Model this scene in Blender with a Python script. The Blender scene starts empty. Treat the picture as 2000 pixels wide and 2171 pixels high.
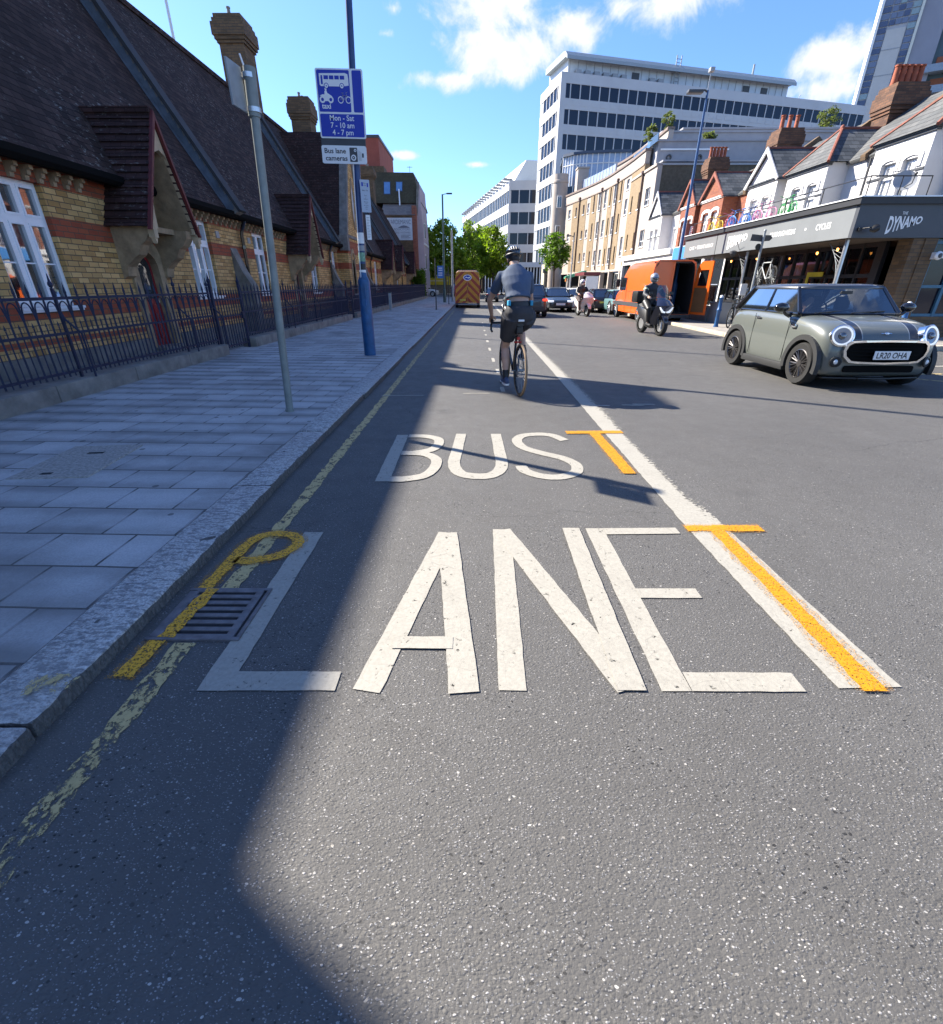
import bpy, bmesh, math, random
from mathutils import Vector, Matrix
R = math.radians
SC = bpy.context.scene
COL = SC.collection

# ------------------------------------------------------------------ camera, sky, sun, exposure
cam_d = bpy.data.cameras.new('camera')
cam_d.sensor_fit = 'HORIZONTAL'; cam_d.sensor_width = 36.0; cam_d.lens = 17.92
cam_d.clip_start = 0.05; cam_d.clip_end = 3000
cam = bpy.data.objects.new('camera', cam_d); COL.objects.link(cam)
cam.location = (0, 0, 1.4)
cam.rotation_euler = (R(90 - 25.86), 0, R(0.336))
SC.camera = cam
SUN_DIR = Vector((-1.0, 0.65, 0.9276)).normalized()
SUN_EL = math.asin(SUN_DIR.z); SUN_ROT = math.atan2(SUN_DIR.x, SUN_DIR.y)
sun_d = bpy.data.lights.new('sun', 'SUN'); sun_d.energy = 5.0; sun_d.angle = R(0.55); sun_d.color = (1.0, 0.925, 0.81)
sun = bpy.data.objects.new('sun', sun_d); COL.objects.link(sun)
sun.rotation_euler = SUN_DIR.to_track_quat('Z', 'Y').to_euler()
SC.view_settings.view_transform = 'Standard'; SC.view_settings.look = 'None'
SC.view_settings.gamma = 1.0; SC.view_settings.exposure = 1.55
SC.cycles.max_bounces = 6; SC.cycles.diffuse_bounces = 3; SC.cycles.glossy_bounces = 3
SC.cycles.transparent_max_bounces = 12; SC.cycles.transmission_bounces = 4
SC.cycles.caustics_reflective = False; SC.cycles.caustics_refractive = False
SC.cycles.use_denoising = True
try: SC.cycles.denoiser = 'OPENIMAGEDENOISE'
except Exception: pass

class NT:
    "small node tree helper"
    def __init__(s, tree): s.t = tree; s.n = tree.nodes; s.l = tree.links
    def new(s, typ, **kw):
        n = s.n.new(typ)
        for k, v in kw.items(): setattr(n, k, v)
        return n
    def put(s, sock, val):
        if val is None: return
        if isinstance(val, bpy.types.NodeSocket): s.l.new(val, sock)
        elif isinstance(val, (tuple, list)) and len(val) == 3 and sock.type == 'RGBA': sock.default_value = (*val, 1)
        else: sock.default_value = val
    def math(s, op, a, b=None, c=None, clamp=False):
        n = s.new('ShaderNodeMath', operation=op, use_clamp=clamp)
        s.put(n.inputs[0], a); s.put(n.inputs[1], b); s.put(n.inputs[2], c)
        return n.outputs[0]
    def vm(s, op, a, b=None):
        n = s.new('ShaderNodeVectorMath', operation=op)
        s.put(n.inputs[0], a); s.put(n.inputs[1], b)
        return n.outputs['Value'] if op in ('DOT_PRODUCT', 'LENGTH') else n.outputs[0]
    def mix(s, fac, a, b, mode='MIX'):
        n = s.new('ShaderNodeMix', data_type='RGBA', blend_type=mode)
        s.put(n.inputs[0], fac); s.put(n.inputs[6], a); s.put(n.inputs[7], b)
        return n.outputs[2]
    def rng(s, v, a, b, c=0.0, d=1.0, smooth=False):
        n = s.new('ShaderNodeMapRange', interpolation_type='SMOOTHSTEP' if smooth else 'LINEAR')
        s.put(n.inputs[0], v); n.inputs[1].default_value = a; n.inputs[2].default_value = b
        n.inputs[3].default_value = c; n.inputs[4].default_value = d
        return n.outputs[0]
    def noise(s, vec, scale, detail=3, rough=0.55, dist=0.0):
        n = s.new('ShaderNodeTexNoise'); s.put(n.inputs['Vector'], vec)
        n.inputs['Scale'].default_value = scale; n.inputs['Detail'].default_value = detail
        n.inputs['Roughness'].default_value = rough; n.inputs['Distortion'].default_value = dist
        return n.outputs[0]
    def voro(s, vec, scale, feature='F1', out='Distance', rand=1.0):
        n = s.new('ShaderNodeTexVoronoi', feature=feature); s.put(n.inputs['Vector'], vec)
        n.inputs['Scale'].default_value = scale; n.inputs['Randomness'].default_value = rand
        return n.outputs[out]
    def sep(s, vec):
        n = s.new('ShaderNodeSeparateXYZ'); s.put(n.inputs[0], vec); return n.outputs
    def comb(s, x, y, z=0.0):
        n = s.new('ShaderNodeCombineXYZ')
        for i, q in enumerate((x, y, z)): s.put(n.inputs[i], q)
        return n.outputs[0]
    def bump(s, h, strength=0.5, dist=0.01):
        n = s.new('ShaderNodeBump'); s.put(n.inputs['Height'], h)
        n.inputs['Strength'].default_value = strength; n.inputs['Distance'].default_value = dist
        return n.outputs[0]

# sky with scattered clouds (everything lives in world directions)
W = bpy.data.worlds.new('World'); SC.world = W; W.use_nodes = True
T = NT(W.node_tree); T.n.clear()
sky = T.new('ShaderNodeTexSky', sky_type='NISHITA', sun_disc=False)
sky.sun_elevation = SUN_EL; sky.sun_rotation = SUN_ROT
sky.air_density = 1.0; sky.dust_density = 0.35; sky.ozone_density = 4.0; sky.altitude = 0
gen = T.new('ShaderNodeTexCoord').outputs['Generated']
dirn = T.vm('NORMALIZE', gen)
#CLOUDS = direction, half-width, half-height (radians), amount
CLOUDS = [
 ((0.018, 0.935, 0.362), .12, .036, 1.0), ((0.022, 0.947, 0.319), .125, .040, 1.0), ((0.149, 0.93, 0.335), .055, .034, 1.0),
 ((0.276, 0.896, 0.355), .10, .034, 1.0), ((-0.049, 0.956, 0.289), .07, .02, .95), ((0.483, 0.832, 0.274), .11, .036, .85),
 ((0.504, 0.828, 0.240), .12, .030, .85), ((-0.117, 0.974, 0.196), .024, .007, .85), ((-0.133, 0.933, 0.334), .026, .010, .7),
 ((-0.118, 0.926, 0.359), .024, .014, .7), ((0.0, 0.983, 0.185), .032, .006, .75), ((0.052, 0.997, 0.06), .06, .012, .7),
  ((-.5, .3, .75), .3, .12, .7), ((.8, -.3, .5), .4, .15, .9), ((.2, -.9, .45), .5, .15, .9), ((.55, .25, .8), .3, .2, .8), ((-.6, -.6, .5), .4, .12, .8)]
nz1 = T.noise(dirn, 9.0, 6, 0.62, 0.5); nz2 = T.noise(dirn, 26.0, 5, 0.6)
total = None
for d, sx, sy, amt in CLOUDS:
    c = Vector(d).normalized(); rx = c.cross(Vector((0, 0, 1))).normalized(); up = rx.cross(c).normalized()
    df = T.vm('SUBTRACT', dirn, tuple(c))
    a = T.math('MULTIPLY', T.vm('DOT_PRODUCT', df, tuple(rx)), 1 / sx); b = T.math('MULTIPLY', T.vm('DOT_PRODUCT', df, tuple(up)), 1 / sy)
    r2 = T.math('SQRT', T.math('ADD', T.math('MULTIPLY', a, a), T.math('MULTIPLY', b, b)))
    front = T.math('GREATER_THAN', T.vm('DOT_PRODUCT', dirn, tuple(c)), 0.2)
    m = T.math('MULTIPLY', T.math('MULTIPLY', T.rng(r2, 0.0, 1.7, 1.0, 0.0), amt), front)
    total = m if total is None else T.math('MAXIMUM', total, m)
dens = T.math('ADD', total, T.math('MULTIPLY', T.math('ADD', nz1, -0.5), 1.5))
dens = T.math('ADD', dens, T.math('MULTIPLY', T.math('ADD', nz2, -0.5), 0.55))
gate = T.rng(total, 0.02, 0.25, 0.0, 1.0)
alpha = T.math('MULTIPLY', T.rng(dens, 0.40, 0.80, 0.0, 0.95, True), gate)
shade = T.rng(T.math('ADD', dens, T.math('MULTIPLY', nz2, .9)), 0.75, 1.75, 0.0, 1.0)
ccol = T.mix(shade, (0.55, 0.63, 0.78), (1.0, 0.98, 0.95))
bg = T.new('ShaderNodeBackground'); bg.inputs['Strength'].default_value = 0.086
blue = T.mix(1.0, sky.outputs[0], (0.70, 0.86, 1.13), 'MULTIPLY')
cl = T.mix(1.0, ccol, (5.4, 5.4, 5.5), 'MULTIPLY')
T.l.new(T.mix(alpha, blue, cl), bg.inputs['Color'])
wo = T.new('ShaderNodeOutputWorld'); T.l.new(bg.outputs[0], wo.inputs['Surface'])
W.cycles.sampling_method = 'MANUAL'; W.cycles.sample_map_resolution = 512

# ------------------------------------------------------------------ mesh helpers
class MB:
    def __init__(s): s.v = []; s.f = []; s.m = []; s.mi = 0
    def add(s, vs, fs, M=None):
        o = len(s.v)
        s.v += [tuple(M @ Vector(p)) if M else tuple(p) for p in vs]
        s.f += [tuple(i + o for i in f) for f in fs]; s.m += [s.mi] * len(fs)
        return s
    def box(s, x0, x1, y0, y1, z0, z1, M=None):
        v = [(x, y, z) for z in (z0, z1) for y in (y0, y1) for x in (x0, x1)]
        return s.add(v, [(0, 2, 3, 1), (4, 5, 7, 6), (0, 1, 5, 4), (2, 6, 7, 3), (0, 4, 6, 2), (1, 3, 7, 5)], M)
    def bbox(s, x0, x1, y0, y1, z0, z1, b=0.01, M=None):
        "box with chamfered edges"
        bm = bmesh.new(); bmesh.ops.create_cube(bm, size=1)
        for q in bm.verts: q.co = Vector(((x0 + x1) / 2 + q.co.x * (x1 - x0), (y0 + y1) / 2 + q.co.y * (y1 - y0), (z0 + z1) / 2 + q.co.z * (z1 - z0)))
        bmesh.ops.bevel(bm, geom=list(bm.edges), offset=b, segments=2, affect='EDGES', profile=0.6)
        return s.bm(bm, M)
    def bm(s, bm, M=None):
        bm.verts.index_update()
        s.add([v.co.copy() for v in bm.verts], [[v.index for v in f.verts] for f in bm.faces], M); bm.free(); return s
    def prism(s, poly, ax, a, b, M=None):
        n = len(poly)
        def P(p, t): return (t, p[0], p[1]) if ax == 'x' else (p[0], t, p[1]) if ax == 'y' else (p[0], p[1], t)
        v = [P(p, a) for p in poly] + [P(p, b) for p in poly]
        f = [tuple(range(n))[::-1], tuple(range(n, 2 * n))] + [(i, (i + 1) % n, n + (i + 1) % n, n + i) for i in range(n)]
        return s.add(v, f, M)
    def ring(s, outer, inner, ax, a, b, M=None, closed=True):
        "extruded strip between two outlines with the same point count"
        n = len(outer)
        def P(p, t): return (t, p[0], p[1]) if ax == 'x' else (p[0], t, p[1]) if ax == 'y' else (p[0], p[1], t)
        v = [P(p, t) for t in (a, b) for L in (outer, inner) for p in L]
        f = []
        for i in range(n if closed else n - 1):
            j = (i + 1) % n
            f += [(i, j, n + j, n + i), (2 * n + i, 3 * n + i, 3 * n + j, 2 * n + j), (i, 2 * n + i, 2 * n + j, j), (n + i, n + j, 3 * n + j, 3 * n + i)]
        if not closed:
            f += [(0, n, 3 * n, 2 * n), (n - 1, 3 * n - 1, 4 * n - 1, 2 * n - 1)]
        return s.add(v, f, M)
    def tube(s, pts, r, n=8, M=None, flat=None, caps=True):
        pts = [Vector(p) for p in pts]; k = len(pts)
        rs = r if isinstance(r, (list, tuple)) else [r] * k
        v = []; f = []; up = Vector((0, 0, 1)); pu = None
        for i, p in enumerate(pts):
            t = (pts[min(i + 1, k - 1)] - pts[max(i - 1, 0)]).normalized()
            if pu is None: pu = up.cross(t) if abs(t.z) < 0.95 else Vector((1, 0, 0)).cross(t)
            pu = (pu - t * pu.dot(t)).normalized(); w = t.cross(pu)
            ra, rb = rs[i] if isinstance(rs[i], (tuple, list)) else (rs[i], rs[i])
            for j in range(n):
                a = 2 * math.pi * j / n
                v.append(p + pu * (ra * math.cos(a)) + w * (rb * math.sin(a)))
        for i in range(k - 1):
            for j in range(n):
                q = (j + 1) % n
                f.append((i * n + j, i * n + q, (i + 1) * n + q, (i + 1) * n + j))
        if caps: f += [tuple(range(n))[::-1], tuple(range((k - 1) * n, k * n))]
        return s.add(v, f, M)
    def bar(s, a, b, w, h=None, M=None):
        "square bar from a to b"
        return s.tube([a, b], [(w * .7071, (h or w) * .7071)] * 2, 4, M)
    def lathe(s, prof, n=24, M=None, cap=True):
        "profile (r, z) turned about z"
        v = [(r * math.cos(2 * math.pi * j / n), r * math.sin(2 * math.pi * j / n), z) for r, z in prof for j in range(n)]
        k = len(prof)
        f = [(i * n + j, i * n + (j + 1) % n, (i + 1) * n + (j + 1) % n, (i + 1) * n + j) for i in range(k - 1) for j in range(n)]
        if cap: f += [tuple(range(n))[::-1], tuple(range((k - 1) * n, k * n))]
        return s.add(v, f, M)
    def loft(s, rings, closed=True, caps=True, M=None):
        n = len(rings[0]); k = len(rings)
        v = [p for r in rings for p in r]; f = []
        for i in range(k - 1):
            for j in range(n if closed else n - 1):
                q = (j + 1) % n
                f.append((i * n + j, i * n + q, (i + 1) * n + q, (i + 1) * n + j))
        if caps: f += [tuple(range(n))[::-1], tuple(range((k - 1) * n, k * n))]
        return s.add(v, f, M)
    def ell(s, c, r, M=None, n=14, m=9):
        v = []; f = []
        for i in range(m + 1):
            th = math.pi * i / m
            for j in range(n):
                a = 2 * math.pi * j / n
                v.append((c[0] + r[0] * math.sin(th) * math.cos(a), c[1] + r[1] * math.sin(th) * math.sin(a), c[2] - r[2] * math.cos(th)))
        for i in range(m):
            for j in range(n):
                q = (j + 1) % n; f.append((i * n + j, i * n + q, (i + 1) * n + q, (i + 1) * n + j))
        return s.add(v, f, M)
    def quad(s, *p): return s.add(p, [tuple(range(len(p)))])
    def build(s, name, mats, parent=None, smooth=False, local=False, angle=35, fix=True):
        off = Vector((0, 0, 0))
        if parent is not None and not local: off = WL.get(parent.name, Vector((0, 0, 0)))
        me = bpy.data.meshes.new(name)
        me.from_pydata([tuple(Vector(p) - off) for p in s.v], [], s.f)
        ms = mats if isinstance(mats, (list, tuple)) else [mats]
        for q in ms: me.materials.append(q)
        if len(ms) > 1: me.polygons.foreach_set('material_index', s.m)
        if fix:
            bm = bmesh.new(); bm.from_mesh(me); bmesh.ops.remove_doubles(bm, verts=bm.verts, dist=1e-5)
            bmesh.ops.recalc_face_normals(bm, faces=bm.faces); bm.to_mesh(me); bm.free()
        if smooth:
            me.polygons.foreach_set('use_smooth', [True] * len(me.polygons))
            if angle: 
                try: me.set_sharp_from_angle(angle=R(angle))
                except Exception: pass
        me.update()
        o = bpy.data.objects.new(name, me); COL.objects.link(o)
        if parent is not None:
            o.parent = parent; WL[o.name] = WL.get(parent.name, Vector((0, 0, 0)))
        return o
WL = {}
def tag(o, label=None, cat=None, group=None, kind=None):
    for k, q in (('label', label), ('category', cat), ('group', group), ('kind', kind)):
        if q: o[k] = q
    return o
def thing(name, label, cat, loc=(0, 0, 0), rz=0.0, group=None):
    o = bpy.data.objects.new(name, None); COL.objects.link(o); o.empty_display_size = .2
    o.location = loc; o.rotation_euler = (0, 0, rz); WL[o.name] = Vector(loc)
    return tag(o, label, cat, group)
def copy_tree(src, parent=None):
    c = src.copy(); COL.objects.link(c)
    if parent is not None: c.parent = parent
    for ch in list(src.children): copy_tree(ch, c)
    return c
def remesh(o, voxel=0.012, smooth=6, fac=0.5):
    m = o.modifiers.new('remesh', 'REMESH'); m.mode = 'VOXEL'; m.voxel_size = voxel; m.use_smooth_shade = True
    q = o.modifiers.new('smooth', 'SMOOTH'); q.factor = fac; q.iterations = smooth
    return o
def subsurf(o, lv=2):
    m = o.modifiers.new('sub', 'SUBSURF'); m.levels = lv; m.render_levels = lv; return o
def text_geo(body, size=1.0, spacing=1.0, bold=0.0):
    cu = bpy.data.curves.new('t', 'FONT'); cu.body = body; cu.size = size; cu.space_character = spacing
    cu.offset = bold; cu.resolution_u = 3
    o = bpy.data.objects.new('t', cu); COL.objects.link(o)
    dg = bpy.context.evaluated_depsgraph_get(); me = o.evaluated_get(dg).to_mesh()
    v = [(p.co.x, p.co.y) for p in me.vertices]; f = [tuple(p.vertices) for p in me.polygons]
    o.evaluated_get(dg).to_mesh_clear(); bpy.data.objects.remove(o); bpy.data.curves.remove(cu)
    return v, f
def put_text(mb, body, fn, height, width=None, bold=0.0, center=False, spacing=1.0, wedge=None):
    "lay lettering out as (u, v), cap height = height, map with fn(u, v)"
    v, f = text_geo(body, 1.0, spacing, bold)
    if not v: return 0
    x0 = min(p[0] for p in v); x1 = max(p[0] for p in v)
    y0 = 0.0; y1 = 0.69
    k = height / (y1 - y0); kx = k if width is None else width / (x1 - x0)
    w = (x1 - x0) * kx
    out = []
    for x, y in v:
        u = (x - x0) * kx - (w / 2 if center else 0); q = y * k
        if wedge: q = height - (height - q) * (1 + (wedge - 1) * ((x - x0) * kx / w))
        out.append(fn(u, q))
    mb.add(out, f)
    return w

# ------------------------------------------------------------------ materials
def base_mat(name):
    m = bpy.data.materials.new(name); m.use_nodes = True; t = NT(m.node_tree)
    return m, t, t.n['Principled BSDF']
def pm(name, col, rough=0.6, metal=0.0, var=0.12, scale=4.0, bump=0.0, bscale=60.0, coat=0.0, spec=0.5, dirt=0.0, emit=0.0):
    m, t, b = base_mat(name)
    co = t.new('ShaderNodeTexCoord').outputs['Object']
    nz = t.noise(co, scale, 4, 0.6)
    lo = tuple(c * (1 - var) for c in col); hi = tuple(min(1, c * (1 + var)) for c in col)
    c = t.mix(t.rng(nz, .3, .7), lo, hi)
    if dirt: c = t.mix(t.math('MULTIPLY', t.rng(t.noise(co, scale * .6, 5, .7), .45, .75), dirt), c, tuple(q * .35 for q in col))
    t.put(b.inputs['Base Color'], c)
    b.inputs['Roughness'].default_value = rough; b.inputs['Metallic'].default_value = metal
    b.inputs['Specular IOR Level'].default_value = spec
    if coat: b.inputs['Coat Weight'].default_value = coat; b.inputs['Coat Roughness'].default_value = .06
    if bump: t.put(b.inputs['Normal'], t.bump(t.noise(co, bscale, 4, .6), bump, .01))
    if emit: t.put(b.inputs['Emission Color'], col); b.inputs['Emission Strength'].default_value = emit
    return m
def brick_mat(name, ca, cb, mortar, bands=(), red=((.22, .05, .03), (.30, .085, .045)), bw=.245, rh=.088, bump=.7, dirt=.25):
    m, t, b = base_mat(name)
    co = t.new('ShaderNodeTexCoord').outputs['Object']; x, y, z = t.sep(co)
    vec = t.comb(t.math('ADD', x, y), z)
    def brick(c1, c2):
        n = t.new('ShaderNodeTexBrick'); t.put(n.inputs['Vector'], vec)
        t.put(n.inputs['Color1'], c1); t.put(n.inputs['Color2'], c2); t.put(n.inputs['Mortar'], mortar)
        n.inputs['Scale'].default_value = 1; n.inputs['Mortar Size'].default_value = .007
        n.inputs['Mortar Smooth'].default_value = .3; n.inputs['Bias'].default_value = 0
        n.inputs['Brick Width'].default_value = bw; n.inputs['Row Height'].default_value = rh
        return n
    n1 = brick(ca, cb); col = n1.outputs[0]
    if bands:
        n2 = brick(*red); mask = None
        for a, c in bands:
            q = t.math('MULTIPLY', t.math('GREATER_THAN', z, a), t.math('LESS_THAN', z, c))
            mask = q if mask is None else t.math('MAXIMUM', mask, q)
        col = t.mix(mask, col, n2.outputs[0])
    big = t.noise(co, 1.3, 5, .65); col = t.mix(t.math('MULTIPLY', t.rng(big, .4, .75), dirt), col, tuple(c * .35 for c in ca))
    cell = t.noise(t.vm('MULTIPLY', co, (4.3, 4.3, 12.8)), 1.0, 2, .5)
    col = t.mix(t.rng(cell, .35, .7, 0, .45), col, t.mix(1.0, col, (1.35, 1.25, 1.1), 'MULTIPLY'))
    t.put(b.inputs['Base Color'], col); b.inputs['Roughness'].default_value = .85
    h = t.math('ADD', t.math('MULTIPLY', n1.outputs['Fac'], -1.0), t.math('MULTIPLY', t.noise(co, 70, 3), .35))
    t.put(b.inputs['Normal'], t.bump(h, bump, .012))
    return m
def tile_mat(name, ca, cb, axis='y', row=.10, wid=.17, lichen=.5, slope=1.16, rough=.75, lc=(.26, .245, .22)):
    m, t, b = base_mat(name)
    co = t.new('ShaderNodeTexCoord').outputs['Object']; x, y, z = t.sep(co)
    u = y if axis == 'y' else x; v = t.math('MULTIPLY', z, slope)
    v = t.math('ADD', v, t.math('MULTIPLY', t.noise(t.comb(u, v), 1.2, 2), .05))
    n = t.new('ShaderNodeTexBrick'); t.put(n.inputs['Vector'], t.comb(u, v))
    t.put(n.inputs['Color1'], ca); t.put(n.inputs['Color2'], cb); t.put(n.inputs['Mortar'], tuple(c * .25 for c in ca))
    n.inputs['Scale'].default_value = 1; n.inputs['Mortar Size'].default_value = .004; n.inputs['Mortar Smooth'].default_value = .2
    n.inputs['Brick Width'].default_value = wid; n.inputs['Row Height'].default_value = row; n.inputs['Bias'].default_value = 0
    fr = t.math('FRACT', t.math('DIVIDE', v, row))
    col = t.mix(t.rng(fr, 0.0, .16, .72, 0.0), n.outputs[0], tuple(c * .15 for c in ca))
    li = t.math('MULTIPLY', t.rng(t.noise(t.vm('MULTIPLY', co, (5, 5, 14)), 1.5, 4, .7), .59, .64), t.rng(t.noise(co, .5, 3), .38, .55))
    col = t.mix(t.math('MULTIPLY', li, lichen), col, lc)
    col = t.mix(t.rng(t.noise(co, .7, 4, .6), .35, .7, 0, .5), col, tuple(c * .5 for c in ca))
    t.put(b.inputs['Base Color'], col); b.inputs['Roughness'].default_value = rough; b.inputs['Specular IOR Level'].default_value = .2
    h = t.math('ADD', t.math('MULTIPLY', fr, -1.0), t.math('MULTIPLY', n.outputs['Fac'], -.5))
    t.put(b.inputs['Normal'], t.bump(h, .8, .02))
    return m
def glass_mat(name, tint=(.02, .025, .03), refl=.25, rough=.03, trans=0.0, wav=0.0, blend=.35, rmax=1.0):
    "window glass: reflection over a dark room, or over what lies behind it"
    m, t, b = base_mat(name); t.n.remove(b)
    out = t.n['Material Output']
    g = t.new('ShaderNodeBsdfGlossy'); g.inputs['Roughness'].default_value = rough; g.inputs['Color'].default_value = (.95, .97, 1, 1)
    co = t.new('ShaderNodeTexCoord').outputs['Object']
    if wav: t.put(g.inputs['Normal'], t.bump(t.noise(co, 3.0, 2), wav, .02))
    d = t.new('ShaderNodeBsdfDiffuse'); d.inputs['Color'].default_value = (*tint, 1)
    base = d.outputs[0]
    if trans:
        tr = t.new('ShaderNodeBsdfTransparent'); mx = t.new('ShaderNodeMixShader'); mx.inputs[0].default_value = trans
        tr.inputs['Color'].default_value = (.80, .86, .86, 1)
        t.l.new(base, mx.inputs[1]); t.l.new(tr.outputs[0], mx.inputs[2]); base = mx.outputs[0]
    lw = t.new('ShaderNodeLayerWeight'); lw.inputs[0].default_value = blend
    f = t.rng(lw.outputs['Fresnel'], 0, 1, refl, rmax)
    mx = t.new('ShaderNodeMixShader'); t.l.new(f, mx.inputs[0]); t.l.new(base, mx.inputs[1]); t.l.new(g.outputs[0], mx.inputs[2])
    t.l.new(mx.outputs[0], out.inputs['Surface'])
    return m
def paint_line(name, col, wear=.4, scale=9.0, stretch=(1, 1, 1), edge=None, streak=.0):
    "road paint: chipped, dirty, worn through to the asphalt under it"
    m, t, b = base_mat(name); out = t.n['Material Output']
    co = t.new('ShaderNodeTexCoord').outputs['Object']
    n1 = t.noise(t.vm('MULTIPLY', co, stretch), scale, 6, .75); n2 = t.noise(co, 60, 3, .7)
    c = t.mix(t.rng(n2, .3, .75), tuple(q * .78 for q in col), col)
    c = t.mix(t.rng(t.noise(co, 3.5, 5, .7), .5, .8, 0, .4), c, tuple(q * .6 for q in col))
    cr = t.voro(t.vm('ADD', co, t.vm('MULTIPLY', t.new('ShaderNodeTexNoise').outputs[1], (.15, .15, 0))), 9, 'DISTANCE_TO_EDGE')
    c = t.mix(t.rng(cr, 0, .012, .35, 0), c, (.12, .11, .1))
    t.put(b.inputs['Base Color'], c); b.inputs['Roughness'].default_value = .7; b.inputs['Specular IOR Level'].default_value = .3
    t.put(b.inputs['Normal'], t.bump(t.math('ADD', n2, t.math('MULTIPLY', n1, .6)), .25, .006))
    a = t.math('ADD', t.math('MULTIPLY', n1, .8), t.math('MULTIPLY', n2, .2))
    lim = wear if edge is None else edge(t, co, wear)
    if isinstance(lim, float): f = t.rng(a, .30 + lim * .4 - .03, .30 + lim * .4 + .03)
    else: f = t.rng(t.math('SUBTRACT', a, lim), -.03, .03)
    tr = t.new('ShaderNodeBsdfTransparent'); mx = t.new('ShaderNodeMixShader')
    t.l.new(f, mx.inputs[0]); t.l.new(tr.outputs[0], mx.inputs[1]); t.l.new(b.outputs[0], mx.inputs[2]); t.l.new(mx.outputs[0], out.inputs['Surface'])
    return m

def asphalt_mat():
    m, t, b = base_mat('asphalt')
    co = t.new('ShaderNodeTexCoord').outputs['Object']
    wob = t.vm('ADD', co, t.vm('MULTIPLY', t.comb(t.noise(co, 40, 2), t.noise(t.vm('ADD', co, (7, 3, 0)), 40, 2), 0.0), (.012, .012, 0)))
    def chips(scale, frac, seed):
        v = t.vm('ADD', wob, (seed, seed * 1.7, 0)); v = t.vm('MULTIPLY', v, (.8, 1.25, 0))
        d = t.voro(v, scale); cr, cg, cb2 = t.sep(t.voro(v, scale, out='Color'))
        size = t.rng(cg, 0, 1, .12, .40)
        inside = t.math('LESS_THAN', d, size)
        return t.math('MULTIPLY', t.math('GREATER_THAN', cr, 1 - frac), inside), cb2, d, cr
    a1, h1, d1, r1 = chips(125, .34, 0.0); a2, h2, d2, r2 = chips(200, .38, 3.1); a3, h3, d3, r3 = chips(95, .035, 8.7)
    big = t.noise(co, .35, 4, .6); med = t.noise(co, 5, 4, .6)
    base = t.mix(t.rng(big, .3, .7), (.086, .083, .078), (.113, .109, .102))
    base = t.mix(t.rng(med, .35, .7, 0, .35), base, (.074, .071, .067))
    x, y, z = t.sep(co)
    near = t.rng(y, .5, 9.0, 1.0, .12)
    stone = t.mix(h1, (.16, .155, .15), (.36, .345, .33))
    col = t.mix(t.math('MULTIPLY', a2, t.math('MULTIPLY', near, .8)), base, t.mix(h2, (.16, .16, .165), (.34, .34, .34)))
    col = t.mix(t.math('MULTIPLY', a1, near), col, stone)
    col = t.mix(t.math('MULTIPLY', a3, near), col, t.mix(h3, (.28, .26, .23), (.48, .46, .42)))
    dark, hd, dd, rd = chips(80, .26, 15.3)
    pit = t.math('MULTIPLY', dark, t.rng(t.noise(co, 2.2, 3), .42, .6))
    col = t.mix(t.math('MULTIPLY', pit, .85), col, (.010, .010, .010))
    # tyre-polished wheel tracks and old patch seams
    tr = t.rng(t.math('ABSOLUTE', t.math('SUBTRACT', t.math('PINGPONG', t.math('ADD', x, 40.1), .85), .42)), 0, .35, .12, 0)
    col = t.mix(tr, col, (.075, .073, .070))
    wc = t.vm('ADD', co, t.vm('MULTIPLY', t.comb(t.noise(co, 2.2, 4), t.noise(t.vm('ADD', co, (5, 9, 0)), 2.2, 4), 0.0), (.55, .55, 0)))
    ck = t.voro(t.vm('MULTIPLY', wc, (.55, 1.0, 0)), .55, 'DISTANCE_TO_EDGE')
    ckm = t.math('MULTIPLY', t.rng(ck, .0005, .0016, 1, 0), t.math('MULTIPLY', t.rng(y, 2.2, 2.8), t.rng(t.noise(co, .45, 3), .46, .56)))
    col = t.mix(t.math('MULTIPLY', ckm, .8), col, (.012, .012, .012))
    stain = t.math('MULTIPLY', t.rng(t.voro(t.vm('ADD', co, (3.3, 1.2, 0)), .9), .05, .16, 1, 0), t.rng(t.noise(co, 7, 4), .4, .6)); col = t.mix(t.math('MULTIPLY', stain, .45), col, (.035, .034, .033))
    silt = t.math('MULTIPLY', t.rng(x, -1.5, -1.25, 1, 0), t.rng(t.noise(co, 3.0, 4), .35, .65)); col = t.mix(t.math('MULTIPLY', silt, .6), col, (.10, .092, .08))
    t.put(b.inputs['Base Color'], col)
    t.put(b.inputs['Roughness'], t.rng(med, .3, .7, .62, .74)); b.inputs['Specular IOR Level'].default_value = .32
    hgt = t.math('ADD', t.math('MULTIPLY', t.math('MULTIPLY', d1, r1), -.6), t.math('MULTIPLY', pit, -1.3))
    hgt = t.math('ADD', hgt, t.math('MULTIPLY', t.noise(co, 130, 3, .7), .28)); hgt = t.math('ADD', hgt, t.math('MULTIPLY', a1, .35))
    t.put(b.inputs['Normal'], t.bump(hgt, .75, .009))
    return m
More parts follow.
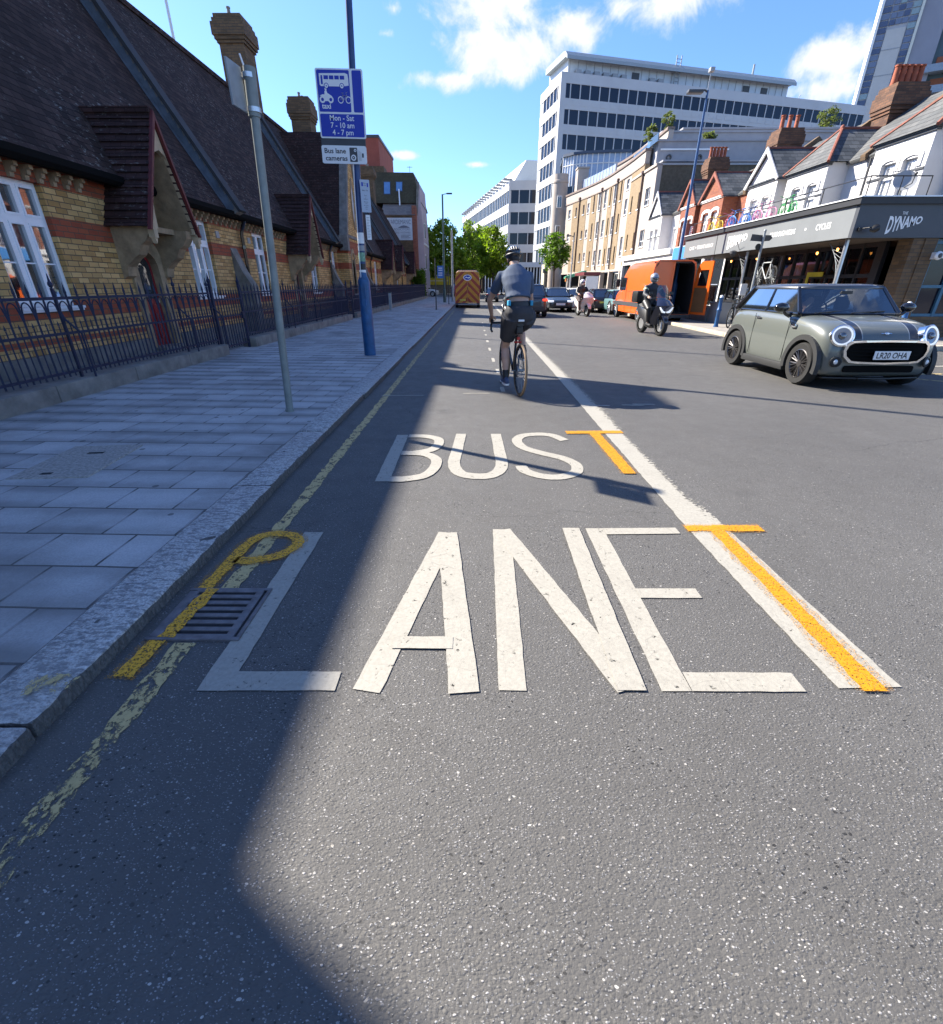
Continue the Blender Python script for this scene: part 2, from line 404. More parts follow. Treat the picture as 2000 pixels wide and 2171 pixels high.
def slab_mat():
    m, t, b = base_mat('paving')
    co = t.new('ShaderNodeTexCoord').outputs['Object']
    wv = t.vm('ADD', co, t.vm('MULTIPLY', t.comb(t.noise(co, 1.6, 2), t.noise(t.vm('ADD', co, (9, 2, 0)), 1.6, 2), 0.0), (.03, .03, 0)))
    n = t.new('ShaderNodeTexBrick'); t.put(n.inputs['Vector'], wv); n.offset = .5
    t.put(n.inputs['Color1'], (.24, .235, .225)); t.put(n.inputs['Color2'], (.47, .46, .445)); t.put(n.inputs['Mortar'], (.075, .07, .065))
    n.inputs['Scale'].default_value = 1; n.inputs['Mortar Size'].default_value = .008; n.inputs['Mortar Smooth'].default_value = .3
    n.inputs['Brick Width'].default_value = .44; n.inputs['Row Height'].default_value = .35; n.inputs['Bias'].default_value = -.1
    x, y, z = t.sep(wv)
    # pale worn middles of the slabs
    fy = t.math('ABSOLUTE', t.math('SUBTRACT', t.math('FRACT', t.math('DIVIDE', y, .35)), .5))
    worn = t.rng(t.math('ADD', fy, t.math('MULTIPLY', t.noise(co, 3.2, 3, .6), .5)), .38, .62, 1, 0)
    c = t.mix(t.math('MULTIPLY', worn, .6), n.outputs[0], (.52, .51, .50))
    c = t.mix(t.rng(t.noise(co, 90, 3, .7), .35, .75, 0, .45), c, (.18, .18, .18))
    c = t.mix(t.rng(t.noise(co, .9, 5, .65), .45, .7, 0, .65), c, (.15, .14, .13))
    gum = t.math('LESS_THAN', t.voro(co, 3.2), .075); c = t.mix(t.math('MULTIPLY', gum, .7), c, (.07, .07, .07))
    t.put(b.inputs['Base Color'], c); b.inputs['Roughness'].default_value = .8; b.inputs['Specular IOR Level'].default_value = .3
    h = t.math('ADD', t.math('MULTIPLY', n.outputs['Fac'], -1), t.math('MULTIPLY', t.noise(co, 45, 3), .25))
    h = t.math('ADD', h, t.math('MULTIPLY', t.sep(n.outputs[0])[0], 2.0))
    t.put(b.inputs['Normal'], t.bump(h, .6, .012))
    return m
def granite_mat():
    m, t, b = base_mat('granite')
    co = t.new('ShaderNodeTexCoord').outputs['Object']
    n1 = t.noise(co, 75, 4, .75); n2 = t.noise(t.vm('MULTIPLY', co, (22, 55, 22)), 1.0, 3, .6)
    c = t.mix(t.rng(n1, .35, .65), (.22, .215, .21), (.62, .60, .57))
    c = t.mix(t.rng(n2, .48, .6, 0, .75), c, (.15, .15, .155))
    c = t.mix(t.rng(t.noise(co, 1.5, 4), .5, .75, 0, .5), c, (.30, .28, .26))
    x, y, z = t.sep(co)
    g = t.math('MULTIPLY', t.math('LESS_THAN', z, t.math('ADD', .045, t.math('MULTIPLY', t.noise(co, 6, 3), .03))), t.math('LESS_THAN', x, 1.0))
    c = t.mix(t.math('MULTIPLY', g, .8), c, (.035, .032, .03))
    t.put(b.inputs['Base Color'], c); b.inputs['Roughness'].default_value = .75
    t.put(b.inputs['Normal'], t.bump(t.math('SUBTRACT', t.math('MULTIPLY', n1, .5), t.rng(n2, .45, .62)), .7, .008))
    return m

M = {}
M['asphalt'] = asphalt_mat(); M['paving'] = slab_mat(); M['granite'] = granite_mat()
M['pave2'] = pm('pavement concrete', (.27, .25, .225), .85, var=.2, scale=3, bump=.3)
M['earth'] = pm('ground concrete', (.16, .15, .14), .9, var=.25, scale=1.5, bump=.3)
M['white'] = pm('white paint', (.78, .78, .77), .45, var=.05, scale=3)
M['upvc'] = pm('white window frame', (.80, .81, .83), .35, var=.04, scale=2)
M['black'] = pm('black plastic', (.012, .012, .013), .45, var=.2)
M['gloss_black'] = pm('gloss black paint', (.008, .008, .010), .12, var=.1, coat=.8)
M['rubber'] = pm('rubber', (.012, .012, .012), .8, var=.25, scale=12)
M['mesh_black'] = pm('matt black mesh', (.006, .006, .006), .9, spec=.1)
M['chrome'] = pm('chrome', (.78, .79, .80), .12, 1.0, var=.05)
M['steel'] = pm('galvanised steel', (.30, .32, .33), .5, .35, var=.18, scale=6)
M['alu'] = pm('aluminium', (.55, .56, .57), .35, .9, var=.1, scale=8)
M['lead'] = pm('lead flashing', (.085, .105, .13), .55, .2, var=.35, scale=3)
M['darkgrey'] = pm('dark grey paint', (.05, .053, .058), .5, var=.15)
M['grey'] = pm('grey paint', (.30, .31, .32), .5, var=.1)
M['lampglass'] = pm('lamp glass', (.75, .78, .80), .08, var=.05, spec=.8)
M['headlamp'] = pm('lit lamp', (.92, .96, 1.0), .1, var=.02, emit=.2)
M['redlamp'] = pm('lit tail lamp', (.85, .05, .02), .2, var=.1, emit=.7)
M['bulb'] = pm('lit bulb', (1.0, .38, .07), .3, var=.02, emit=3.0)
M['glass'] = glass_mat('window glass', refl=.10, wav=.08, blend=.2)
M['glass_blue'] = glass_mat('office glass', tint=(.008, .010, .020), refl=.03, rough=.06, wav=.05, blend=.12)
M['carglass'] = glass_mat('car glass', tint=(.02, .025, .028), refl=.12, trans=.72)
M['carglass_side'] = glass_mat('side car glass', tint=(.02, .025, .028), refl=.38, trans=.45)
M['carglass_dark'] = glass_mat('dark car glass', tint=(.012, .015, .018), refl=.16)
M['shopglass'] = glass_mat('shop glass', tint=(.006, .006, .007), refl=.03, trans=.16, blend=.15, rmax=.28)
M['smoke'] = glass_mat('smoked screen', tint=(.03, .035, .04), refl=.08, trans=.35)
M['clear'] = glass_mat('clear glass', tint=(.2, .25, .25), refl=.06, trans=.8)
M['skin'] = pm('skin', (.55, .33, .235), .5, var=.1, scale=9)
M['hair'] = pm('hair', (.015, .011, .009), .6, var=.2)
M['leaf'] = None
def leaf_mat(name, ca, cb):
    m, t, b = base_mat(name); out = t.n['Material Output']
    oi = t.new('ShaderNodeNewGeometry').outputs['Random Per Island']
    co = t.new('ShaderNodeTexCoord').outputs['Object']
    c = t.mix(oi, ca, cb); c = t.mix(t.rng(t.noise(co, .8, 3), .35, .65, 0, .5), c, tuple(q * .55 for q in ca))
    t.put(b.inputs['Base Color'], c); b.inputs['Roughness'].default_value = .55; b.inputs['Specular IOR Level'].default_value = .3
    tl = t.new('ShaderNodeBsdfTranslucent'); t.l.new(t.mix(1.0, c, (1.2, 1.5, .5), 'MULTIPLY'), tl.inputs['Color'])
    mx = t.new('ShaderNodeMixShader'); mx.inputs[0].default_value = .5
    t.l.new(b.outputs[0], mx.inputs[1]); t.l.new(tl.outputs[0], mx.inputs[2]); t.l.new(mx.outputs[0], out.inputs['Surface'])
    return m
M['leaf'] = leaf_mat('spring leaves', (.15, .21, .016), (.32, .40, .045))
M['leaf2'] = leaf_mat('dark leaves', (.07, .13, .016), (.16, .24, .03))
M['leaf3'] = leaf_mat('olive leaves', (.09, .11, .045), (.17, .17, .07))
M['bark'] = pm('bark', (.075, .055, .042), .9, var=.4, scale=8, bump=.7, bscale=25)
M['yellow_brick'] = brick_mat('yellow stock brick', (.37, .205, .065), (.66, .42, .17), (.10, .08, .055), bands=((2.02, 2.31), (2.74, 3.32), (.78, 1.05), (.40, .49)), red=((.28, .055, .025), (.36, .085, .035)))
M['brown_brick'] = brick_mat('sooty brick', (.10, .064, .033), (.16, .10, .052), (.07, .06, .05))
M['red_brick'] = brick_mat('red brick', (.25, .07, .04), (.33, .11, .06), (.16, .13, .11))
M['orange_brick'] = brick_mat('orange brick', (.19, .052, .028), (.26, .085, .042), (.16, .11, .08), dirt=.1)
M['tan_brick'] = brick_mat('tan brick', (.215, .150, .083), (.26, .188, .11), (.22, .18, .13), dirt=.06, bump=.2)
M['tile'] = tile_mat('dark clay tiles', (.030, .018, .015), (.078, .048, .040), 'y', .135, .19, .8, rough=.92)
M['tile_x'] = tile_mat('dark clay tiles across', (.040, .022, .019), (.070, .036, .030), 'x', .135, .19, .25, rough=.92)
M['tile_porch'] = tile_mat('porch tiles', (.045, .024, .022), (.075, .038, .034), 'x', .125, .20, .5, rough=.92)
M['slate'] = tile_mat('slate', (.10, .105, .105), (.155, .155, .15), 'y', .17, .3, .2)  # front slopes: sunlit look put into a lighter slate colour
M['slate_x'] = tile_mat('slate across', (.045, .055, .065), (.13, .14, .15), 'x', .17, .3, .15)  # same slate on side slopes, shade put into a darker, bluer colour
M['stone'] = pm('weathered sandstone', (.34, .245, .145), .85, var=.3, scale=5, bump=.4, bscale=40, dirt=.5)
M['stone_grey'] = pm('grey stone', (.20, .185, .165), .9, var=.3, scale=4, bump=.5, bscale=30, dirt=.6)
M['render'] = pm('pale render', (.40, .345, .30), .85, var=.07, scale=1.5, dirt=.15)
M['render_grey'] = pm('grey render', (.32, .32, .34), .85, var=.08, scale=1.5, dirt=.2)
M['stucco'] = pm('white stucco', (.60, .59, .58), .8, var=.05, scale=2, dirt=.12)
M['office_white'] = pm('white cladding', (.50, .505, .52), .6, var=.05, scale=.4, dirt=.08)
M['terracotta'] = pm('terracotta', (.30, .075, .032), .8, var=.25, scale=6)
M['redpaint'] = pm('red paint', (.24, .014, .02), .4, var=.12)
M['ironblue'] = pm('blue iron paint', (.010, .014, .042), .7, var=.35, scale=14)
M['postblue'] = pm('blue post paint', (.012, .085, .22), .4, var=.3, scale=7, dirt=.3)
M['signblue'] = pm('sign blue', (.004, .022, .36), .35, var=.04)
M['curtain'] = pm('net curtain', (.45, .48, .52), .9, var=.25, scale=5)
M['dark'] = pm('dark interior', (.012, .012, .014), .9, var=.3)
def random_seed(n): random.seed(n)

# ================================================================== GROUND
def sheet(name, x0, x1, y0, y1, z, mat, kind='structure'):
    b = MB(); b.quad((x0, y0, z), (x1, y0, z), (x1, y1, z), (x0, y1, z)); return tag(b.build(name, mat), kind=kind)
tag(sheet('ground', -900, 900, -300, 1600, -.03, M['earth']))
b = MB(); b.quad((-1.6, -12, 0), (7.6, -12, 0), (7.6, 62, 0), (-1.6, 62, 0))
b.quad((-60, 62, 0), (60, 62, 0), (60, 78, 0), (-60, 78, 0)); b.quad((7.6, 4.5, 0), (60, 4.5, 0), (60, 11.6, 0), (7.6, 11.6, 0))
tag(b.build('road', M['asphalt']), kind='structure')
# left pavement slab and kerb stones
b = MB(); b.prism([(-7.0, -.02), (-1.767, -.02), (-1.767, .062), (-5.0, .10), (-7.0, .10)], 'y', -12, 61); tag(b.build('pavement', M['paving']), kind='structure')
random.seed(4)
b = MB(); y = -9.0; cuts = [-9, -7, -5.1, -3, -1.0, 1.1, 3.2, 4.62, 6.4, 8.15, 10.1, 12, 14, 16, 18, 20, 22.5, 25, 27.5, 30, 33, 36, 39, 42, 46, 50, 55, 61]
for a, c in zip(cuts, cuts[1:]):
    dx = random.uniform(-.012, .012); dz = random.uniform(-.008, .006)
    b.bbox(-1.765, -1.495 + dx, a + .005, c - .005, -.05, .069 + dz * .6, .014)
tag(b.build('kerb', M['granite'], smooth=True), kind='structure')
# right pavements
b = MB(); b.prism([(7.75, 11.75), (7.72, 13.3), (7.6, 15), (7.62, 17), (7.8, 61), (60, 61), (60, 11.75)], 'z', -.02, .10)
tag(b.build('pavement', M['pave2']), kind='structure')
b = MB()
path = [(12, 11.62), (8.0, 11.62), (7.62, 12.2), (7.55, 13.3), (7.45, 15), (7.47, 17), (7.6, 22), (7.65, 40), (7.65, 60)]
for (xa, ya), (xb, yb) in zip(path, path[1:]):
    n = max(1, int(math.hypot(xb - xa, yb - ya) / 1.1))
    for i in range(n):
        p = Vector((xa + (xb - xa) * i / n, ya + (yb - ya) * i / n, 0)); q = Vector((xa + (xb - xa) * (i + 1) / n, ya + (yb - ya) * (i + 1) / n, 0))
        d = (q - p); L = d.length; Mx = Matrix.Translation(p) @ Matrix.Rotation(math.atan2(d.y, d.x), 4, 'Z')
        b.bbox(.006, L - .006, -.16, .0, -.05, .105, .015, Mx)
tag(b.build('kerb', pm('pale kerb stone', (.42, .36, .28), .8, var=.2, scale=6), smooth=True), kind='structure')
b = MB(); b.prism([(9, -12), (9, 4.3), (60, 4.3), (60, -12)], 'z', -.02, .10); tag(b.build('pavement', M['pave2']), kind='structure')
b = MB(); b.box(-60, 60, 78, 90, -.02, .1); tag(b.build('pavement', M['pave2']), kind='structure')
b = MB(); b.box(-60, -2, 60.5, 62, -.02, .09); tag(b.build('pavement', M['pave2']), kind='structure')

# ------------------------------------------------------------------ painted markings
def ribbon(mb, pts, w, z, jit=.0022, step=.06, closed=False, w2=None):
    "flat painted stroke along pts with slightly ragged edges (w = stroke width in x, w2 in y)"
    P = [Vector((p[0], p[1])) for p in pts]; Q = []
    for a, c in zip(P, P[1:]):
        n = max(1, int((c - a).length / step)); Q += [a + (c - a) * (i / n) for i in range(n)]
    Q.append(P[-1]); L = []; Rr = []
    for i, p in enumerate(Q):
        t = (Q[min(i + 1, len(Q) - 1)] - Q[max(i - 1, 0)]); t.normalize(); nr = Vector((-t.y, t.x))
        hw = w / 2 if w2 is None else .5 * math.hypot(nr.x * w, nr.y * w2)
        j1, j2 = random.uniform(-jit, jit), random.uniform(-jit, jit)
        L.append((*(p + nr * (hw + j1)), z)); Rr.append((*(p - nr * (hw + j2)), z))
    o = len(mb.v); n = len(Q); mb.v += L + Rr
    mb.f += [(o + i, o + i + 1, o + n + i + 1, o + n + i) for i in range(n - 1)]; mb.m += [mb.mi] * (n - 1)
def smooth_path(ctrl, n=8):
    out = []
    P = [Vector((p[0], p[1])) for p in ctrl]; P = [P[0] * 2 - P[1]] + P + [P[-1] * 2 - P[-2]]
    for i in range(1, len(P) - 2):
        for k in range(n):
            t = k / n
            out.append(.5 * ((2 * P[i]) + (P[i + 1] - P[i - 1]) * t + (2 * P[i - 1] - 5 * P[i] + 4 * P[i + 1] - P[i + 2]) * t * t + (3 * P[i] - P[i - 1] - 3 * P[i + 1] + P[i + 2]) * t ** 3))
    out.append(P[-2]); return [(p.x, p.y) for p in out]
wpaint = paint_line('white road paint', (.365, .345, .295), .20, 22)
def worn_edge(t, co, wear):
    x, y, z = t.sep(co)
    k = t.math('MULTIPLY', t.rng(x, 1.47, 1.66, -.1, .50), t.math('MULTIPLY', t.rng(y, 2.6, 3.2, 0, 1), t.rng(y, 4.6, 5.4, 1, .55)))
    return t.math('ADD', t.rng(y, 6, 18, .36, .44), k)
lpaint = paint_line('worn white line paint', (.36, .342, .295), .3, 22, (1.1, 1.6, 1), edge=worn_edge)
def worn_yellow(t, co, wear):
    x, y, z = t.sep(co)
    return t.math('ADD', t.rng(y, .4, 1.9, .55, .45), t.rng(y, 5, 14, 0, .07))
ypaint = paint_line('worn yellow line paint', (.54, .415, .19), .45, 13, (1.4, 1, 1), edge=worn_yellow)
spray = paint_line('orange spray paint', (.58, .25, .006), .34, 120)
overs = paint_line('orange overspray', (.50, .23, .02), .62, 190)
spray_worn = paint_line('faded spray paint', (.80, .40, .035), .42, 90)
random.seed(8)
b = MB()
ribbon(b, [(-1.0, 2.585), (-1.0, 1.31)], .118, .004); ribbon(b, [(-.942, 1.362), (-.53, 1.362)], .098, .0045)
ribbon(b, [(-.165, 2.585), (-.41, 1.312)], .112, .004); ribbon(b, [(-.165, 2.58), (-.035, 1.305)], .118, .006); ribbon(b, [(-.35, 1.58), (-.09, 1.58)], .075, .008)
ribbon(b, [(.175, 2.63), (.15, 1.318)], .108, .004); ribbon(b, [(.175, 2.62), (.60, 1.325)], .112, .006); ribbon(b, [(.615, 2.645), (.605, 1.318)], .108, .008)
ribbon(b, [(.765, 2.648), (.775, 1.318)], .112, .004); ribbon(b, [(.835, 1.366), (1.268, 1.366)], .098, .005); ribbon(b, [(.825, 1.95), (1.13, 1.95)], .08, .005); ribbon(b, [(.822, 2.606), (1.285, 2.618)], .08, .005)
tag(b.build('road_lettering', wpaint), kind='structure')
b = MB()
ribbon(b, [(-.735, 4.70), (-.725, 3.43)], .115, .004)
ribbon(b, smooth_path([(-.67, 4.66), (-.50, 4.65), (-.37, 4.56), (-.345, 4.40), (-.40, 4.22), (-.55, 4.13), (-.67, 4.12)]), .095, .006, w2=.11)
ribbon(b, smooth_path([(-.60, 4.115), (-.45, 4.09), (-.34, 3.95), (-.335, 3.75), (-.40, 3.56), (-.55, 3.48), (-.67, 3.475)]), .095, .007, w2=.11)
ribbon(b, smooth_path([(-.135, 4.74), (-.16, 4.2), (-.175, 3.85), (-.12, 3.62), (.01, 3.545), (.15, 3.58), (.235, 3.78), (.235, 4.2), (.225, 4.74)]), .105, .005, w2=.12)
ribbon(b, smooth_path([(.90, 4.52), (.80, 4.69), (.66, 4.735), (.49, 4.67), (.425, 4.50), (.47, 4.29), (.62, 4.13), (.79, 3.99), (.875, 3.82), (.84, 3.64), (.70, 3.535), (.55, 3.55), (.43, 3.66), (.40, 3.79)]), .10, .005, w2=.11)
tag(b.build('road_lettering', wpaint), kind='structure')
b = MB(); ribbon(b, [(1.525, 1.34), (1.485, 2.6), (1.49, 5), (1.52, 9), (1.52, 14), (1.50, 24), (1.48, 40)], .25, .004, .004, .05)
tag(b.build('lane_line', lpaint), kind='structure')
b = MB(); ribbon(b, [(-1.25, -1), (-1.255, .6), (-1.25, 1.575)], .085, .004, .01, .04); ribbon(b, [(-1.245, 1.975), (-1.235, 3), (-1.225, 8), (-1.215, 18), (-1.2, 30)], .085, .004, .01, .05)
ribbon(b, smooth_path([(-1.64, 1.26), (-1.57, 1.275), (-1.48, 1.268)]), .075, .0755, .012, .02)
tag(b.build('kerbside_line', ypaint), kind='structure')
random.seed(3)
b = MB(); ribbon(b, [(1.53, 2.62), (1.535, 2.0), (1.53, 1.318)], .15, .009, .01, .04); ribbon(b, [(1.25, 4.76), (1.265, 4.2), (1.275, 3.60)], .15, .009, .01, .04); ribbon(b, [(1.335, 2.645), (1.835, 2.645)], .12, .0082, .01, .03)
tag(b.build('survey_paint', overs), kind='structure')
b = MB(); ribbon(b, smooth_path([(-1.39, 1.36), (-1.375, 1.60)]), .12, .008); ribbon(b, smooth_path([(-1.37, 1.965), (-1.36, 2.2), (-1.345, 2.45), (-1.28, 2.545), (-1.15, 2.55), (-1.07, 2.49), (-1.06, 2.39), (-1.13, 2.29), (-1.25, 2.245), (-1.345, 2.25)]), .12, .008)
tag(b.build('survey_paint', overs), kind='structure')
b = MB(); ribbon(b, [(.96, 4.79), (1.26, 4.80), (1.555, 4.81)], .10, .0085, .005, .03); ribbon(b, [(1.25, 4.76), (1.265, 4.2), (1.275, 3.60)], .105, .0095, .005, .04)
ribbon(b, [(1.345, 2.645), (1.58, 2.65), (1.825, 2.645)], .075, .0085, .005, .03); ribbon(b, [(1.53, 2.62), (1.535, 2.0), (1.53, 1.318)], .088, .0095, .005, .04)
tag(b.build('survey_paint', spray), kind='structure')
b = MB(); ribbon(b, smooth_path([(-1.385, 1.375), (-1.375, 1.60)]), .075, .0085, .005, .03)
ribbon(b, smooth_path([(-1.37, 1.965), (-1.36, 2.2), (-1.345, 2.45), (-1.28, 2.545), (-1.15, 2.55), (-1.07, 2.49), (-1.06, 2.39), (-1.13, 2.29), (-1.25, 2.245), (-1.345, 2.25)]), .07, .0085, .005, .03)
tag(b.build('survey_paint', spray_worn), kind='structure')
b = MB()
for x, y, L in ((.42, 7.05, .36), (.42, 8.68, .45), (.39, 10.06, .55), (.37, 11.83, .55), (.36, 13.6, .5), (.35, 15.4, .4), (.34, 16.9, .4), (.34, 18.8, .4), (.33, 20.4, .4)):
    ribbon(b, [(x, y - L / 2), (x - .005, y + L / 2)], .06, .004, .006, .05)
ribbon(b, [(-1.3, 6.61), (-.71, 6.615)], .028, .005, .003, .05); ribbon(b, [(-.16, 6.75), (.22, 6.76)], .03, .005, .003, .05)
for p in ((1.45, 6.02), (2.05, 6.1), (1.9, 6.05)): ribbon(b, [(p[0], p[1]), (p[0] + .28, p[1] - .02)], .05, .0055, .008, .04)
ribbon(b, [(8.1, 12.05), (8.5, 11.3), (9.2, 10.9)], .08, .004); ribbon(b, [(8.0, 8.2), (9.5, 8.1)], .09, .004); ribbon(b, [(7.9, 9.2), (9.2, 9.3)], .09, .004)
tag(b.build('lane_dashes', wpaint), kind='structure')
b = MB(); ribbon(b, smooth_path([(7.2, 8.0), (7.6, 8.35), (8.2, 8.4), (8.6, 8.05), (8.3, 7.7), (7.6, 7.7), (7.2, 8.0)]), .09, .004)
tag(b.build('kerbside_line', ypaint), kind='structure')

# ------------------------------------------------------------------ gully grate and pavement cover
g = thing('drain_grate', 'rusty iron slotted gully grate in the gutter under orange spray paint', 'drain', (-1.235, 1.78, 0))
cast = pm('cast iron', (.13, .12, .125), .55, .2, var=.35, scale=18, dirt=.3)
b = MB()
x0, x1, y0, y1 = -1.425, -1.035, 1.595, 1.965
b.bbox(x0 - .01, x1 + .012, y1 - .012, y1 + .008, -.03, .012, .003); b.bbox(x0 - .01, x1 + .012, y0 - .008, y0 + .012, -.03, .012, .003)
b.bbox(x1 - .006, x1 + .012, y0 + .012, y1 - .012, -.03, .012, .003)
b.build('frame', cast, g, smooth=True)
b = MB()
n = 7; pit = (y1 - y0 - .03) / n
for i in range(n + 1):
    yy = y0 + .018 + i * pit; b.bbox(x0 + .03, x1 - .022, yy - .0135, yy + .0135, -.03, .011, .004)
b.bbox(x0 - .004, x0 + .045, y0 + .015, y1 - .015, -.03, .010, .004); b.bbox(x1 - .058, x1 - .02, y0 + .015, y1 - .015, -.03, .010, .004)
b.build('grating', cast, g, smooth=True)
b = MB(); b.box(x0, x1, y0, y1, -.025, .0045); b.build('sump', M['dark'], g)
b = MB(); random.seed(2); ribbon(b, [(-1.345, 1.6), (-1.335, 1.80), (-1.32, 1.965)], .07, .0135, .008, .03); b.build('paint_mark', spray_worn, g)
b = MB(); Mx = Matrix.Translation((-3.27, 3.68, 0)) @ Matrix.Rotation(R(6), 4, 'Z')
b.bbox(-.29, .29, -.40, .40, .06, .088, .008, Mx); b.mi = 1
b.box(-.05, .08, .16, .2, .085, .0895, Mx); b.box(-.10, -.02, -.33, -.29, .085, .0895, Mx)
tag(b.build('access_cover', [pm('concrete cover', (.30, .28, .25), .9, var=.4, scale=45, bump=.5, bscale=80), M['dark']]), 'concrete access cover sunk in the grey slab pavement', 'access cover')
b = MB(); b.ring([(-3.63, 3.2), (-2.91, 3.2), (-2.91, 4.16), (-3.63, 4.16)], [(-3.58, 3.25), (-2.96, 3.25), (-2.96, 4.11), (-3.58, 4.11)], 'z', .10, .1035, Matrix.Translation((0, 0, 0)))

# ================================================================== SCHOOL BUILDING (left)
school = thing('school_building', 'long yellow brick schoolhouse with red bands, steep dark tiled roof and gabled porches', 'building', (-7, 20, .1))
WX = -7.0
wins = [(3.2, 4.4, 1.07, 2.86, 3), (5.7, 6.9, 1.07, 2.86, 3), (7.85, 9.05, 1.07, 2.86, 3), (13.1, 14.3, 1.13, 2.88, 3), (17.0, 18.0, 1.13, 2.88, 2), (22.55, 23.6, 1.1, 2.86, 2), (26.1, 26.85, 1.13, 2.88, 2),
        (36.9, 38.0, 1.1, 2.86, 2), (47.2, 48.3, 1.1, 2.86, 2), (57.8, 58.9, 1.1, 2.86, 2)]
doors = [(10.78, 11.68, .12, 2.04), (20.3, 21.2, .12, 2.04), (39.9, 40.8, .12, 2.04), (45.2, 46.1, .12, 2.04), (54.0, 54.9, .12, 2.04)]
ops = [w[:4] for w in wins] + doors
def wall_with_openings(mb, y0, y1, z0, z1, ops, fn):
    "fn(ya, yb, za, zb) adds one solid block"
    ys = sorted({y0, y1, *[o[0] for o in ops], *[o[1] for o in ops]}); ys = [q for q in ys if y0 <= q <= y1]
    for a, c in zip(ys, ys[1:]):
        mid = (a + c) / 2; cuts = sorted((o[2], o[3]) for o in ops if o[0] < mid < o[1]); z = z0
        for lo, hi in cuts:
            if lo > z: fn(a, c, z, lo)
            z = hi
        if z < z1: fn(a, c, z, z1)
b = MB()
wall_with_openings(b, 31.4, 60, 0, 3.32, ops, lambda a, c, lo, hi: b.box(WX - .35, WX, a, c, lo, hi)); b.box(-13.5, -7.4, 59.7, 60, 0, 3.3); b.prism([(-13.4, 3.3), (-10, 8.5), (-7, 3.3)], 'y', 59.7, 59.95)
b.build('wall', M['yellow_brick'], school, fix=False)
b = MB()
wall_with_openings(b, -6, 27.2, 0, 3.32, ops, lambda a, c, lo, hi: b.box(WX - .35, WX, a, c, lo, hi))
b.box(-13.5, -7.4, -6, -5.7, 0, 3.3)
b.prism([(-13.4, 3.3), (-10, 8.5), (-7, 3.3)], 'y', -6, -5.7)
b.build('wall', M['yellow_brick'], school, fix=False)
b = MB(); b.box(WX, WX + .07, -6, 10.7, .05, .36); b.box(WX, WX + .07, 11.8, 20.2, .05, .36); b.box(WX, WX + .07, 21.3, 27.1, .05, .36)
b.build('plinth', M['stone_grey'], school)
# roof slopes (a solid wedge, eaves overhang)
RX, RZ, EX, EZ = -10.0, 8.6, -6.72, 3.20
b = MB()
for ya, yb in ((-6, 60),):
    b.prism([(EX, EZ), (RX, RZ), (RX, RZ - .2), (EX - .06, EZ - .02 - .0)], 'y', ya, yb)
    b.prism([(RX, RZ), (-13.3, EZ), (-13.3, EZ - .15), (RX, RZ - .2)], 'y', ya, yb)
    b.box(RX - .1, RX + .1, ya, yb, RZ - .08, RZ + .06)
b.build('roof', M['tile'], school)
# gutter, fascia and brick corbels
b = MB(); b.prism([(EX + .10, 3.22), (EX + .10, 3.12), (EX + .04, 3.06), (EX - .10, 3.06), (EX - .10, 3.24)], 'y', -6, 27.1)
b.prism([(EX + .10, 3.22), (EX + .10, 3.12), (EX + .04, 3.06), (EX - .10, 3.06), (EX - .10, 3.24)], 'y', 31.5, 60)
b.build('gutter', M['mesh_black'], school)
b = MB(); y = -5.8
while y < 59.8:
    if not (10.0 < y < 11.9 or 19.6 < y < 21.9 or 27 < y < 31.6):
        if 5 < y < 27:
            c = MB(); c.prism([(WX - .02, 2.86), (WX + .05, 2.86), (WX + .06, 2.92), (WX + .10, 2.93), (WX + .11, 2.99), (WX + .16, 3.0), (WX + .16, 3.055), (WX - .02, 3.055)], 'y', y - .038, y + .038); c.build('corbel', M['stone'], school)
        else: b.box(WX - .02, WX + .16, y - .038, y + .038, 2.95, 3.055)
    y += .27
o = b.build('corbel_row', M['stone'], school); o['kind'] = 'stuff'
# raised coped parapets running down the slope, lead flashing on the near side
def parapet(yc, th=.32):
    dx, dz = EX - RX, EZ - RZ; L = math.hypot(dx, dz); nx, nz = -dz / L, dx / L * -1
    nx, nz = abs(dz) / L, abs(dx) / L
    up = .20
    p = MB(); p.prism([(EX - .02, EZ - .1), (EX + .05 + nx * up, EZ - .1 + nz * up), (RX + nx * up, RZ + nz * up), (RX - .1, RZ - .3)], 'y', yc, yc + th)
    o = p.build('parapet', M['stone_grey'], school)
    q = MB(); u2 = up + .07
    q.prism([(EX + .06 + nx * up, EZ - .10 + nz * up), (EX + .06 + nx * u2, EZ - .10 + nz * u2), (RX + nx * u2, RZ + nz * u2 + .05), (RX + nx * up, RZ + nz * up)], 'y', yc - .04, yc + th + .04)
    q.build('coping', pm('dark coping', (.035, .034, .036), .8, var=.3, scale=3) if 'dark coping' not in bpy.data.materials else bpy.data.materials['dark coping'], o)
    q = MB(); n = 34
    for i in range(n):
        a, c = i / n, (i + 1) / n
        P = lambda t, w: (EX + (RX - EX) * t + nx * w, EZ + (RZ - EZ) * t + nz * w)
        q.add([(P(a, .012)[0], yc - .17, P(a, .012)[1]), (P(c, .012)[0], yc - .17, P(c, .012)[1]), (P(c, .02)[0], yc - .02, P(c, .02)[1]), (P(a, .02)[0], yc - .02, P(a, .02)[1])], [(0, 1, 2, 3)])
        q.add([(P(a, .02)[0], yc - .02, P(a, .02)[1]), (P(c, .02)[0], yc - .02, P(c, .02)[1]), (P(c, .20)[0], yc - .012, P(c, .20)[1]), (P(a, .14)[0], yc - .012, P(a, .14)[1])], [(0, 1, 2, 3)])
    q.build('flashing', M['lead'], o)
for yc in (5.2, 15.2, 25.7, 33.8, 43.5, 52.5): parapet(yc)
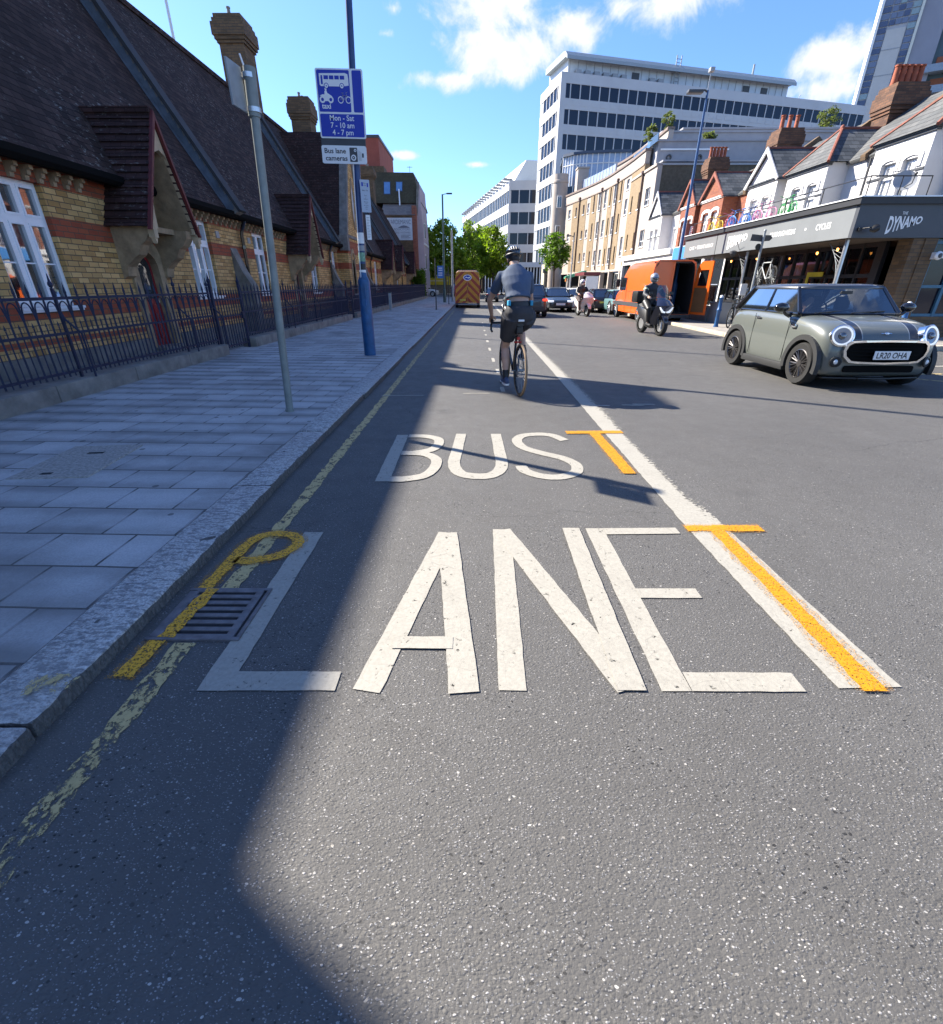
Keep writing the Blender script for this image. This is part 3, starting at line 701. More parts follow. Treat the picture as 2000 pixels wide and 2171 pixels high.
# chimneys
def chimney(parent, x, y, sx, sy, z0, z1, npots, mat, pot, potr=.09, poth=.42, wide=.12, axis='y'):
    b = MB(); b.box(x - sx / 2, x + sx / 2, y - sy / 2, y + sy / 2, z0, z1 - .9)
    k = .0
    for zz, e in ((z1 - .9, wide * .35), (z1 - .8, wide * .7), (z1 - .68, wide), (z1 - .28, wide * .65), (z1 - .14, wide * .3)):
        hh = {0: .1}.get(0); nxt = {z1 - .9: z1 - .8, z1 - .8: z1 - .68, z1 - .68: z1 - .28, z1 - .28: z1 - .14, z1 - .14: z1}[zz]
        b.box(x - sx / 2 - e, x + sx / 2 + e, y - sy / 2 - e, y + sy / 2 + e, zz, nxt)
    o = b.build('chimney', mat, parent)
    for i in range(npots):
        t = (i + .5) / npots - .5
        px, py = (x, y + t * sy) if axis == 'y' else (x + t * sx, y)
        p = MB(); p.lathe([(potr * 1.1, z1 - .02), (potr * 1.1, z1 + .05), (potr, z1 + .08), (potr * .9, z1 + poth - .06), (potr * 1.12, z1 + poth - .05), (potr * 1.12, z1 + poth), (potr * .7, z1 + poth), (potr * .7, z1 + poth - .1)], 12, Matrix.Translation((px, py, 0)))
        p.build('chimney_pot', pot, o, smooth=True)
    return o
for yc, top in ((5.95, 11.9), (14.3, 11.15), (26.2, 11.2), (43.8, 11.0), (53.2, 11.2)):
    chimney(school, -10, yc, 1.0, .9 if 10 < yc < 20 else 1.1, 6.4, top, 2, M['brown_brick'], M['stone_grey'], .07, .3, .17)
chimney(school, -8.75, 30.2, .95, .95, 7.0, 9.75, 2, M['brown_brick'], M['stone_grey'], .06, .22, .12)
# windows
def window_x(parent, x, y0, y1, z0, z1, lights=3, transom=.30, side=1, frame=M['upvc'], glass=M['glass'], fw=.06, bar=True, curtain=False, sill=True, depth=.10, name='window'):
    "casement window in a wall facing +x (side 1) or -x (side -1); x is the outer wall face"
    xo = x - side * depth; xi = xo - side * .06
    A = lambda mb, ya, yb, za, zb, d=0: mb.box(min(xo + side * d, xi), max(xo + side * d, xi), ya, yb, za, zb)
    b = MB(); A(b, y0, y1, z0, z0 + fw); A(b, y0, y1, z1 - fw, z1); A(b, y0, y0 + fw, z0 + fw, z1 - fw); A(b, y1 - fw, y1, z0 + fw, z1 - fw)
    zt = z1 - (z1 - z0) * transom if transom else None
    if zt: A(b, y0 + fw, y1 - fw, zt - fw * .7, zt + fw * .7, .012)
    rows = [(z0 + fw, zt - fw * .7), (zt + fw * .7, z1 - fw)] if zt else [(z0 + fw, z1 - fw)]
    w = (y1 - y0 - 2 * fw) / lights
    for za, zb in rows:
        for i in range(1, lights): A(b, y0 + fw + w * i - fw * .55, y0 + fw + w * i + fw * .55, za, zb, .006)
        for i in range(lights):   # casement sashes
            a, c = y0 + fw + w * i + (fw * .55 if i else 0), y0 + fw + w * (i + 1) - (fw * .55 if i < lights - 1 else 0); s = fw * .62
            A(b, a, a + s, za, zb, .018); A(b, c - s, c, za, zb, .018); A(b, a + s, c - s, za, za + s, .018); A(b, a + s, c - s, zb - s, zb, .018)
    if bar:
        zm = (rows[0][0] + rows[0][1]) / 2; A(b, y0 + fw, y1 - fw, zm - .011, zm + .011, -.012)
    if sill:
        b.box(min(xi, x + side * .07), max(xi, x + side * .07), y0 - .04, y1 + .04, z0 - .04, z0); b.box(min(xi, x + side * .045), max(xi, x + side * .045), y0 - .03, y1 + .03, z0 - .075, z0 - .04)
    o = b.build(name, frame, parent)
    xg = xo - side * .035; g = MB(); g.quad((xg, y0 + .02, z0 + .02), (xg, y1 - .02, z0 + .02), (xg, y1 - .02, z1 - .02), (xg, y0 + .02, z1 - .02)); g.build('pane', glass, o)
    xr = xo - side * .22; r = MB()
    if curtain:
        n = 40
        for (ca, cb) in ((y0, y0 + (y1 - y0) * .3), (y0 + (y1 - y0) * .62, y1)):
            for i in range(n):
                a, c = ca + (cb - ca) * i / n, ca + (cb - ca) * (i + 1) / n
                f = lambda q: xr + .02 * math.sin(q * 90)
                r.quad((f(a), a, z0), (f(c), c, z0), (f(c), c, z1 - .35), (f(a), a, z1 - .35))
        r.build('curtain', M['curtain'], o)
    return o
M['schoolglass'] = glass_mat('old school glass', tint=(.03, .034, .04), refl=.20, trans=.55, wav=.03)
for i, (y0, y1, z0, z1, n) in enumerate(wins):
    window_x(school, WX, y0, y1, z0, z1, n, .30, curtain=i < 6, glass=M['schoolglass'])
b = MB(); b.box(WX - 3.0, WX - 2.9, -5, 59.5, .1, 3.2); b.build('inner_wall', M['dark'], school)
# doors in stone arches, with hooded porches
def arch_outline(y0, y1, z0, zs, zt, n=10, pointed=True):
    yc = (y0 + y1) / 2; pts = [(y0, z0), (y0, zs)]
    for i in range(1, n): 
        t = i / n; a = math.pi * t
        pts.append((yc - (y1 - y0) / 2 * math.cos(a), zs + (zt - zs) * math.sin(a) ** .8))
    return pts + [(y1, zs), (y1, z0)]
def porch(y0, y1, col):
    yc = (y0 + y1) / 2 ; p = thing  # one porch = parts of the school
    ins = arch_outline(yc - .36, yc + .36, .12, 1.66, 2.03); out = arch_outline(yc - .56, yc + .56, .12, 1.72, 2.34)
    b = MB(); b.ring(out, ins, 'x', WX - .3, WX + .05, closed=False); d = b.build('door_surround', M['stone'], school)
    b = MB(); b.prism(arch_outline(yc - .36, yc + .36, .12, 1.66, 2.03), 'x', WX - .16, WX - .11); 
    for q in (-.18, .18): b.box(WX - .11, WX - .095, yc + q - .13, yc + q + .13, .3, 1.0)
    dr = b.build('door', col, d)
    b = MB(); b.prism(arch_outline(yc - .27, yc + .27, 1.12, 1.68, 1.95), 'x', WX - .115, WX - .095); b.build('door_glass', M['glass'], dr)
    b = MB(); b.tube([(WX - .07, yc + .28, 1.02), (WX - .07, yc + .28, 1.12)], .012); b.build('door_handle', M['chrome'], dr)
    b = MB(); b.box(WX - .25, WX + .3, yc - .5, yc + .5, .05, .16); b.build('doorstep', M['stone_grey'], school)
    # hood
    XF = -6.12; ya, yb, ym = yc - .92, yc + .80, yc + .05; ze, za = 2.40, 4.36
    b = MB()
    for s, ye in ((-1, ya), (1, yb)):
        n = 15; th = .05
        for i in range(n):   # lapped tile courses
            t0, t1 = i / n, (i + 1) / n
            c0 = (ye + (ym - ye) * t0 + s * .035, ze + (za - ze) * t0); c1 = (ye + (ym - ye) * t1, ze + (za - ze) * t1)
            b.prism([c0, c1, (c1[0] - s * th, c1[1] - .02), (c0[0] - s * (th + .03), c0[1])], 'x', -7.9 if t1 > .5 else -7.2, XF - .04)
    b.box(-7.6, XF - .03, ym - .07, ym + .07, za - .03, za + .06)
    pr = b.build('porch_roof', M['tile_porch'], school)
    # barge boards and the gothic timber arch
    b = MB(); o = [(ya - .06, ze - .06), (ym, za + .02), (yb + .06, ze - .06)]; i_ = [(ya + .0, ze - .06), (ym, za - .13), (yb - .0, ze - .06)]
    b.ring(o, i_, 'x', XF - .05, XF + .02, closed=False); b.build('barge_board', pm('oxblood paint', (.11, .016, .016), .6, var=.2) if 'oxblood paint' not in bpy.data.materials else bpy.data.materials['oxblood paint'], pr)
    n = 16; o2 = []; i2 = []
    for k in range(n + 1):
        t = k / n; s = -1 if t < .5 else 1; q = abs(t - .5) * 2
        o2.append((ym + s * q * (ym - ya - .08 if s < 0 else yb - ym - .04), za - .14 - (za - ze - .10) * q))
        w = .66 * (1 - (1 - q) ** 2.0)
        zz = za - .60 - (za - ze - .58) * (q ** 1.5)
        cusp = .07 * math.exp(-((q - .62) / .09) ** 2)
        i2.append((ym + s * max(.0, (w - cusp)), zz))
    b = MB(); b.ring(o2, i2, 'x', XF - .14, XF - .05, closed=False)
    for s in (-1, 1):
        ye = ym + s * .79; b.box(XF - .16, XF - .04, ye - .06, ye + .06, 2.22, 2.46)
        b.prism([(ye - .05, 2.22), (ye + .05, 2.22), (ye, 2.12)], 'x', XF - .14, XF - .06)
    b.build('porch_arch', pm('pale timber', (.50, .38, .24), .8, var=.2, scale=6, dirt=.4) if 'pale timber' not in bpy.data.materials else bpy.data.materials['pale timber'], pr)
    b = MB(); prof = [(WX, 1.50), (WX + .10, 1.55), (WX + .14, 1.72), (WX + .30, 1.86), (WX + .42, 1.93), (WX + .52, 2.10), (WX + .62, 2.16), (WX + .72, 2.30), (WX + .74, 2.44), (WX, 2.44)]
    for s in (-1, 1): 
        ye = yc + s * .66; b.prism(prof, 'y', ye - .13, ye + .13)
    b.box(WX - .02, WX + .5, yc - .5, yc + .5, 2.36, 2.46)
    b.build('porch_bracket', M['stone'], school)
    b = MB(); b.prism([(ya + .1, ze), (ym, za - .2), (yb - .1, ze)], 'x', WX - .0, WX + .04)
    for s, ye in ((-1, ya + .09), (1, yb - .09)): b.add([(WX, ye, ze), (XF - .1, ye, ze), (XF - .1, ym, za - .16), (WX, ym, za - .16)], [(0, 1, 2, 3)])
    b.build('porch_lining', M['stone'], pr)
for (y0, y1, z0, z1), col in zip(doors, (M['redpaint'], M['redpaint'], M['gloss_black'], M['gloss_black'], M['gloss_black'])): porch(y0, y1, col)
# downpipes, buttress, vents
for y in (16.05, 25.4, 35.2, 50.0):
    b = MB(); b.tube([(WX + .10, y, .15), (WX + .10, y, 2.75), (WX + .16, y, 2.9), (EX - .02, y, 3.1)], .05, 10)
    for z in (.6, 1.5, 2.4): b.tube([(WX + .10, y, z - .04), (WX + .10, y, z + .04)], .065, 10)
    b.build('downpipe', M['gloss_black'], school, smooth=True)
for y in (15.35, 25.75, 33.9):
    b = MB(); b.prism([(WX, .05), (WX + .45, .05), (WX + .45, 1.35), (WX + .22, 1.75), (WX, 2.35)], 'y', y, y + .4); b.build('buttress', M['stone_grey'], school)
b = MB()
for y, z in ((14.72, 2.62), (16.7, 2.62)): b.box(WX - .02, WX + .02, y - .09, y + .09, z - .08, z + .08)
b.build('wall_vent', M['grey'], school)
# cross wing with its pointed gable
b = MB(); GY0, GY1, GX = 27.25, 31.35, -6.45; gm = (GY0 + GY1) / 2
lan = [(27.9, 28.45, .95, 2.6), (30.15, 30.7, .95, 2.6)]
wall_with_openings(b, GY0, GY1, 0, 3.6, lan, lambda a, c, lo, hi: b.box(GX - .35, GX, a, c, lo, hi))
b.prism([(GY0, 3.6), (gm, 7.9), (GY1, 3.6)], 'x', GX - .35, GX - .002)
b.box(-7.5, GX - .35, GY0, GY0 + .3, 0, 3.6); b.box(-7.5, GX - .35, GY1 - .3, GY1, 0, 3.6)
b.build('gable_wall', M['yellow_brick'], school, fix=False)
for y0, y1, z0, z1 in lan: window_x(school, GX, y0, y1, z0, z1, 1, 0, bar=False, glass=M['schoolglass'])
def vesica(yc, zc, w, h, n=14): return [(yc + w * math.sin(2 * math.pi * i / n) * abs(math.sin(2 * math.pi * i / n)) ** .3, zc + h * math.cos(2 * math.pi * i / n)) for i in range(n)]
b = MB(); b.ring(vesica(gm, 5.2, .36, 1.15), vesica(gm, 5.2, .24, .95), 'x', GX - .1, GX + .05); o = b.build('oval_window', M['stone'], school)
b = MB(); b.prism(vesica(gm, 5.2, .25, .96), 'x', GX - .06, GX + .012); b.build('pane', M['curtain'], o)
for y0, y1, z0, z1 in lan:
    b = MB(); b.ring(arch_outline(y0 - .14, y1 + .14, z0, z1 - .1, z1 + .5), arch_outline(y0, y1, z0, z1 - .15, z1 + .3), 'x', GX - .1, GX + .04, closed=False); b.build('window_surround', M['stone'], school)
b = MB()
for s, ye in ((-1, GY0 - .12), (1, GY1 + .12)): b.prism([(ye, 3.55), (gm, 8.25), (gm, 8.05), (ye - s * .12, 3.5)], 'x', -14, GX - .3)
b.build('gable_roof', M['tile_x'], school)
b = MB()
for s, ye in ((-1, GY0 - .16), (1, GY1 + .16)): b.prism([(ye, 3.55), (gm, 8.45), (gm, 8.02), (ye - s * .30, 3.5)], 'x', GX - .32, GX + .06)
b.box(GX - .35, GX + .08, GY0 - .2, GY0 + .2, 2.95, 3.62); b.box(GX - .35, GX + .08, GY1 - .2, GY1 + .2, 2.95, 3.62)
b.build('gable_coping', M['stone_grey'], school)
b = MB(); b.box(GX, GX + .05, GY0, GY1, 3.55, 3.68); b.build('string_course', M['stone_grey'], school)

# slender flagpole on the ridge
b = MB(); b.tube([(-10, 20.8, 8.5), (-9.98, 20.8, 16)], .045, 8)
tag(b.build('flagpole', M['white']), 'thin white pole rising from the dark tiled school ridge', 'pole')

# ------------------------------------------------------------------ dwarf wall and railings
RXX = -5.2
def dwarf(y0, y1, label):
    b = MB(); n = max(1, int((y1 - y0) / 1.4))
    for i in range(n):
        a, c = y0 + (y1 - y0) * i / n, y0 + (y1 - y0) * (i + 1) / n
        b.bbox(RXX - .16, RXX + .16, a + .003, c - .003, .05, .30, .02)
    tag(b.build('dwarf_wall', M['stone_grey'], smooth=True), label, 'low wall', 'stone dwarf walls under the railings')
dwarf(-6, 10.12, 'low stone wall carrying the railings nearest the camera, before the gate')
dwarf(11.45, 21.0, 'low stone wall under the railings between the gate and the second gap')
dwarf(21.9, 54.6, 'long low stone wall under the far railings past the blue post')
def railing(y0, y1, label, near=True):
    t = thing('iron_railing', label, 'railing', (RXX, y0, .3), group='blue iron railings')
    step = .185; n = int((y1 - y0) / step); per = 14
    for s in range(0, n, per):
        e = min(n, s + per); ya = y0 + s * step; yb = y0 + e * step; b = MB()
        for z, h in ((1.245, .035), (.84, .03), (.385, .03)): b.box(RXX - .012, RXX + .012, ya, yb, z - h / 2, z + h / 2)
        for i in range(s, e):
            y = y0 + i * step
            b.bar((RXX, y, .33), (RXX, y, 1.30), .021)
            b.add([(RXX - .02, y, 1.31), (RXX, y - .02, 1.31), (RXX + .02, y, 1.31), (RXX, y + .02, 1.31), (RXX, y, 1.44), (RXX, y, 1.26)], [(0, 1, 4), (1, 2, 4), (2, 3, 4), (3, 0, 4), (1, 0, 5), (2, 1, 5), (3, 2, 5), (0, 3, 5)])
            yh = y + step / 2
            b.bar((RXX, yh, .33), (RXX, yh, .93), .014)
            b.add([(RXX - .012, yh, .93), (RXX, yh - .018, .94), (RXX + .012, yh, .93), (RXX, yh + .018, .94), (RXX, yh, 1.0)], [(0, 1, 4), (1, 2, 4), (2, 3, 4), (3, 0, 4)])
            if near:
                r = step * .36; b.tube([(RXX, yh - r * math.cos(math.pi * k / 8), 1.12 + r * 1.35 * math.sin(math.pi * k / 8)) for k in range(9)], .008, 5)
                b.bar((RXX, yh - r, 1.12), (RXX, y, .98), .014); b.bar((RXX, yh + r, 1.12), (RXX, y + step, .98), .014)
        b.build('panel', M['ironblue'], t)
        b = MB(); b.bbox(RXX - .016, RXX + .016, yb - .016, yb + .016, .2, 1.36, .004); b.ell((RXX, yb, 1.40), (.028, .028, .04)); b.tube([(RXX, yb, 1.42), (RXX, yb, 1.52)], [.016, .004], 6)
        p = b.build('post', M['ironblue'], t)
        if near or s % 28 == 0:
            b = MB(); b.tube([(RXX, yb, 1.12), (RXX + .02, yb + .02, 1.0), (RXX + .17, yb + .02, .84), (RXX + .17, yb + .02, .3)], .013, 6); b.build('stay', M['ironblue'], p)
railing(-4.0, 10.1, 'blue iron railings with spear tops and hoops on the nearest low wall')
railing(11.5, 20.95, 'blue iron railings between the side gate and the second gap behind the grey pole')
railing(22.0, 54.3, 'long run of blue railings receding behind the tall blue post', near=False)
def gate(y0, y1, label):
    t = thing('iron_gate', label, 'gate', (RXX, y0, .1), group='blue iron gates'); b = MB(); n = int((y1 - y0 - .1) / .11)
    for z in (.22, .80, 1.12): b.box(RXX - .012, RXX + .012, y0 + .06, y1 - .04, z - .016, z + .016)
    for i in range(n + 1):
        y = y0 + .08 + i * (y1 - y0 - .14) / n; b.bar((RXX, y, .18), (RXX, y, 1.22), .016); b.tube([(RXX, y, 1.22), (RXX, y, 1.34)], [.018, .002], 5)
    b.build('leaf', M['ironblue'], t)
    for y in (y0 + .02, y1 - .02):
        b = MB(); b.bbox(RXX - .024, RXX + .024, y - .024, y + .024, .08, 1.42, .005); b.ell((RXX, y, 1.46), (.036, .036, .05)); b.tube([(RXX, y, 1.5), (RXX, y, 1.6)], [.02, .003], 6); b.build('gatepost', M['ironblue'], t)
    b = MB(); b.box(RXX + .012, RXX + .05, y1 - .16, y1 - .05, .72, .86); b.build('lock', M['ironblue'], t)
gate(10.16, 11.44, 'narrow blue iron gate in the nearer gap between low walls')
gate(21.02, 21.92, 'narrow blue iron gate in the farther gap, beyond the grey pole')
b = MB(); b.box(-6.95, RXX - .2, -6, 59, .1, .103)
tag(b.build('front_yard', M['earth']), kind='structure')

# ================================================================== POSTS AND SIGNS ON THE LEFT PAVEMENT
t = thing('sign_post', 'slim grey post nearest the kerb carrying a small plate seen edge-on', 'post', (-2.14, 5.44, .1))
gp = pm('grey post paint', (.20, .225, .215), .45, var=.15, scale=9, dirt=.25)
b = MB(); b.tube([(-2.155, 5.44, .05), (-2.015, 5.44, 2.82)], .040, 16); b.tube([(-2.02, 5.44, 2.78), (-2.0, 5.44, 3.13)], .052, 16); b.tube([(-2.155, 5.44, .05), (-2.154, 5.44, .095)], .05, 16)
b.build('pole', gp, t, smooth=True)
b = MB(); b.bbox(-.01, .01, -.10, .13, 2.80, 3.12, .004, Matrix.Translation((-2.085, 5.28, 0)) @ Matrix.Rotation(R(-6), 4, 'Z'))
b.build('plate', M['steel'], t)
for z in (2.83, 3.07):
    b = MB(); b.tube([(-2.012, 5.44, z - .018), (-2.011, 5.44, z + .018)], .058, 16); b.build('clip', M['alu'], t, smooth=True)
b = MB(); b.tube([(-2.03, 5.44, 3.1), (-2.05, 5.44, 3.16), (-2.065, 5.44, 3.22)], .008, 6); b.build('cable', M['white'], t)

t = thing('lamp_post', 'tall blue lamp post on the left pavement carrying the bus lane sign', 'lamp post', (-2.19, 10.3, .1))
b = MB(); b.lathe([(.118, .04), (.118, .5), (.116, 1.42), (.112, 1.47), (.075, 1.55), (.066, 1.62)], 24, Matrix.Translation((-2.185, 10.3, 0)))
b.build('base', M['postblue'], t, smooth=True)
b = MB(); b.tube([(-2.185, 10.3, 1.6), (-2.14, 10.3, 3.0), (-2.06, 10.3, 4.6), (-1.93, 10.3, 7.6), (-1.92, 10.3, 8.3)], [.064, .062, .056, .05, .045], 16)
b.build('pole', pm('dark blue pole', (.012, .04, .14), .35, var=.2, scale=6), t, smooth=True)
b = MB(); b.tube([(-1.92, 10.3, 8.25), (-1.80, 10.25, 8.5), (-1.4, 10.2, 8.6)], .03, 8); b.bbox(-1.5, -.85, 10.08, 10.3, 8.53, 8.66, .03); b.build('lantern', M['grey'], t)
b = MB(); b.box(-2.225, -2.145, 10.175, 10.2, 1.02, 1.4); b.build('door', M['postblue'], t)
# stickers wound round the post
for z0, z1, nm, c in ((2.10, 2.28, 'white', M['white']), (1.98, 2.07, 'grey', M['grey']), (1.80, 1.95, 'green', pm('faded green sticker', (.18, .34, .22), .6, var=.5, scale=30)), (1.66, 1.76, 'black', M['black']), (1.60, 1.655, 'white', M['white'])):
    b = MB(); zc = (z0 + z1) / 2; xx = -2.185 + .045 * (zc - 1.6) / 1.4
    n = 12; va = []; 
    for k in range(n + 1):
        a = math.pi * (1.1 + .8 * k / n); va += [(xx + .0665 * math.cos(a), 10.3 + .0665 * math.sin(a), z0), (xx + .0665 * math.cos(a), 10.3 + .0665 * math.sin(a), z1)]
    b.add(va, [(2 * k, 2 * k + 2, 2 * k + 3, 2 * k + 1) for k in range(n)])
    o = b.build('sticker', c, t); o['label'] = nm + ' sticker'
b = MB(); b.tube([(-2.245, 10.22, .3), (-2.185, 10.23, 3.0), (-2.115, 10.24, 4.5)], .008, 6); b.build('cable', M['white'], t)

# --- bus lane plate
SY = 10.2
def face(x0, z0, skew=-.045):   # the plate leans with its post a little
    return lambda u, v: (x0 + u, 0, z0 + v)
def rrect(x0, x1, z0, z1, r, n=5):
    out = []
    for cx, cz, a0 in ((x1 - r, z1 - r, 0), (x0 + r, z1 - r, 90), (x0 + r, z0 + r, 180), (x1 - r, z0 + r, 270)):
        out += [(cx + r * math.cos(R(a0 + 90 * k / n)), cz + r * math.sin(R(a0 + 90 * k / n))) for k in range(n + 1)]
    return out
t = thing('bus_lane_sign', 'blue bus lane hours sign with bus, motorcycle and bicycle symbols, reads Mon - Sat', 'road sign', (-2.29, SY, 3.69))
t.rotation_euler = (0, R(1.2), 0)
b = MB(); b.prism(rrect(-.395, .395, 0, .935, .03), 'y', -.004, .012); b.build('plate', M['alu'], t, local=True)
b = MB(); b.mi = 0; b.prism(rrect(-.393, .393, .002, .933, .03), 'y', -.006, -.004); b.mi = 1
b.prism(rrect(-.372, .372, .022, .335, .02), 'y', -.008, -.0065); b.prism(rrect(-.372, .172, .362, .913, .02), 'y', -.008, -.0065); b.prism(rrect(.215, .372, .362, .913, .02), 'y', -.008, -.0065)
b.build('sign_face', [M['white'], M['signblue']], t, local=True)
b = MB(); yt = -.0095
fn = lambda x0, z0: (lambda u, v: (x0 + u, yt, z0 + v))
for s, zz, h in (('Mon - Sat', .246, .074), ('7 - 10 am', .146, .074), ('4 - 7 pm', .048, .074)): put_text(b, s, fn(.0, zz), h, center=True, bold=.012); b.build('lettering', M['white'], t, local=True); b = MB()
put_text(b, 'taxi', fn(-.325, .405), .072, bold=.022)
b.build('lettering', [M['white'], M['signblue']], t, local=True); b = MB()
# bus
b.prism([(-.33, .72), (-.33, .865), (.10, .875), (.145, .86), (.155, .80), (.155, .715), (.05, .70), (-.31, .70)], 'y', yt + .0008, yt)
def disc(cx, cz, r, ri=0.0, y=yt, n=18, mi=0):
    o_ = [(cx + r * math.cos(2 * math.pi * k / n), cz + r * math.sin(2 * math.pi * k / n)) for k in range(n)]
    b.mi = mi
    if ri: b.ring(o_, [(cx + ri * math.cos(2 * math.pi * k / n), cz + ri * math.sin(2 * math.pi * k / n)) for k in range(n)], 'y', y, y - .0008)
    else: b.prism(o_, 'y', y, y - .0008)
    b.mi = 0
b.mi = 1
for x0, x1, z0, z1 in ((-.305, -.275, .725, .84), (-.255, -.18, .79, .84), (-.165, -.09, .79, .84), (-.075, 0, .79, .84), (.015, .09, .79, .84)): b.prism([(x0, z0), (x1, z0), (x1, z1), (x0, z1)], 'y', yt - .001, yt - .0016)
b.mi = 0
for cx in (-.22, .04): disc(cx, .705, .04, 0, yt - .002, mi=1); disc(cx, .705, .03, 0, yt - .003); disc(cx, .705, .010, 0, yt - .004, mi=1)
b.build('bus_symbol', [M['white'], M['signblue']], t, local=True); b = MB()
def stroke(p, w=.011, y=yt): 
    for a, c in zip(p, p[1:]): b.tube([(a[0], y, a[1]), (c[0], y, c[1])], [(w, .0012)] * 2, 4)
for cx in (.005, .135): disc(cx, .525, .048, .036)
stroke([(.005, .525), (.045, .585), (.105, .585), (.065, .525), (.005, .525)]); stroke([(.065, .525), (.04, .615)]); stroke([(.135, .525), (.10, .615), (.125, .63)]); stroke([(.02, .618), (.06, .618)])
b.build('bicycle_symbol', [M['white'], M['signblue']], t, local=True); b = MB()
for cx in (-.305, -.165): disc(cx, .525, .048, .024)
b.prism([(-.345, .575), (-.295, .595), (-.265, .59), (-.262, .63), (-.245, .648), (-.225, .645), (-.215, .61), (-.19, .60), (-.165, .585), (-.135, .57), (-.185, .55), (-.20, .505), (-.27, .505), (-.28, .55)], 'y', yt, yt - .001)
disc(-.238, .664, .018)
b.build('motorcycle_symbol', [M['white'], M['signblue']], t, local=True)
b = MB()
for z in (.2, .75): b.bbox(-.38, .38, .012, .035, z - .025, z + .025, .004); b.tube([(.10, .10, z - .02), (.10, .10, z + .02)], .075, 16)
b.build('bracket', M['steel'], t, local=True)

t = thing('camera_sign', 'white bus lane cameras sign with a camera symbol under the blue sign', 'road sign', (-2.30, SY, 3.33))
t.rotation_euler = (0, R(1.2), 0)
b = MB(); b.prism(rrect(-.40, .385, 0, .262, .03), 'y', -.004, .012); b.build('plate', M['alu'], t, local=True)
b = MB(); b.prism(rrect(-.398, .383, .002, .26, .03), 'y', -.006, -.004); b.build('sign_face', M['white'], t, local=True)
b = MB(); yt = -.008
put_text(b, 'Bus lane', fn(-.35, .150), .070, .375, bold=.022); b.build('lettering', M['darkgrey'], t, local=True); b = MB(); put_text(b, 'cameras', fn(-.34, .045), .070, .385, bold=.022)
b.build('lettering', M['darkgrey'], t, local=True); b = MB()
b.prism(rrect(.09, .225, .03, .235, .012), 'y', yt, yt - .001)
for k in range(3): stroke([(.25 + k * .018, .20 - k * .012), (.25 + k * .018, .06)], .003)
stroke([(.25, .055), (.30, .058)], .003); b.prism([(.305, .095), (.335, .095), (.335, .155), (.305, .155)], 'y', yt, yt - .001)
disc(.155, .09, .045, 0, yt - .0015, mi=1); disc(.155, .09, .026, 0, yt - .003); disc(.155, .09, .010, 0, yt - .0045, mi=1); disc(.19, .195, .022, 0, yt - .0015, mi=1); disc(.19, .195, .010, 0, yt - .003)
b.build('camera_symbol', [M['darkgrey'], M['white']], t, local=True)
b = MB(); b.bbox(-.395, .38, .002, .02, .262, .36, .003); b.build('bracket', M['darkgrey'], t, local=True)

t = thing('parking_sign', 'tall narrow white parking times plate on the side of the blue post', 'road sign', (-1.995, 10.22, 2.60), R(18))
b = MB(); b.prism(rrect(-.085, .085, 0, .50, .012), 'y', -.006, .006); b.build('plate', pm('pale sign', (.42, .47, .55), .5, var=.04), t, local=True)
b = MB(); yt = -.0075; b.mi = 1
b.prism([(-.06, .40), (-.03, .40), (-.03, .46), (-.06, .46)], 'y', yt, yt - .001); b.prism([(.035, .39), (.06, .39), (.06, .45), (.035, .45)], 'y', yt, yt - .001); b.mi = 0
for k, (s, z, h) in enumerate((('Bays', .44, .016), ('only', .41, .016), ('Mon - Sat', .33, .018), ('8 am', .255, .016), ('to', .23, .014), ('6.30 pm', .20, .016), ('Max stay', .155, .014), ('1 hour', .13, .014), ('No return', .10, .014), ('within', .075, .014), ('1 hour', .045, .014))):
    put_text(b, s, fn(0, z), h, center=True, bold=.01)
b.build('lettering', [M['darkgrey'], M['signblue']], t, local=True)
t = thing('notice_plate', 'thin white notice strip below the parking plate on the blue post', 'notice', (-1.985, 10.22, 2.16), R(18))
b = MB(); b.prism(rrect(-.04, .04, 0, .40, .006), 'y', -.005, .005); b.build('plate', M['white'], t, local=True)
b = MB(); yt = -.0065
for k in range(14): b.prism([(-.028, .03 + k * .025), (.02 + .008 * (k % 3 - 1), .03 + k * .025), (.02 + .008 * (k % 3 - 1), .037 + k * .025), (-.028, .037 + k * .025)], 'y', yt, yt - .0006)
b.build('printed_lines', M['grey'], t, local=True)

# small post by the wall, thin posts and lamp columns far along the pavement
t = thing('bollard', 'short grey bollard by the railings beyond the blue post', 'bollard', (-4.74, 28.9, .1))
b = MB(); b.bbox(-4.82, -4.66, 28.83, 28.97, .08, 1.0, .02); b.build('post', M['steel'], t)
b = MB(); b.bbox(-4.825, -4.655, 28.825, 28.975, .96, 1.02, .01); b.build('cap', M['darkgrey'], t)
def thin_post(x, y, h, r, mat, label, head=None, arm=0):
    t = thing('lamp_post' if head else 'sign_post', label, 'lamp post' if head else 'post', (x, y, .1))
    b = MB(); b.lathe([(r * 1.5, .04), (r * 1.5, 1.0 if head else .1), (r, 1.05 if head else .12), (r * .75, h)], 12, Matrix.Translation((x, y, 0))); b.build('pole', mat, t, smooth=True)
    if head:
        s = 1 if arm > 0 else -1
        b = MB(); b.tube([(x, y, h - .02), (x + arm * .5, y, h + .04), (x + arm * .62, y, h + .04)], .025, 8); b.bbox(min(x + arm * .5, x + arm * 1.2), max(x + arm * .5, x + arm * 1.2), y - .1, y + .1, h + .0, h + .09, .03); b.build('lantern', head, t)
    return t
thin_post(-2.24, 29.99, 2.75, .035, M['darkgrey'], 'thin dark post at the kerb, left of the chevron van')
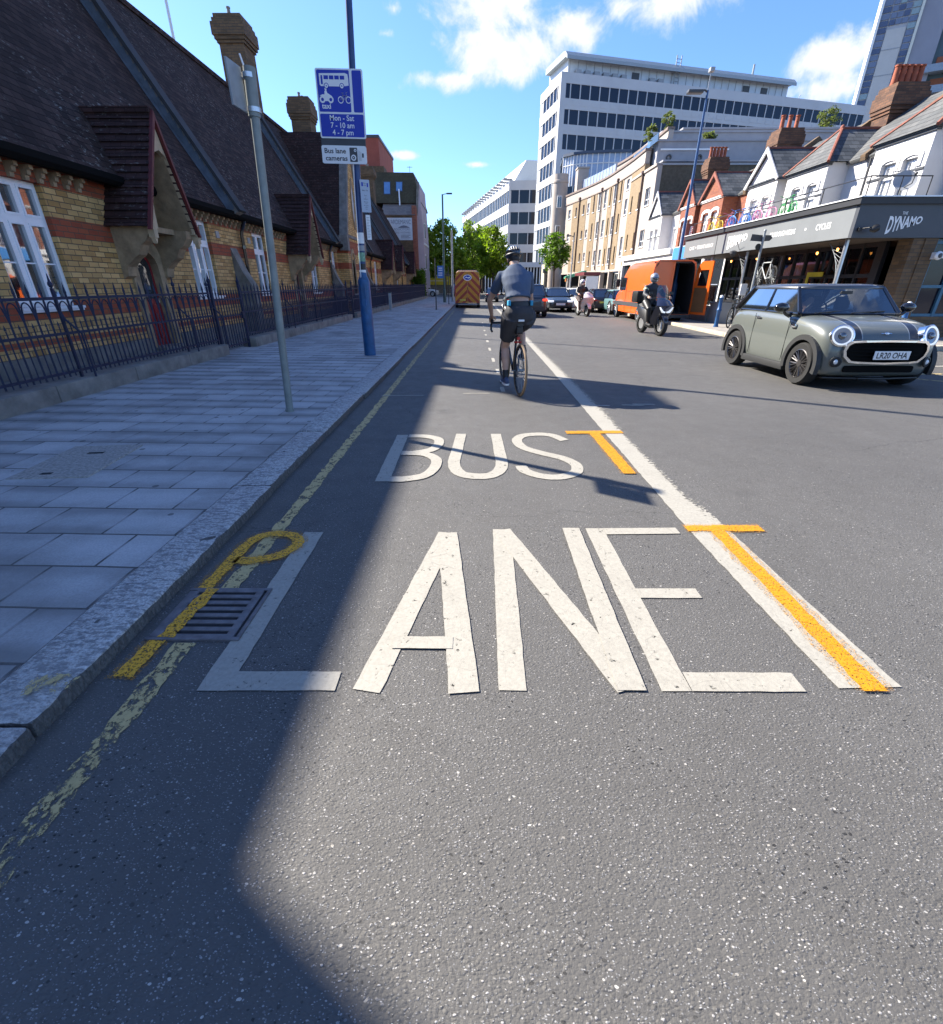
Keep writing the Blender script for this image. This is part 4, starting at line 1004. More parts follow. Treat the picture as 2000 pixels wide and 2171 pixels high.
thin_post(-2.46, 42.5, 7.55, .085, pm('green lamp paint', (.05, .10, .10), .4, var=.2), 'tall green lamp post with an arm to the right, beyond the railings', M['darkgrey'], .62)
thin_post(-1.89, 44.85, 5.4, .10, M['steel'], 'thick grey column just left of the chevron van')
thin_post(-1.92, 38.5, 2.6, .03, M['darkgrey'], 'thin dark post between the lamp post and the chevron van')
t = thing('bus_stop_flag', 'small blue sign plate on the far green lamp post', 'road sign', (-2.62, 42.4, 2.2))
b = MB(); b.prism(rrect(-3.0, -2.5, 1.85, 2.75, .05), 'y', 42.38, 42.40); b.build('plate', pm('pale blue sign', (.05, .16, .45), .5, var=.1), t)
b = MB()
for z in (2.55, 2.4, 2.2, 2.05): b.box(-2.92, -2.6, 42.372, 42.378, z, z + .06)
b.build('lettering', M['white'], t)

# ================================================================== FAR LEFT BUILDINGS
FY = 61.0
t = thing('end_terrace_house', 'brick end house with mansard roof and skylights beyond the school', 'house', (-8.5, FY, .1))
b = MB(); b.box(-16, -6.55, FY, FY + 14, 0, 8.35); b.build('wall', M['brown_brick'], t)
b = MB(); b.box(-6.95, -6.5, FY - .06, FY + 1, 0, 9.2); b.build('quoin', M['red_brick'], t)
b = MB(); b.prism([(FY - .15, 8.3), (FY + 2.2, 10.1), (FY + 2.2, 9.9), (FY + .1, 8.2)], 'x', -10.3, -6.6); b.build('lower_roof', tile_mat('pinkish tiles', (.24, .19, .165), (.29, .235, .20), 'x', .2, .3, .1), t)
b = MB(); b.add([(-16, FY + 1.2, 9.6), (-6.0, FY + 1.2, 9.6), (-6.85, FY + 2.4, 12.6), (-16, FY + 2.4, 12.7), (-16, FY + 9, 12.7), (-6.85, FY + 9, 12.6), (-6.0, FY + 10, 9.6), (-16, FY + 10, 9.6)], [(0, 1, 2, 3), (1, 6, 5, 2), (2, 5, 4, 3), (0, 3, 4, 7), (0, 7, 6, 1), (7, 4, 5, 6)])
b.build('mansard_roof', tile_mat('mossy tiles', (.075, .06, .035), (.10, .085, .05), 'x', .16, .2, .2), t)
for x0, x1, z0, z1 in ((-10.1, -9.45, 10.5, 11.65), (-8.75, -8.1, 10.8, 11.65)):
    yf = lambda z: FY + 1.2 + (z - 9.6) * .4 - .04
    b = MB(); b.add([(x0 - .08, yf(z0 - .1), z0 - .1), (x1 + .08, yf(z0 - .1), z0 - .1), (x1 + .08, yf(z1 + .1), z1 + .1), (x0 - .08, yf(z1 + .1), z1 + .1)], [(0, 1, 2, 3)])
    o = b.build('skylight', M['darkgrey'], t)
    b = MB(); b.add([(x0, yf(z0) - .03, z0), (x1, yf(z0) - .03, z0), (x1, yf(z1) - .03, z1), (x0, yf(z1) - .03, z1)], [(0, 1, 2, 3)]); b.build('pane', pm('skylight glass', (.12, .24, .45), .08, var=.1), o)
b = MB(); b.tube([(-8.3, FY + .6, 9.3), (-8.42, FY + 1.4, 10.9)], .07, 8); b.build('flue', M['white'], t)
b = MB(); b.tube([(-7.3, FY + 3, 12.6), (-7.3, FY + 3, 13.3)], .02, 6); b.tube([(-7.6, FY + 3, 13.2), (-7.0, FY + 3, 13.2)], .015, 5)
for k in range(4): b.tube([(-7.5 + k * .14, FY + 2.8, 13.2), (-7.5 + k * .14, FY + 3.2, 13.2)], .012, 5)
b.build('aerial', M['darkgrey'], t)
t = thing('wall_sign', 'faded white painted wall sign with dark lettering on the end house', 'sign', (-8, FY, 7))
b = MB(); b.box(-9.75, -6.97, FY - .04, FY, 5.9, 8.05); b.build('board', pm('faded sign board', (.55, .58, .62), .7, var=.08, scale=2), t)
b = MB(); put_text(b, 'VARDEMANC', lambda u, v: (-9.6 + u, FY - .046, 7.45 + v), .42, 2.5); put_text(b, 'SOLICITORS', lambda u, v: (-9.0 + u, FY - .046, 6.85 + v), .2, 1.8); put_text(b, 'AND NOTARIES', lambda u, v: (-8.9 + u, FY - .046, 6.55 + v), .18, 1.7)
b.prism([(-8.6, 7.08), (-8.2, 7.28), (-7.9, 7.34), (-7.6, 7.28), (-7.2, 7.08)], 'y', FY - .046, FY - .042)
for k in range(3): b.box(-8.3, -7.2 - .2 * (k % 2), FY - .046, FY - .042, 6.1 + k * .13, 6.15 + k * .13)
b.build('lettering', pm('faded lettering', (.16, .17, .21), .7, var=.2), t)
t = thing('gabled_house', 'pale pink rendered house side with a tall narrow gable, right of the wall sign', 'house', (-6.4, FY + 4, .1))
b = MB(); b.prism([(-6.98, 0), (-5.85, 0), (-5.85, 6.2), (-5.95, 8.0), (-6.12, 11.4), (-6.3, 11.3), (-6.48, 8.9), (-6.98, 8.6)], 'y', FY + 1.1, FY + 8); b.build('wall', pm('pink render', (.46, .38, .40), .85, var=.1, scale=.8), t)
b = MB(); b.prism([(-6.12, 11.5), (-6.38, 11.4), (-6.62, 8.4), (-6.42, 8.4)], 'y', FY + 1.0, FY + 1.3); b.build('parapet', M['stone_grey'], t)
b = MB(); b.box(-5.86, -5.78, FY + 1.3, FY + 7, 5.55, 5.75); b.build('cornice', M['white'], t)
for z0 in (3.0, 6.2): 
    b = MB(); b.box(-5.87, -5.82, FY + 2.2, FY + 3.2, z0, z0 + 1.6); o = b.build('window', M['white'], t); q = MB(); q.box(-5.83, -5.81, FY + 2.3, FY + 3.1, z0 + .1, z0 + 1.5); q.build('pane', M['glass'], o)
t = thing('red_block', 'plain red brick block rising behind the school roof beside the blue sign', 'building', (-13, 74, .1))
b = MB(); b.box(-17, -12.25, 74, 86, 0, 18.1); b.build('wall', pm('flat red brick', (.30, .075, .05), .85, var=.12, scale=1), t)
b = MB(); b.box(-17.1, -12.15, 73.9, 86.1, 18.1, 18.4); b.build('coping', M['darkgrey'], t)
b = MB(); b.box(-17, -11.4, 71.5, 73.9, 0, 14.7); b.build('lower_wall', M['brown_brick'], t)

# ================================================================== CYCLIST
def bicycle(name, label, loc, rz, frame, tyre, group=None, r=.345, drop=True, lod=1, tilt=0.0):
    t = thing(name, label, 'bicycle', loc, rz, group)
    if tilt: t.rotation_euler = (0, tilt, rz)
    hub, fhub, bb, st, hd0, hd1 = (0, 0, r), (0, 1.0, r), (0, .42, .28), (0, .27, .80), (0, .86, .66), (0, .83, .80)
    b = MB(); q = .017
    for a, c, w in ((bb, st, .016), (st, hd1, .016), (bb, hd0, .019), (hd0, hd1, .02)): b.tube([a, c], w, 8)
    for s in (-1, 1):
        b.tube([(s * .055, 0, r), (s * .03, .37, .285)], .010, 6); b.tube([(s * .055, 0, r), (s * .045, .13, .56), (s * .02, .25, .74)], .009, 6)
        b.tube([(s * .05, 1.0, r), (s * .04, .93, .55), (s * .02, .87, .64)], .013, 6)
    b.tube([st, (0, .235, .90)], .013, 8); b.build('frame', frame, t, smooth=True, local=True)
    for yy in (0, 1.0):
        Mx = Matrix.Translation((0, yy, r)) @ Matrix.Rotation(R(90), 4, 'Y')
        b = MB(); k = 40; ring = [(r - .012) for _ in range(k)]
        pts = [((r - .014) * math.cos(2 * math.pi * i / k), (r - .014) * math.sin(2 * math.pi * i / k), 0) for i in range(k)]
        v = []; f = []
        for i in range(k):
            a = 2 * math.pi * i / k
            for j in range(8):
                c = 2 * math.pi * j / 8; rr = r - .016 + .016 * math.cos(c); v.append((rr * math.cos(a), rr * math.sin(a), .018 * math.sin(c)))
        for i in range(k):
            for j in range(8): f.append((i * 8 + j, ((i + 1) % k) * 8 + j, ((i + 1) % k) * 8 + (j + 1) % 8, i * 8 + (j + 1) % 8))
        b.add(v, f, Mx); w = b.build('wheel', tyre, t, smooth=True, local=True)
        b = MB(); ra, rb = r - .030, r - .048
        b.ring([(ra * math.cos(2 * math.pi * i / k), ra * math.sin(2 * math.pi * i / k)) for i in range(k)], [(rb * math.cos(2 * math.pi * i / k), rb * math.sin(2 * math.pi * i / k)) for i in range(k)], 'z', -.011, .011, Mx); b.build('rim', M['black'], w, local=True)
        b = MB()
        for i in range(20):
            a = 2 * math.pi * i / 20; s = 1 if i % 2 else -1
            b.tube([tuple(Mx @ Vector((.015 * math.cos(a + .8), .015 * math.sin(a + .8), s * .025))), tuple(Mx @ Vector((rb * math.cos(a), rb * math.sin(a), 0)))], .0022 * lod, 4)
        b.tube([(-.045, yy, r), (.045, yy, r)], .02, 10); b.build('spokes', M['steel'], w, local=True)
        if yy == 0 and drop:
            b = MB(); b.lathe([(.065, -.003), (.065, .003)], 20, Mx @ Matrix.Translation((0, 0, -.045))); b.build('brake_disc', M['alu'], w, local=True)
    b = MB(); b.loft([[(x * s2 , yq, z + dz) for x, z in ((-1, 0), (-.5, .02), (.5, .02), (1, 0), (.5, -.025), (-.5, -.025))] for yq, s2, dz, z in ((.10, .065, .92, 0), (.18, .07, .925, 0), (.27, .035, .915, 0), (.36, .018, .915, 0))]) if False else None
    b = MB(); b.loft([[(x * w_, yq, .925 + dz) for x, dz in ((-1, -.01), (-.6, .012), (0, .006), (.6, .012), (1, -.01), (.4, -.03), (-.4, -.03))] for yq, w_ in ((.085, .05), (.11, .075), (.18, .075), (.25, .035), (.34, .02), (.36, .012))]); b.build('saddle', M['black'], t, smooth=True, local=True)
    b = MB(); b.tube([(0, .82, .80), (0, .81, .86), (0, .92, .89)], .015, 8)
    if drop:
        b.tube([(-.20, .93, .89), (.20, .93, .89)], .016, 8)
        for s in (-1, 1): b.tube([(s * .20, .93, .89), (s * .205, 1.0, .89), (s * .21, 1.04, .86), (s * .215, 1.03, .79), (s * .22, .93, .77)], .016, 8); b.tube([(s * .205, 1.0, .89), (s * .205, 1.05, .95)], [.02, .016], 8)
    else:
        b.tube([(-.28, .86, .96), (-.15, .92, .94), (0, .92, .90), (.15, .92, .94), (.28, .86, .96)], .014, 8)
    b.build('handlebar', M['black'], t, smooth=True, local=True)
    b = MB(); Mx = Matrix.Translation((0, .42, .28)) @ Matrix.Rotation(R(90), 4, 'Y'); b.lathe([(.095, -.002), (.095, .002)], 28, Mx @ Matrix.Translation((0, 0, .05))); b.build('chainring', M['darkgrey'], t, local=True)
    b = MB(); b.tube([(-.075, .42, .28), (-.075, .42 + .0, .115)], .012, 6); b.tube([(.075, .42, .28), (.075, .42, .445)], .012, 6)
    b.bbox(-.18, -.08, .38, .47, .10, .125, .006); b.bbox(.08, .18, .38, .47, .435, .46, .006); b.build('crank', M['black'], t, local=True)
    b = MB(); b.tube([(.05, -.03, r + .03), (.05, .40, .375)], .004, 4); b.tube([(.05, .42, .185), (.05, .02, r - .06), (.05, -.03, r - .16)], .004, 4); b.build('chain', M['darkgrey'], t, local=True)
    return t
BX, BY, BR = .625, 6.60, R(9)
tan_tyre = pm('tan wall tyre', (.22, .15, .09), .7, var=.2, scale=10)
bike = bicycle('bicycle', 'road bicycle with tan wall tyres ridden away along the bus lane', (BX, BY, 0), BR, M['gloss_black'], tan_tyre)
b = MB(); b.bbox(-.04, .04, .045, .075, .96, .985, .004); b.build('rear_reflector', M['white'], bike, local=True)
b = MB(); b.bbox(-.045, .045, .10, .2, .80, .90, .02); b.build('saddle_bag', M['black'], bike, local=True)
b = MB(); b.bbox(-.02, .02, .16, .19, .72, .76, .004); b.tube([(-.05, .20, .69), (.05, .20, .69)], .012, 6); b.build('tail_light', pm('red plastic', (.5, .03, .02), .4), bike, local=True)

def finger_hand(mb, wrist, direction, palm, curl=1.0, side=1, s=1.0):
    "palm, four curled fingers and a thumb; direction = towards the knuckles, palm = towards what is held"
    d = Vector(direction).normalized(); p = Vector(palm).normalized(); x = d.cross(p).normalized() * side; w = Vector(wrist)
    mb.tube([w, w + d * .035 * s, w + d * .085 * s], [(.026 * s, .018 * s), (.038 * s, .018 * s), (.040 * s, .015 * s)], 10)
    for i, (o, L) in enumerate(((-.030, .92), (-.010, 1.0), (.010, .95), (.029, .78))):
        k = w + d * .082 * s + x * o * s; pts = [k]; dd = d.copy()
        for seg, ang in ((.040, .55), (.028, .85), (.022, .8)):
            dd = (dd * math.cos(ang * curl) + p * math.sin(ang * curl)).normalized(); nd = dd
            pts.append(pts[-1] + nd * seg * L * s); p2 = (p * math.cos(ang * curl) - d * math.sin(ang * curl))
        mb.tube(pts, [.0095 * s, .009 * s, .0082 * s, .006 * s], 8)
    th = [w + d * .025 * s + x * -.034 * s, w + d * .055 * s + x * -.056 * s + p * .012 * s, w + d * .085 * s + x * -.055 * s + p * .03 * s, w + d * .105 * s + x * -.045 * s + p * .04 * s]
    mb.tube(th, [.014 * s, .0115 * s, .010 * s, .008 * s], 8)
def head_geo(mb, c, M3=None, s=1.0):
    "skull, jaw, nose, ears; local face direction is +y"
    Mx = Matrix.Translation(c) @ (M3 or Matrix.Identity(4)) @ Matrix.Scale(s, 4)
    mb.ell((0, 0, 0), (.076, .096, .105), Mx, 18, 12); mb.ell((0, .022, -.065), (.055, .070, .062), Mx, 14, 9)
    mb.tube([tuple(Mx @ Vector(q)) for q in ((0, .092, .012), (0, .108, -.018), (0, .112, -.035), (0, .09, -.045))], [.008, .013, .016, .008], 8)
    for k in (-1, 1):
        mb.ell((k * .078, -.004, -.02), (.011, .021, .033), Mx, 10, 7); mb.ell((k * .032, .082, .02), (.017, .012, .008), Mx, 10, 6)
    mb.ell((0, .088, -.075), (.024, .010, .007), Mx, 10, 6)
rider = thing('person', 'cyclist in a navy T-shirt, black shorts and black helmet riding away', 'person', (BX, BY, 0), BR)
# joints in the bicycle's frame
HL, HR = Vector((-.095, .20, 1.0)), Vector((.095, .20, 1.0)); KL, KR = Vector((-.125, .44, .60)), Vector((.12, .58, .84)); AL, AR = Vector((-.125, .33, .20)), Vector((.125, .34, .53))
SL, SR = Vector((-.185, .50, 1.49)), Vector((.185, .50, 1.49)); EL, ER = Vector((-.30, .74, 1.20)), Vector((.30, .74, 1.20)); WL_, WR_ = Vector((-.222, .95, .975)), Vector((.222, .95, .975))
def limb(mb, pts, rs, n=14): mb.tube(pts, rs, n)
def lerp(a, c, t): return a + (c - a) * t
b = MB()
b.loft([[(cx + rx * math.cos(2 * math.pi * k / 20), cy + ry * math.sin(2 * math.pi * k / 20), cz + tl * math.sin(2 * math.pi * k / 20)) for k in range(20)] for cx, cy, cz, rx, ry, tl in
        ((0, .19, .93, .12, .09, 0), (0, .19, 1.02, .165, .115, .0), (0, .215, 1.12, .155, .105, -.02), (0, .26, 1.22, .138, .092, -.03), (0, .33, 1.34, .155, .10, -.04), (0, .42, 1.45, .175, .10, -.05), (0, .48, 1.52, .15, .075, -.05), (0, .52, 1.565, .07, .055, -.04))])
limb(b, [Vector((0, .50, 1.53)), Vector((0, .56, 1.62)), Vector((0, .60, 1.68))], [.070, .064, .064])
for S_, E_, W_ in ((SL, EL, WL_), (SR, ER, WR_)):
    limb(b, [lerp(S_, Vector((0, .48, 1.5)), .35), S_, lerp(S_, E_, .35), lerp(S_, E_, .8), E_, lerp(E_, W_, .25), lerp(E_, W_, .7), W_], [.06, .058, .050, .041, .039, .040, .031, .026])
for H_, K_, A_ in ((HL, KL, AL), (HR, KR, AR)):
    limb(b, [H_ + Vector((0, -.01, .05)), H_, lerp(H_, K_, .35), lerp(H_, K_, .8), K_, lerp(K_, A_, .12) + Vector((0, -.01, 0)), lerp(K_, A_, .32) + Vector((0, -.022, 0)), lerp(K_, A_, .6) + Vector((0, -.012, 0)), lerp(K_, A_, .92), A_], [.10, .105, .088, .063, .058, .055, .060, .046, .033, .036])
    limb(b, [A_ + Vector((0, -.06, -.045)), A_ + Vector((0, .02, -.045)), A_ + Vector((0, .12, -.065)), A_ + Vector((0, .18, -.068))], [.032, .038, .036, .022])
finger_hand(b, WL_, (.05, .80, -.35), (.25, -.15, -.9), .9, 1); finger_hand(b, WR_, (-.05, .80, -.35), (-.25, -.15, -.9), .9, -1)
head_geo(b, (0, .65, 1.715), Matrix.Rotation(R(-14), 4, 'X'))
remesh(b.build('body', M['skin'], rider, local=True, fix=False), .008, 5)
navy = pm('navy cotton', (.068, .095, .15), .85, var=.18, scale=5, bump=.35, bscale=11)
b = MB()
b.loft([[(cx + rx * math.cos(2 * math.pi * k / 20), cy + ry * math.sin(2 * math.pi * k / 20), cz + tl * math.sin(2 * math.pi * k / 20)) for k in range(20)] for cx, cy, cz, rx, ry, tl in
        ((0, .255, 1.235, .172, .135, -.035), (0, .265, 1.25, .168, .130, -.035), (0, .305, 1.29, .166, .122, -.045), (0, .35, 1.37, .186, .130, -.05), (0, .43, 1.465, .208, .128, -.05), (0, .485, 1.54, .180, .098, -.05), (0, .54, 1.615, .092, .078, -.04))])
for S_, E_ in ((SL, EL), (SR, ER)):
    limb(b, [lerp(S_, Vector((0, .48, 1.5)), .4), S_ + Vector((0, 0, .005)), lerp(S_, E_, .3), lerp(S_, E_, .62)], [.078, .079, .072, .066])
o = remesh(b.build('t_shirt', navy, rider, local=True, fix=False), .011, 8)
b = MB(); shorts_m = pm('black shorts', (.036, .034, .038), .75, var=.3, scale=4, bump=.3, bscale=12)
b.loft([[(rx * math.cos(2 * math.pi * k / 20), cy + ry * math.sin(2 * math.pi * k / 20), cz) for k in range(20)] for cy, cz, rx, ry in ((.20, .91, .12, .10), (.195, .98, .20, .145), (.195, 1.06, .205, .15), (.205, 1.12, .185, .138), (.218, 1.155, .163, .118))])
for H_, K_ in ((HL, KL), (HR, KR)): limb(b, [H_ + Vector((0, -.015, .03)), lerp(H_, K_, .15), lerp(H_, K_, .45), lerp(H_, K_, .70)], [.146, .142, .120, .104])
remesh(b.build('shorts', shorts_m, rider, local=True, fix=False), .011, 8)
b = MB(); b.loft([[(rx * math.cos(2 * math.pi * k / 24), cy + ry * math.sin(2 * math.pi * k / 24), cz) for k in range(24)] for cy, cz, rx, ry in ((.218, 1.15, .166, .121), (.222, 1.165, .168, .123), (.228, 1.20, .163, .118), (.23, 1.205, .155, .11))]); b.build('waistband', M['black'], rider, local=True, smooth=True)
b = MB()
for s in (-1, 1): b.bbox(s * .15 - .018, s * .15 + .018, .12, .20, 1.15, 1.212, .006, Matrix.Identity(4))
b.build('side_tab', pm('cyan fabric', (.03, .30, .48), .7), rider, local=True)
b = MB(); Mh = Matrix.Translation((0, .645, 1.74)) @ Matrix.Rotation(R(-14), 4, 'X')
b.ell((0, -.005, .03), (.105, .135, .098), Mh, 24, 12); o = b.build('helmet', M['gloss_black'], rider, smooth=True, local=True)
b = MB()
for k in (-.058, -.02, .02, .058):
    b.tube([tuple(Mh @ Vector((k * (1 - .25 * abs(math.cos(a))), -.005 - .137 * math.cos(a), .028 + (.100 - abs(k) * .45) * math.sin(a)))) for a in [R(12 + 12 * i) for i in range(12)]], [(.011, .007)] * 12, 6)
b.tube([tuple(Mh @ Vector((.105 * math.cos(R(a)), -.005 + .135 * math.sin(R(a)), .005))) for a in range(180, 361, 15)], .010, 6)
b.build('helmet_ribs', M['darkgrey'], o, smooth=True, local=True)
b = MB(); b.tube([tuple(Mh @ Vector((-.045, -.125 + .01 * i, .05 + .012 * i))) for i in range(5)], .004, 5); b.tube([tuple(Mh @ Vector((.03, -.13 + .008 * i, .02 + .012 * i))) for i in range(4)], .004, 5); b.build('helmet_decal', M['white'], o, local=True)
b = MB(); b.ell((0, -.014, -.035), (.082, .10, .085), Mh, 16, 9); b.build('hair', M['hair'], rider, smooth=True, local=True)
for s, A_ in ((-1, AL), (1, AR)):
    b = MB(); limb(b, [A_ + Vector((0, -.005, -.03)), A_ + Vector((0, 0, .03)), lerp(A_, (KL if s < 0 else KR), .24)], [.041, .042, .045]); b.build('sock', M['black'], rider, local=True, smooth=True)
    b = MB()
    b.loft([[(A_.x + w * x, A_.y + yy, A_.z - .088 + z * hh) for x, z in ((-1, .15), (-1, .5), (-.75, .85), (0, 1), (.75, .85), (1, .5), (1, .15), (0, .12))] for yy, w, hh in ((-.10, .022, .07), (-.08, .035, .10), (-.03, .040, .115), (.03, .043, .10), (.10, .047, .075), (.165, .043, .06), (.195, .02, .045))])
    o = subsurf(b.build('shoe', pm('blue trainers', (.05, .07, .14), .6, var=.4, scale=25), rider, local=True, smooth=True), 1)
    b = MB(); b.loft([[(A_.x + w * x, A_.y + yy, A_.z - .095 + z) for x, z in ((-1, 0), (-1, .022), (1, .022), (1, 0))] for yy, w in ((-.105, .022), (-.08, .038), (-.03, .041), (.03, .044), (.10, .05), (.165, .046), (.20, .02))]); b.build('sole', M['white'], o, local=True)

# ================================================================== VEHICLES
def bake(o):
    dg = bpy.context.evaluated_depsgraph_get(); dg.update()
    me = bpy.data.meshes.new_from_object(o.evaluated_get(dg)); o.modifiers.clear(); o.data = me; return o
def paint(name, col, coat=.9, rough=.35, metal=.0):
    return pm(name, col, rough, metal, var=.04, scale=2, coat=coat)
def wheel(parent, x, y, r, w, side, rim=None, spokes=10, tyre=None):
    Mx = Matrix.Translation((x, y, r)) @ Matrix.Rotation(R(90) * side, 4, 'Y')
    b = MB(); ri = r * .69
    b.lathe([(ri, -w / 2), (r * .93, -w / 2), (r * .985, -w * .36), (r, -w * .2), (r, w * .2), (r * .985, w * .36), (r * .93, w / 2), (ri, w / 2 - .005)], 36, Mx, cap=False)
    o = b.build('wheel', M['rubber'], parent, smooth=True, local=True, angle=50)
    b = MB(); b.lathe([(ri + .004, w * .46), (ri - .012, w * .50), (ri - .022, w * .40), (ri - .03, -w * .3), (.0, -w * .3)], 36, Mx, cap=False)
    for i in range(spokes):
        a = 2 * math.pi * i / spokes
        b.tube([tuple(Mx @ Vector((.035 * math.cos(a + q), .035 * math.sin(a + q), w * .34))) if q == 0 else tuple(Mx @ Vector(((ri - .015) * math.cos(a + q), (ri - .015) * math.sin(a + q), w * .42))) for q in (0, .12)], [(.012, .012), (.014, .010)], 5)
        b.tube([tuple(Mx @ Vector((.035 * math.cos(a + q), .035 * math.sin(a + q), w * .34))) if q == 0 else tuple(Mx @ Vector(((ri - .015) * math.cos(a + q), (ri - .015) * math.sin(a + q), w * .42))) for q in (0, -.12)], [(.012, .012), (.014, .010)], 5)
    b.lathe([(.055, w * .3), (.05, w * .42), (.0, w * .43)], 16, Mx, cap=False)
    b.build('rim', rim or M['alu'], o, smooth=True, local=True)
    return o
def car_body(t, st, mat, wheels, r, W, arch=1.13, name='body'):
    rings = []
    for y, w, zb, zs, zt in st:
        half = [(w * .80, zb), (w * .97, zb + .03), (w, zb + (zs - zb) * .35), (w, zb + (zs - zb) * .75), (w * .965, zs), (w * .86, zs + (zt - zs) * .72), (w * .5, zt), ]
        rings.append([(x, y, z) for x, z in half] + [(-x, y, z) for x, z in half[::-1]])
    b = MB(); b.loft(rings); o = b.build(name, [mat, M['black']], t, smooth=True, local=True, angle=0); subsurf(o, 2); bake(o)
    c = MB()
    for y in wheels: c.tube([(-W, y, r), (W, y, r)], r * arch, 28)
    cu = c.build('cut', [mat, M['black']], None, fix=False)
    cu.data.polygons.foreach_set('material_index', [1] * len(cu.data.polygons))
    cu.matrix_world = t.matrix_basis.copy()
    m = o.modifiers.new('arch', 'BOOLEAN'); m.operation = 'DIFFERENCE'; m.object = cu; m.solver = 'EXACT'; m.material_mode = 'INDEX' if hasattr(m, 'material_mode') else m.material_mode
    bpy.context.view_layer.update(); bake(o)
    bpy.data.objects.remove(cu)
    o.data.polygons.foreach_set('use_smooth', [True] * len(o.data.polygons))
    try: o.data.set_sharp_from_angle(angle=R(40))
    except Exception: pass
    return o
def cabin(t, base, top, zb, zt, H, roofmat, pillar, glass, mids=(.5,), interior=True):
    "base / top = (half width, front y, rear y)"
    def outline(w, f, r, bow, mid): return [(-w, f + bow), (-w * .6, f + bow * .25), (0, f), (w * .6, f + bow * .25), (w, f + bow), (w, mid), (w, r - bow * .7), (w * .6, r - bow * .2), (0, r), (-w * .6, r - bow * .2), (-w, r - bow * .7), (-w, mid)]
    mb_, mt_ = base[1] + (base[2] - base[1]) * mids[0], top[1] + (top[2] - top[1]) * mids[0]
    Bo, To = outline(*base, .10, mb_), outline(*top, .07, mt_)
    P = lambda i: (*Bo[i], zb); Q = lambda i: (*To[i], zt)
    g = MB()
    for i in range(0, 4): g.quad(P(i), P(i + 1), Q(i + 1), Q(i))
    ws = g.build('windscreen', glass, t, local=True)
    for a in ((4, 5), (5, 6), (10, 11), (11, 0)):
        g = MB(); g.quad(P(a[0]), P(a[1]), Q(a[1]), Q(a[0])); g.build('side_window', glass, t, local=True)
    g = MB()
    for i in range(6, 10): g.quad(P(i), P(i + 1), Q(i + 1), Q(i))
    g.build('rear_window', glass, t, local=True)
    b = MB(); k = lambda s, z: [((x * s), top[1] + (top[2] - top[1]) / 2 + (y - (top[1] + (top[2] - top[1]) / 2)) * s, z) for x, y in To]
    b.loft([k(.90, zt - .03), k(1.02, zt - .025), k(1.03, zt + .0), k(.985, zt + (H - zt) * .55), k(.8, zt + (H - zt) * .9), k(.4, H)])
    b.build('roof', roofmat, t, smooth=True, local=True, angle=60)
    b = MB()
    for i, w in ((4, .034), (0, .034), (5, .03), (11, .03), (6, .06), (10, .06)): b.tube([P(i), Q(i)], [(w, w * .75), (w * .8, w * .6)], 8)
    for i in range(12): b.tube([P(i), P((i + 1) % 12)], .014, 6)
    b.build('pillars', pillar, t, smooth=True, local=True)
    return P, Q
def plate(t, text, c, w=.52, h=.112, col=None, rot=0, ny=-1):
    Mx = Matrix.Translation(c) @ Matrix.Rotation(rot, 4, 'X')
    b = MB(); b.bbox(-w / 2, w / 2, -.006, .006, -h / 2, h / 2, .003, Mx); o = b.build('number_plate', col or M['white'], t, local=True)
    b = MB(); put_text(b, text, lambda u, v: tuple(Mx @ Vector((-ny * -1 * u, ny * .0075, v - h * .33))) if ny > 0 else tuple(Mx @ Vector((u, -.0075, v - h * .33))), h * .66, w * .86, center=True, bold=.02)
    if text: b.build('lettering', M['black'], o, local=True)
    return o
def seats_and_dash(t, ys, w, zb, zt):
    b = MB()
    for x in (-.36, .36):
        for y in ys: b.bbox(x - .23, x + .23, y, y + .14, .45, zt - .34, .05); b.bbox(x - .11, x + .11, y + .02, y + .11, zt - .34, zt - .14, .03)
    b.build('seats', M['darkgrey'], t, local=True, smooth=True)

# ------------------------------------------------------------------ grey-green hatchback coming the other way
hx, hy = 5.825, 6.86
mini = thing('hatchback_car', 'grey-green three-door hatchback with black bonnet stripes and round headlamps', 'car', (hx, hy, 0))
mm, t, b_ = base_mat('grey green car paint')
co = t.new('ShaderNodeTexCoord').outputs['Object']; x, y, z = t.sep(co); ax = t.math('ABSOLUTE', x)
def band(v, a, c): return t.math('MULTIPLY', t.math('GREATER_THAN', v, a), t.math('LESS_THAN', v, c))
on_hood = t.math('MULTIPLY', t.math('LESS_THAN', y, 1.12), t.math('GREATER_THAN', z, .70))
edge = t.math('ADD', ax, t.math('MULTIPLY', y, -.035))
st1 = t.math('MULTIPLY', band(edge, .315, .465), on_hood); st2 = t.math('MULTIPLY', band(edge, .33, .45), on_hood)
c = t.mix(st1, (.105, .117, .106), (.28, .29, .28)); c = t.mix(st2, c, (.012, .012, .013))
t.put(b_.inputs['Base Color'], c); b_.inputs['Roughness'].default_value = .38; b_.inputs['Coat Weight'].default_value = .9; b_.inputs['Coat Roughness'].default_value = .04
WB = (.655, 2.67); WR = .308
st = [(0.02, .56, .30, .50, .56), (.035, .66, .24, .58, .66), (.10, .76, .185, .68, .775), (.24, .82, .165, .77, .865), (.42, .845, .16, .825, .915), (.66, .855, .16, .87, .95), (1.0, .855, .165, .915, .985), (1.4, .855, .17, .945, 1.0), (2.0, .855, .17, .96, 1.01), (2.55, .855, .17, .965, 1.015), (2.85, .84, .19, .95, 1.0), (3.05, .80, .24, .90, .955), (3.16, .73, .30, .80, .85), (3.2, .62, .40, .70, .74)]
fr = lambda y: y if y > .66 else .17 + y * (.66 - .17) / .66
st = [(fr(q[0]), *q[1:]) for q in st]
car_body(mini, st, mm, WB, WR, 1.0)
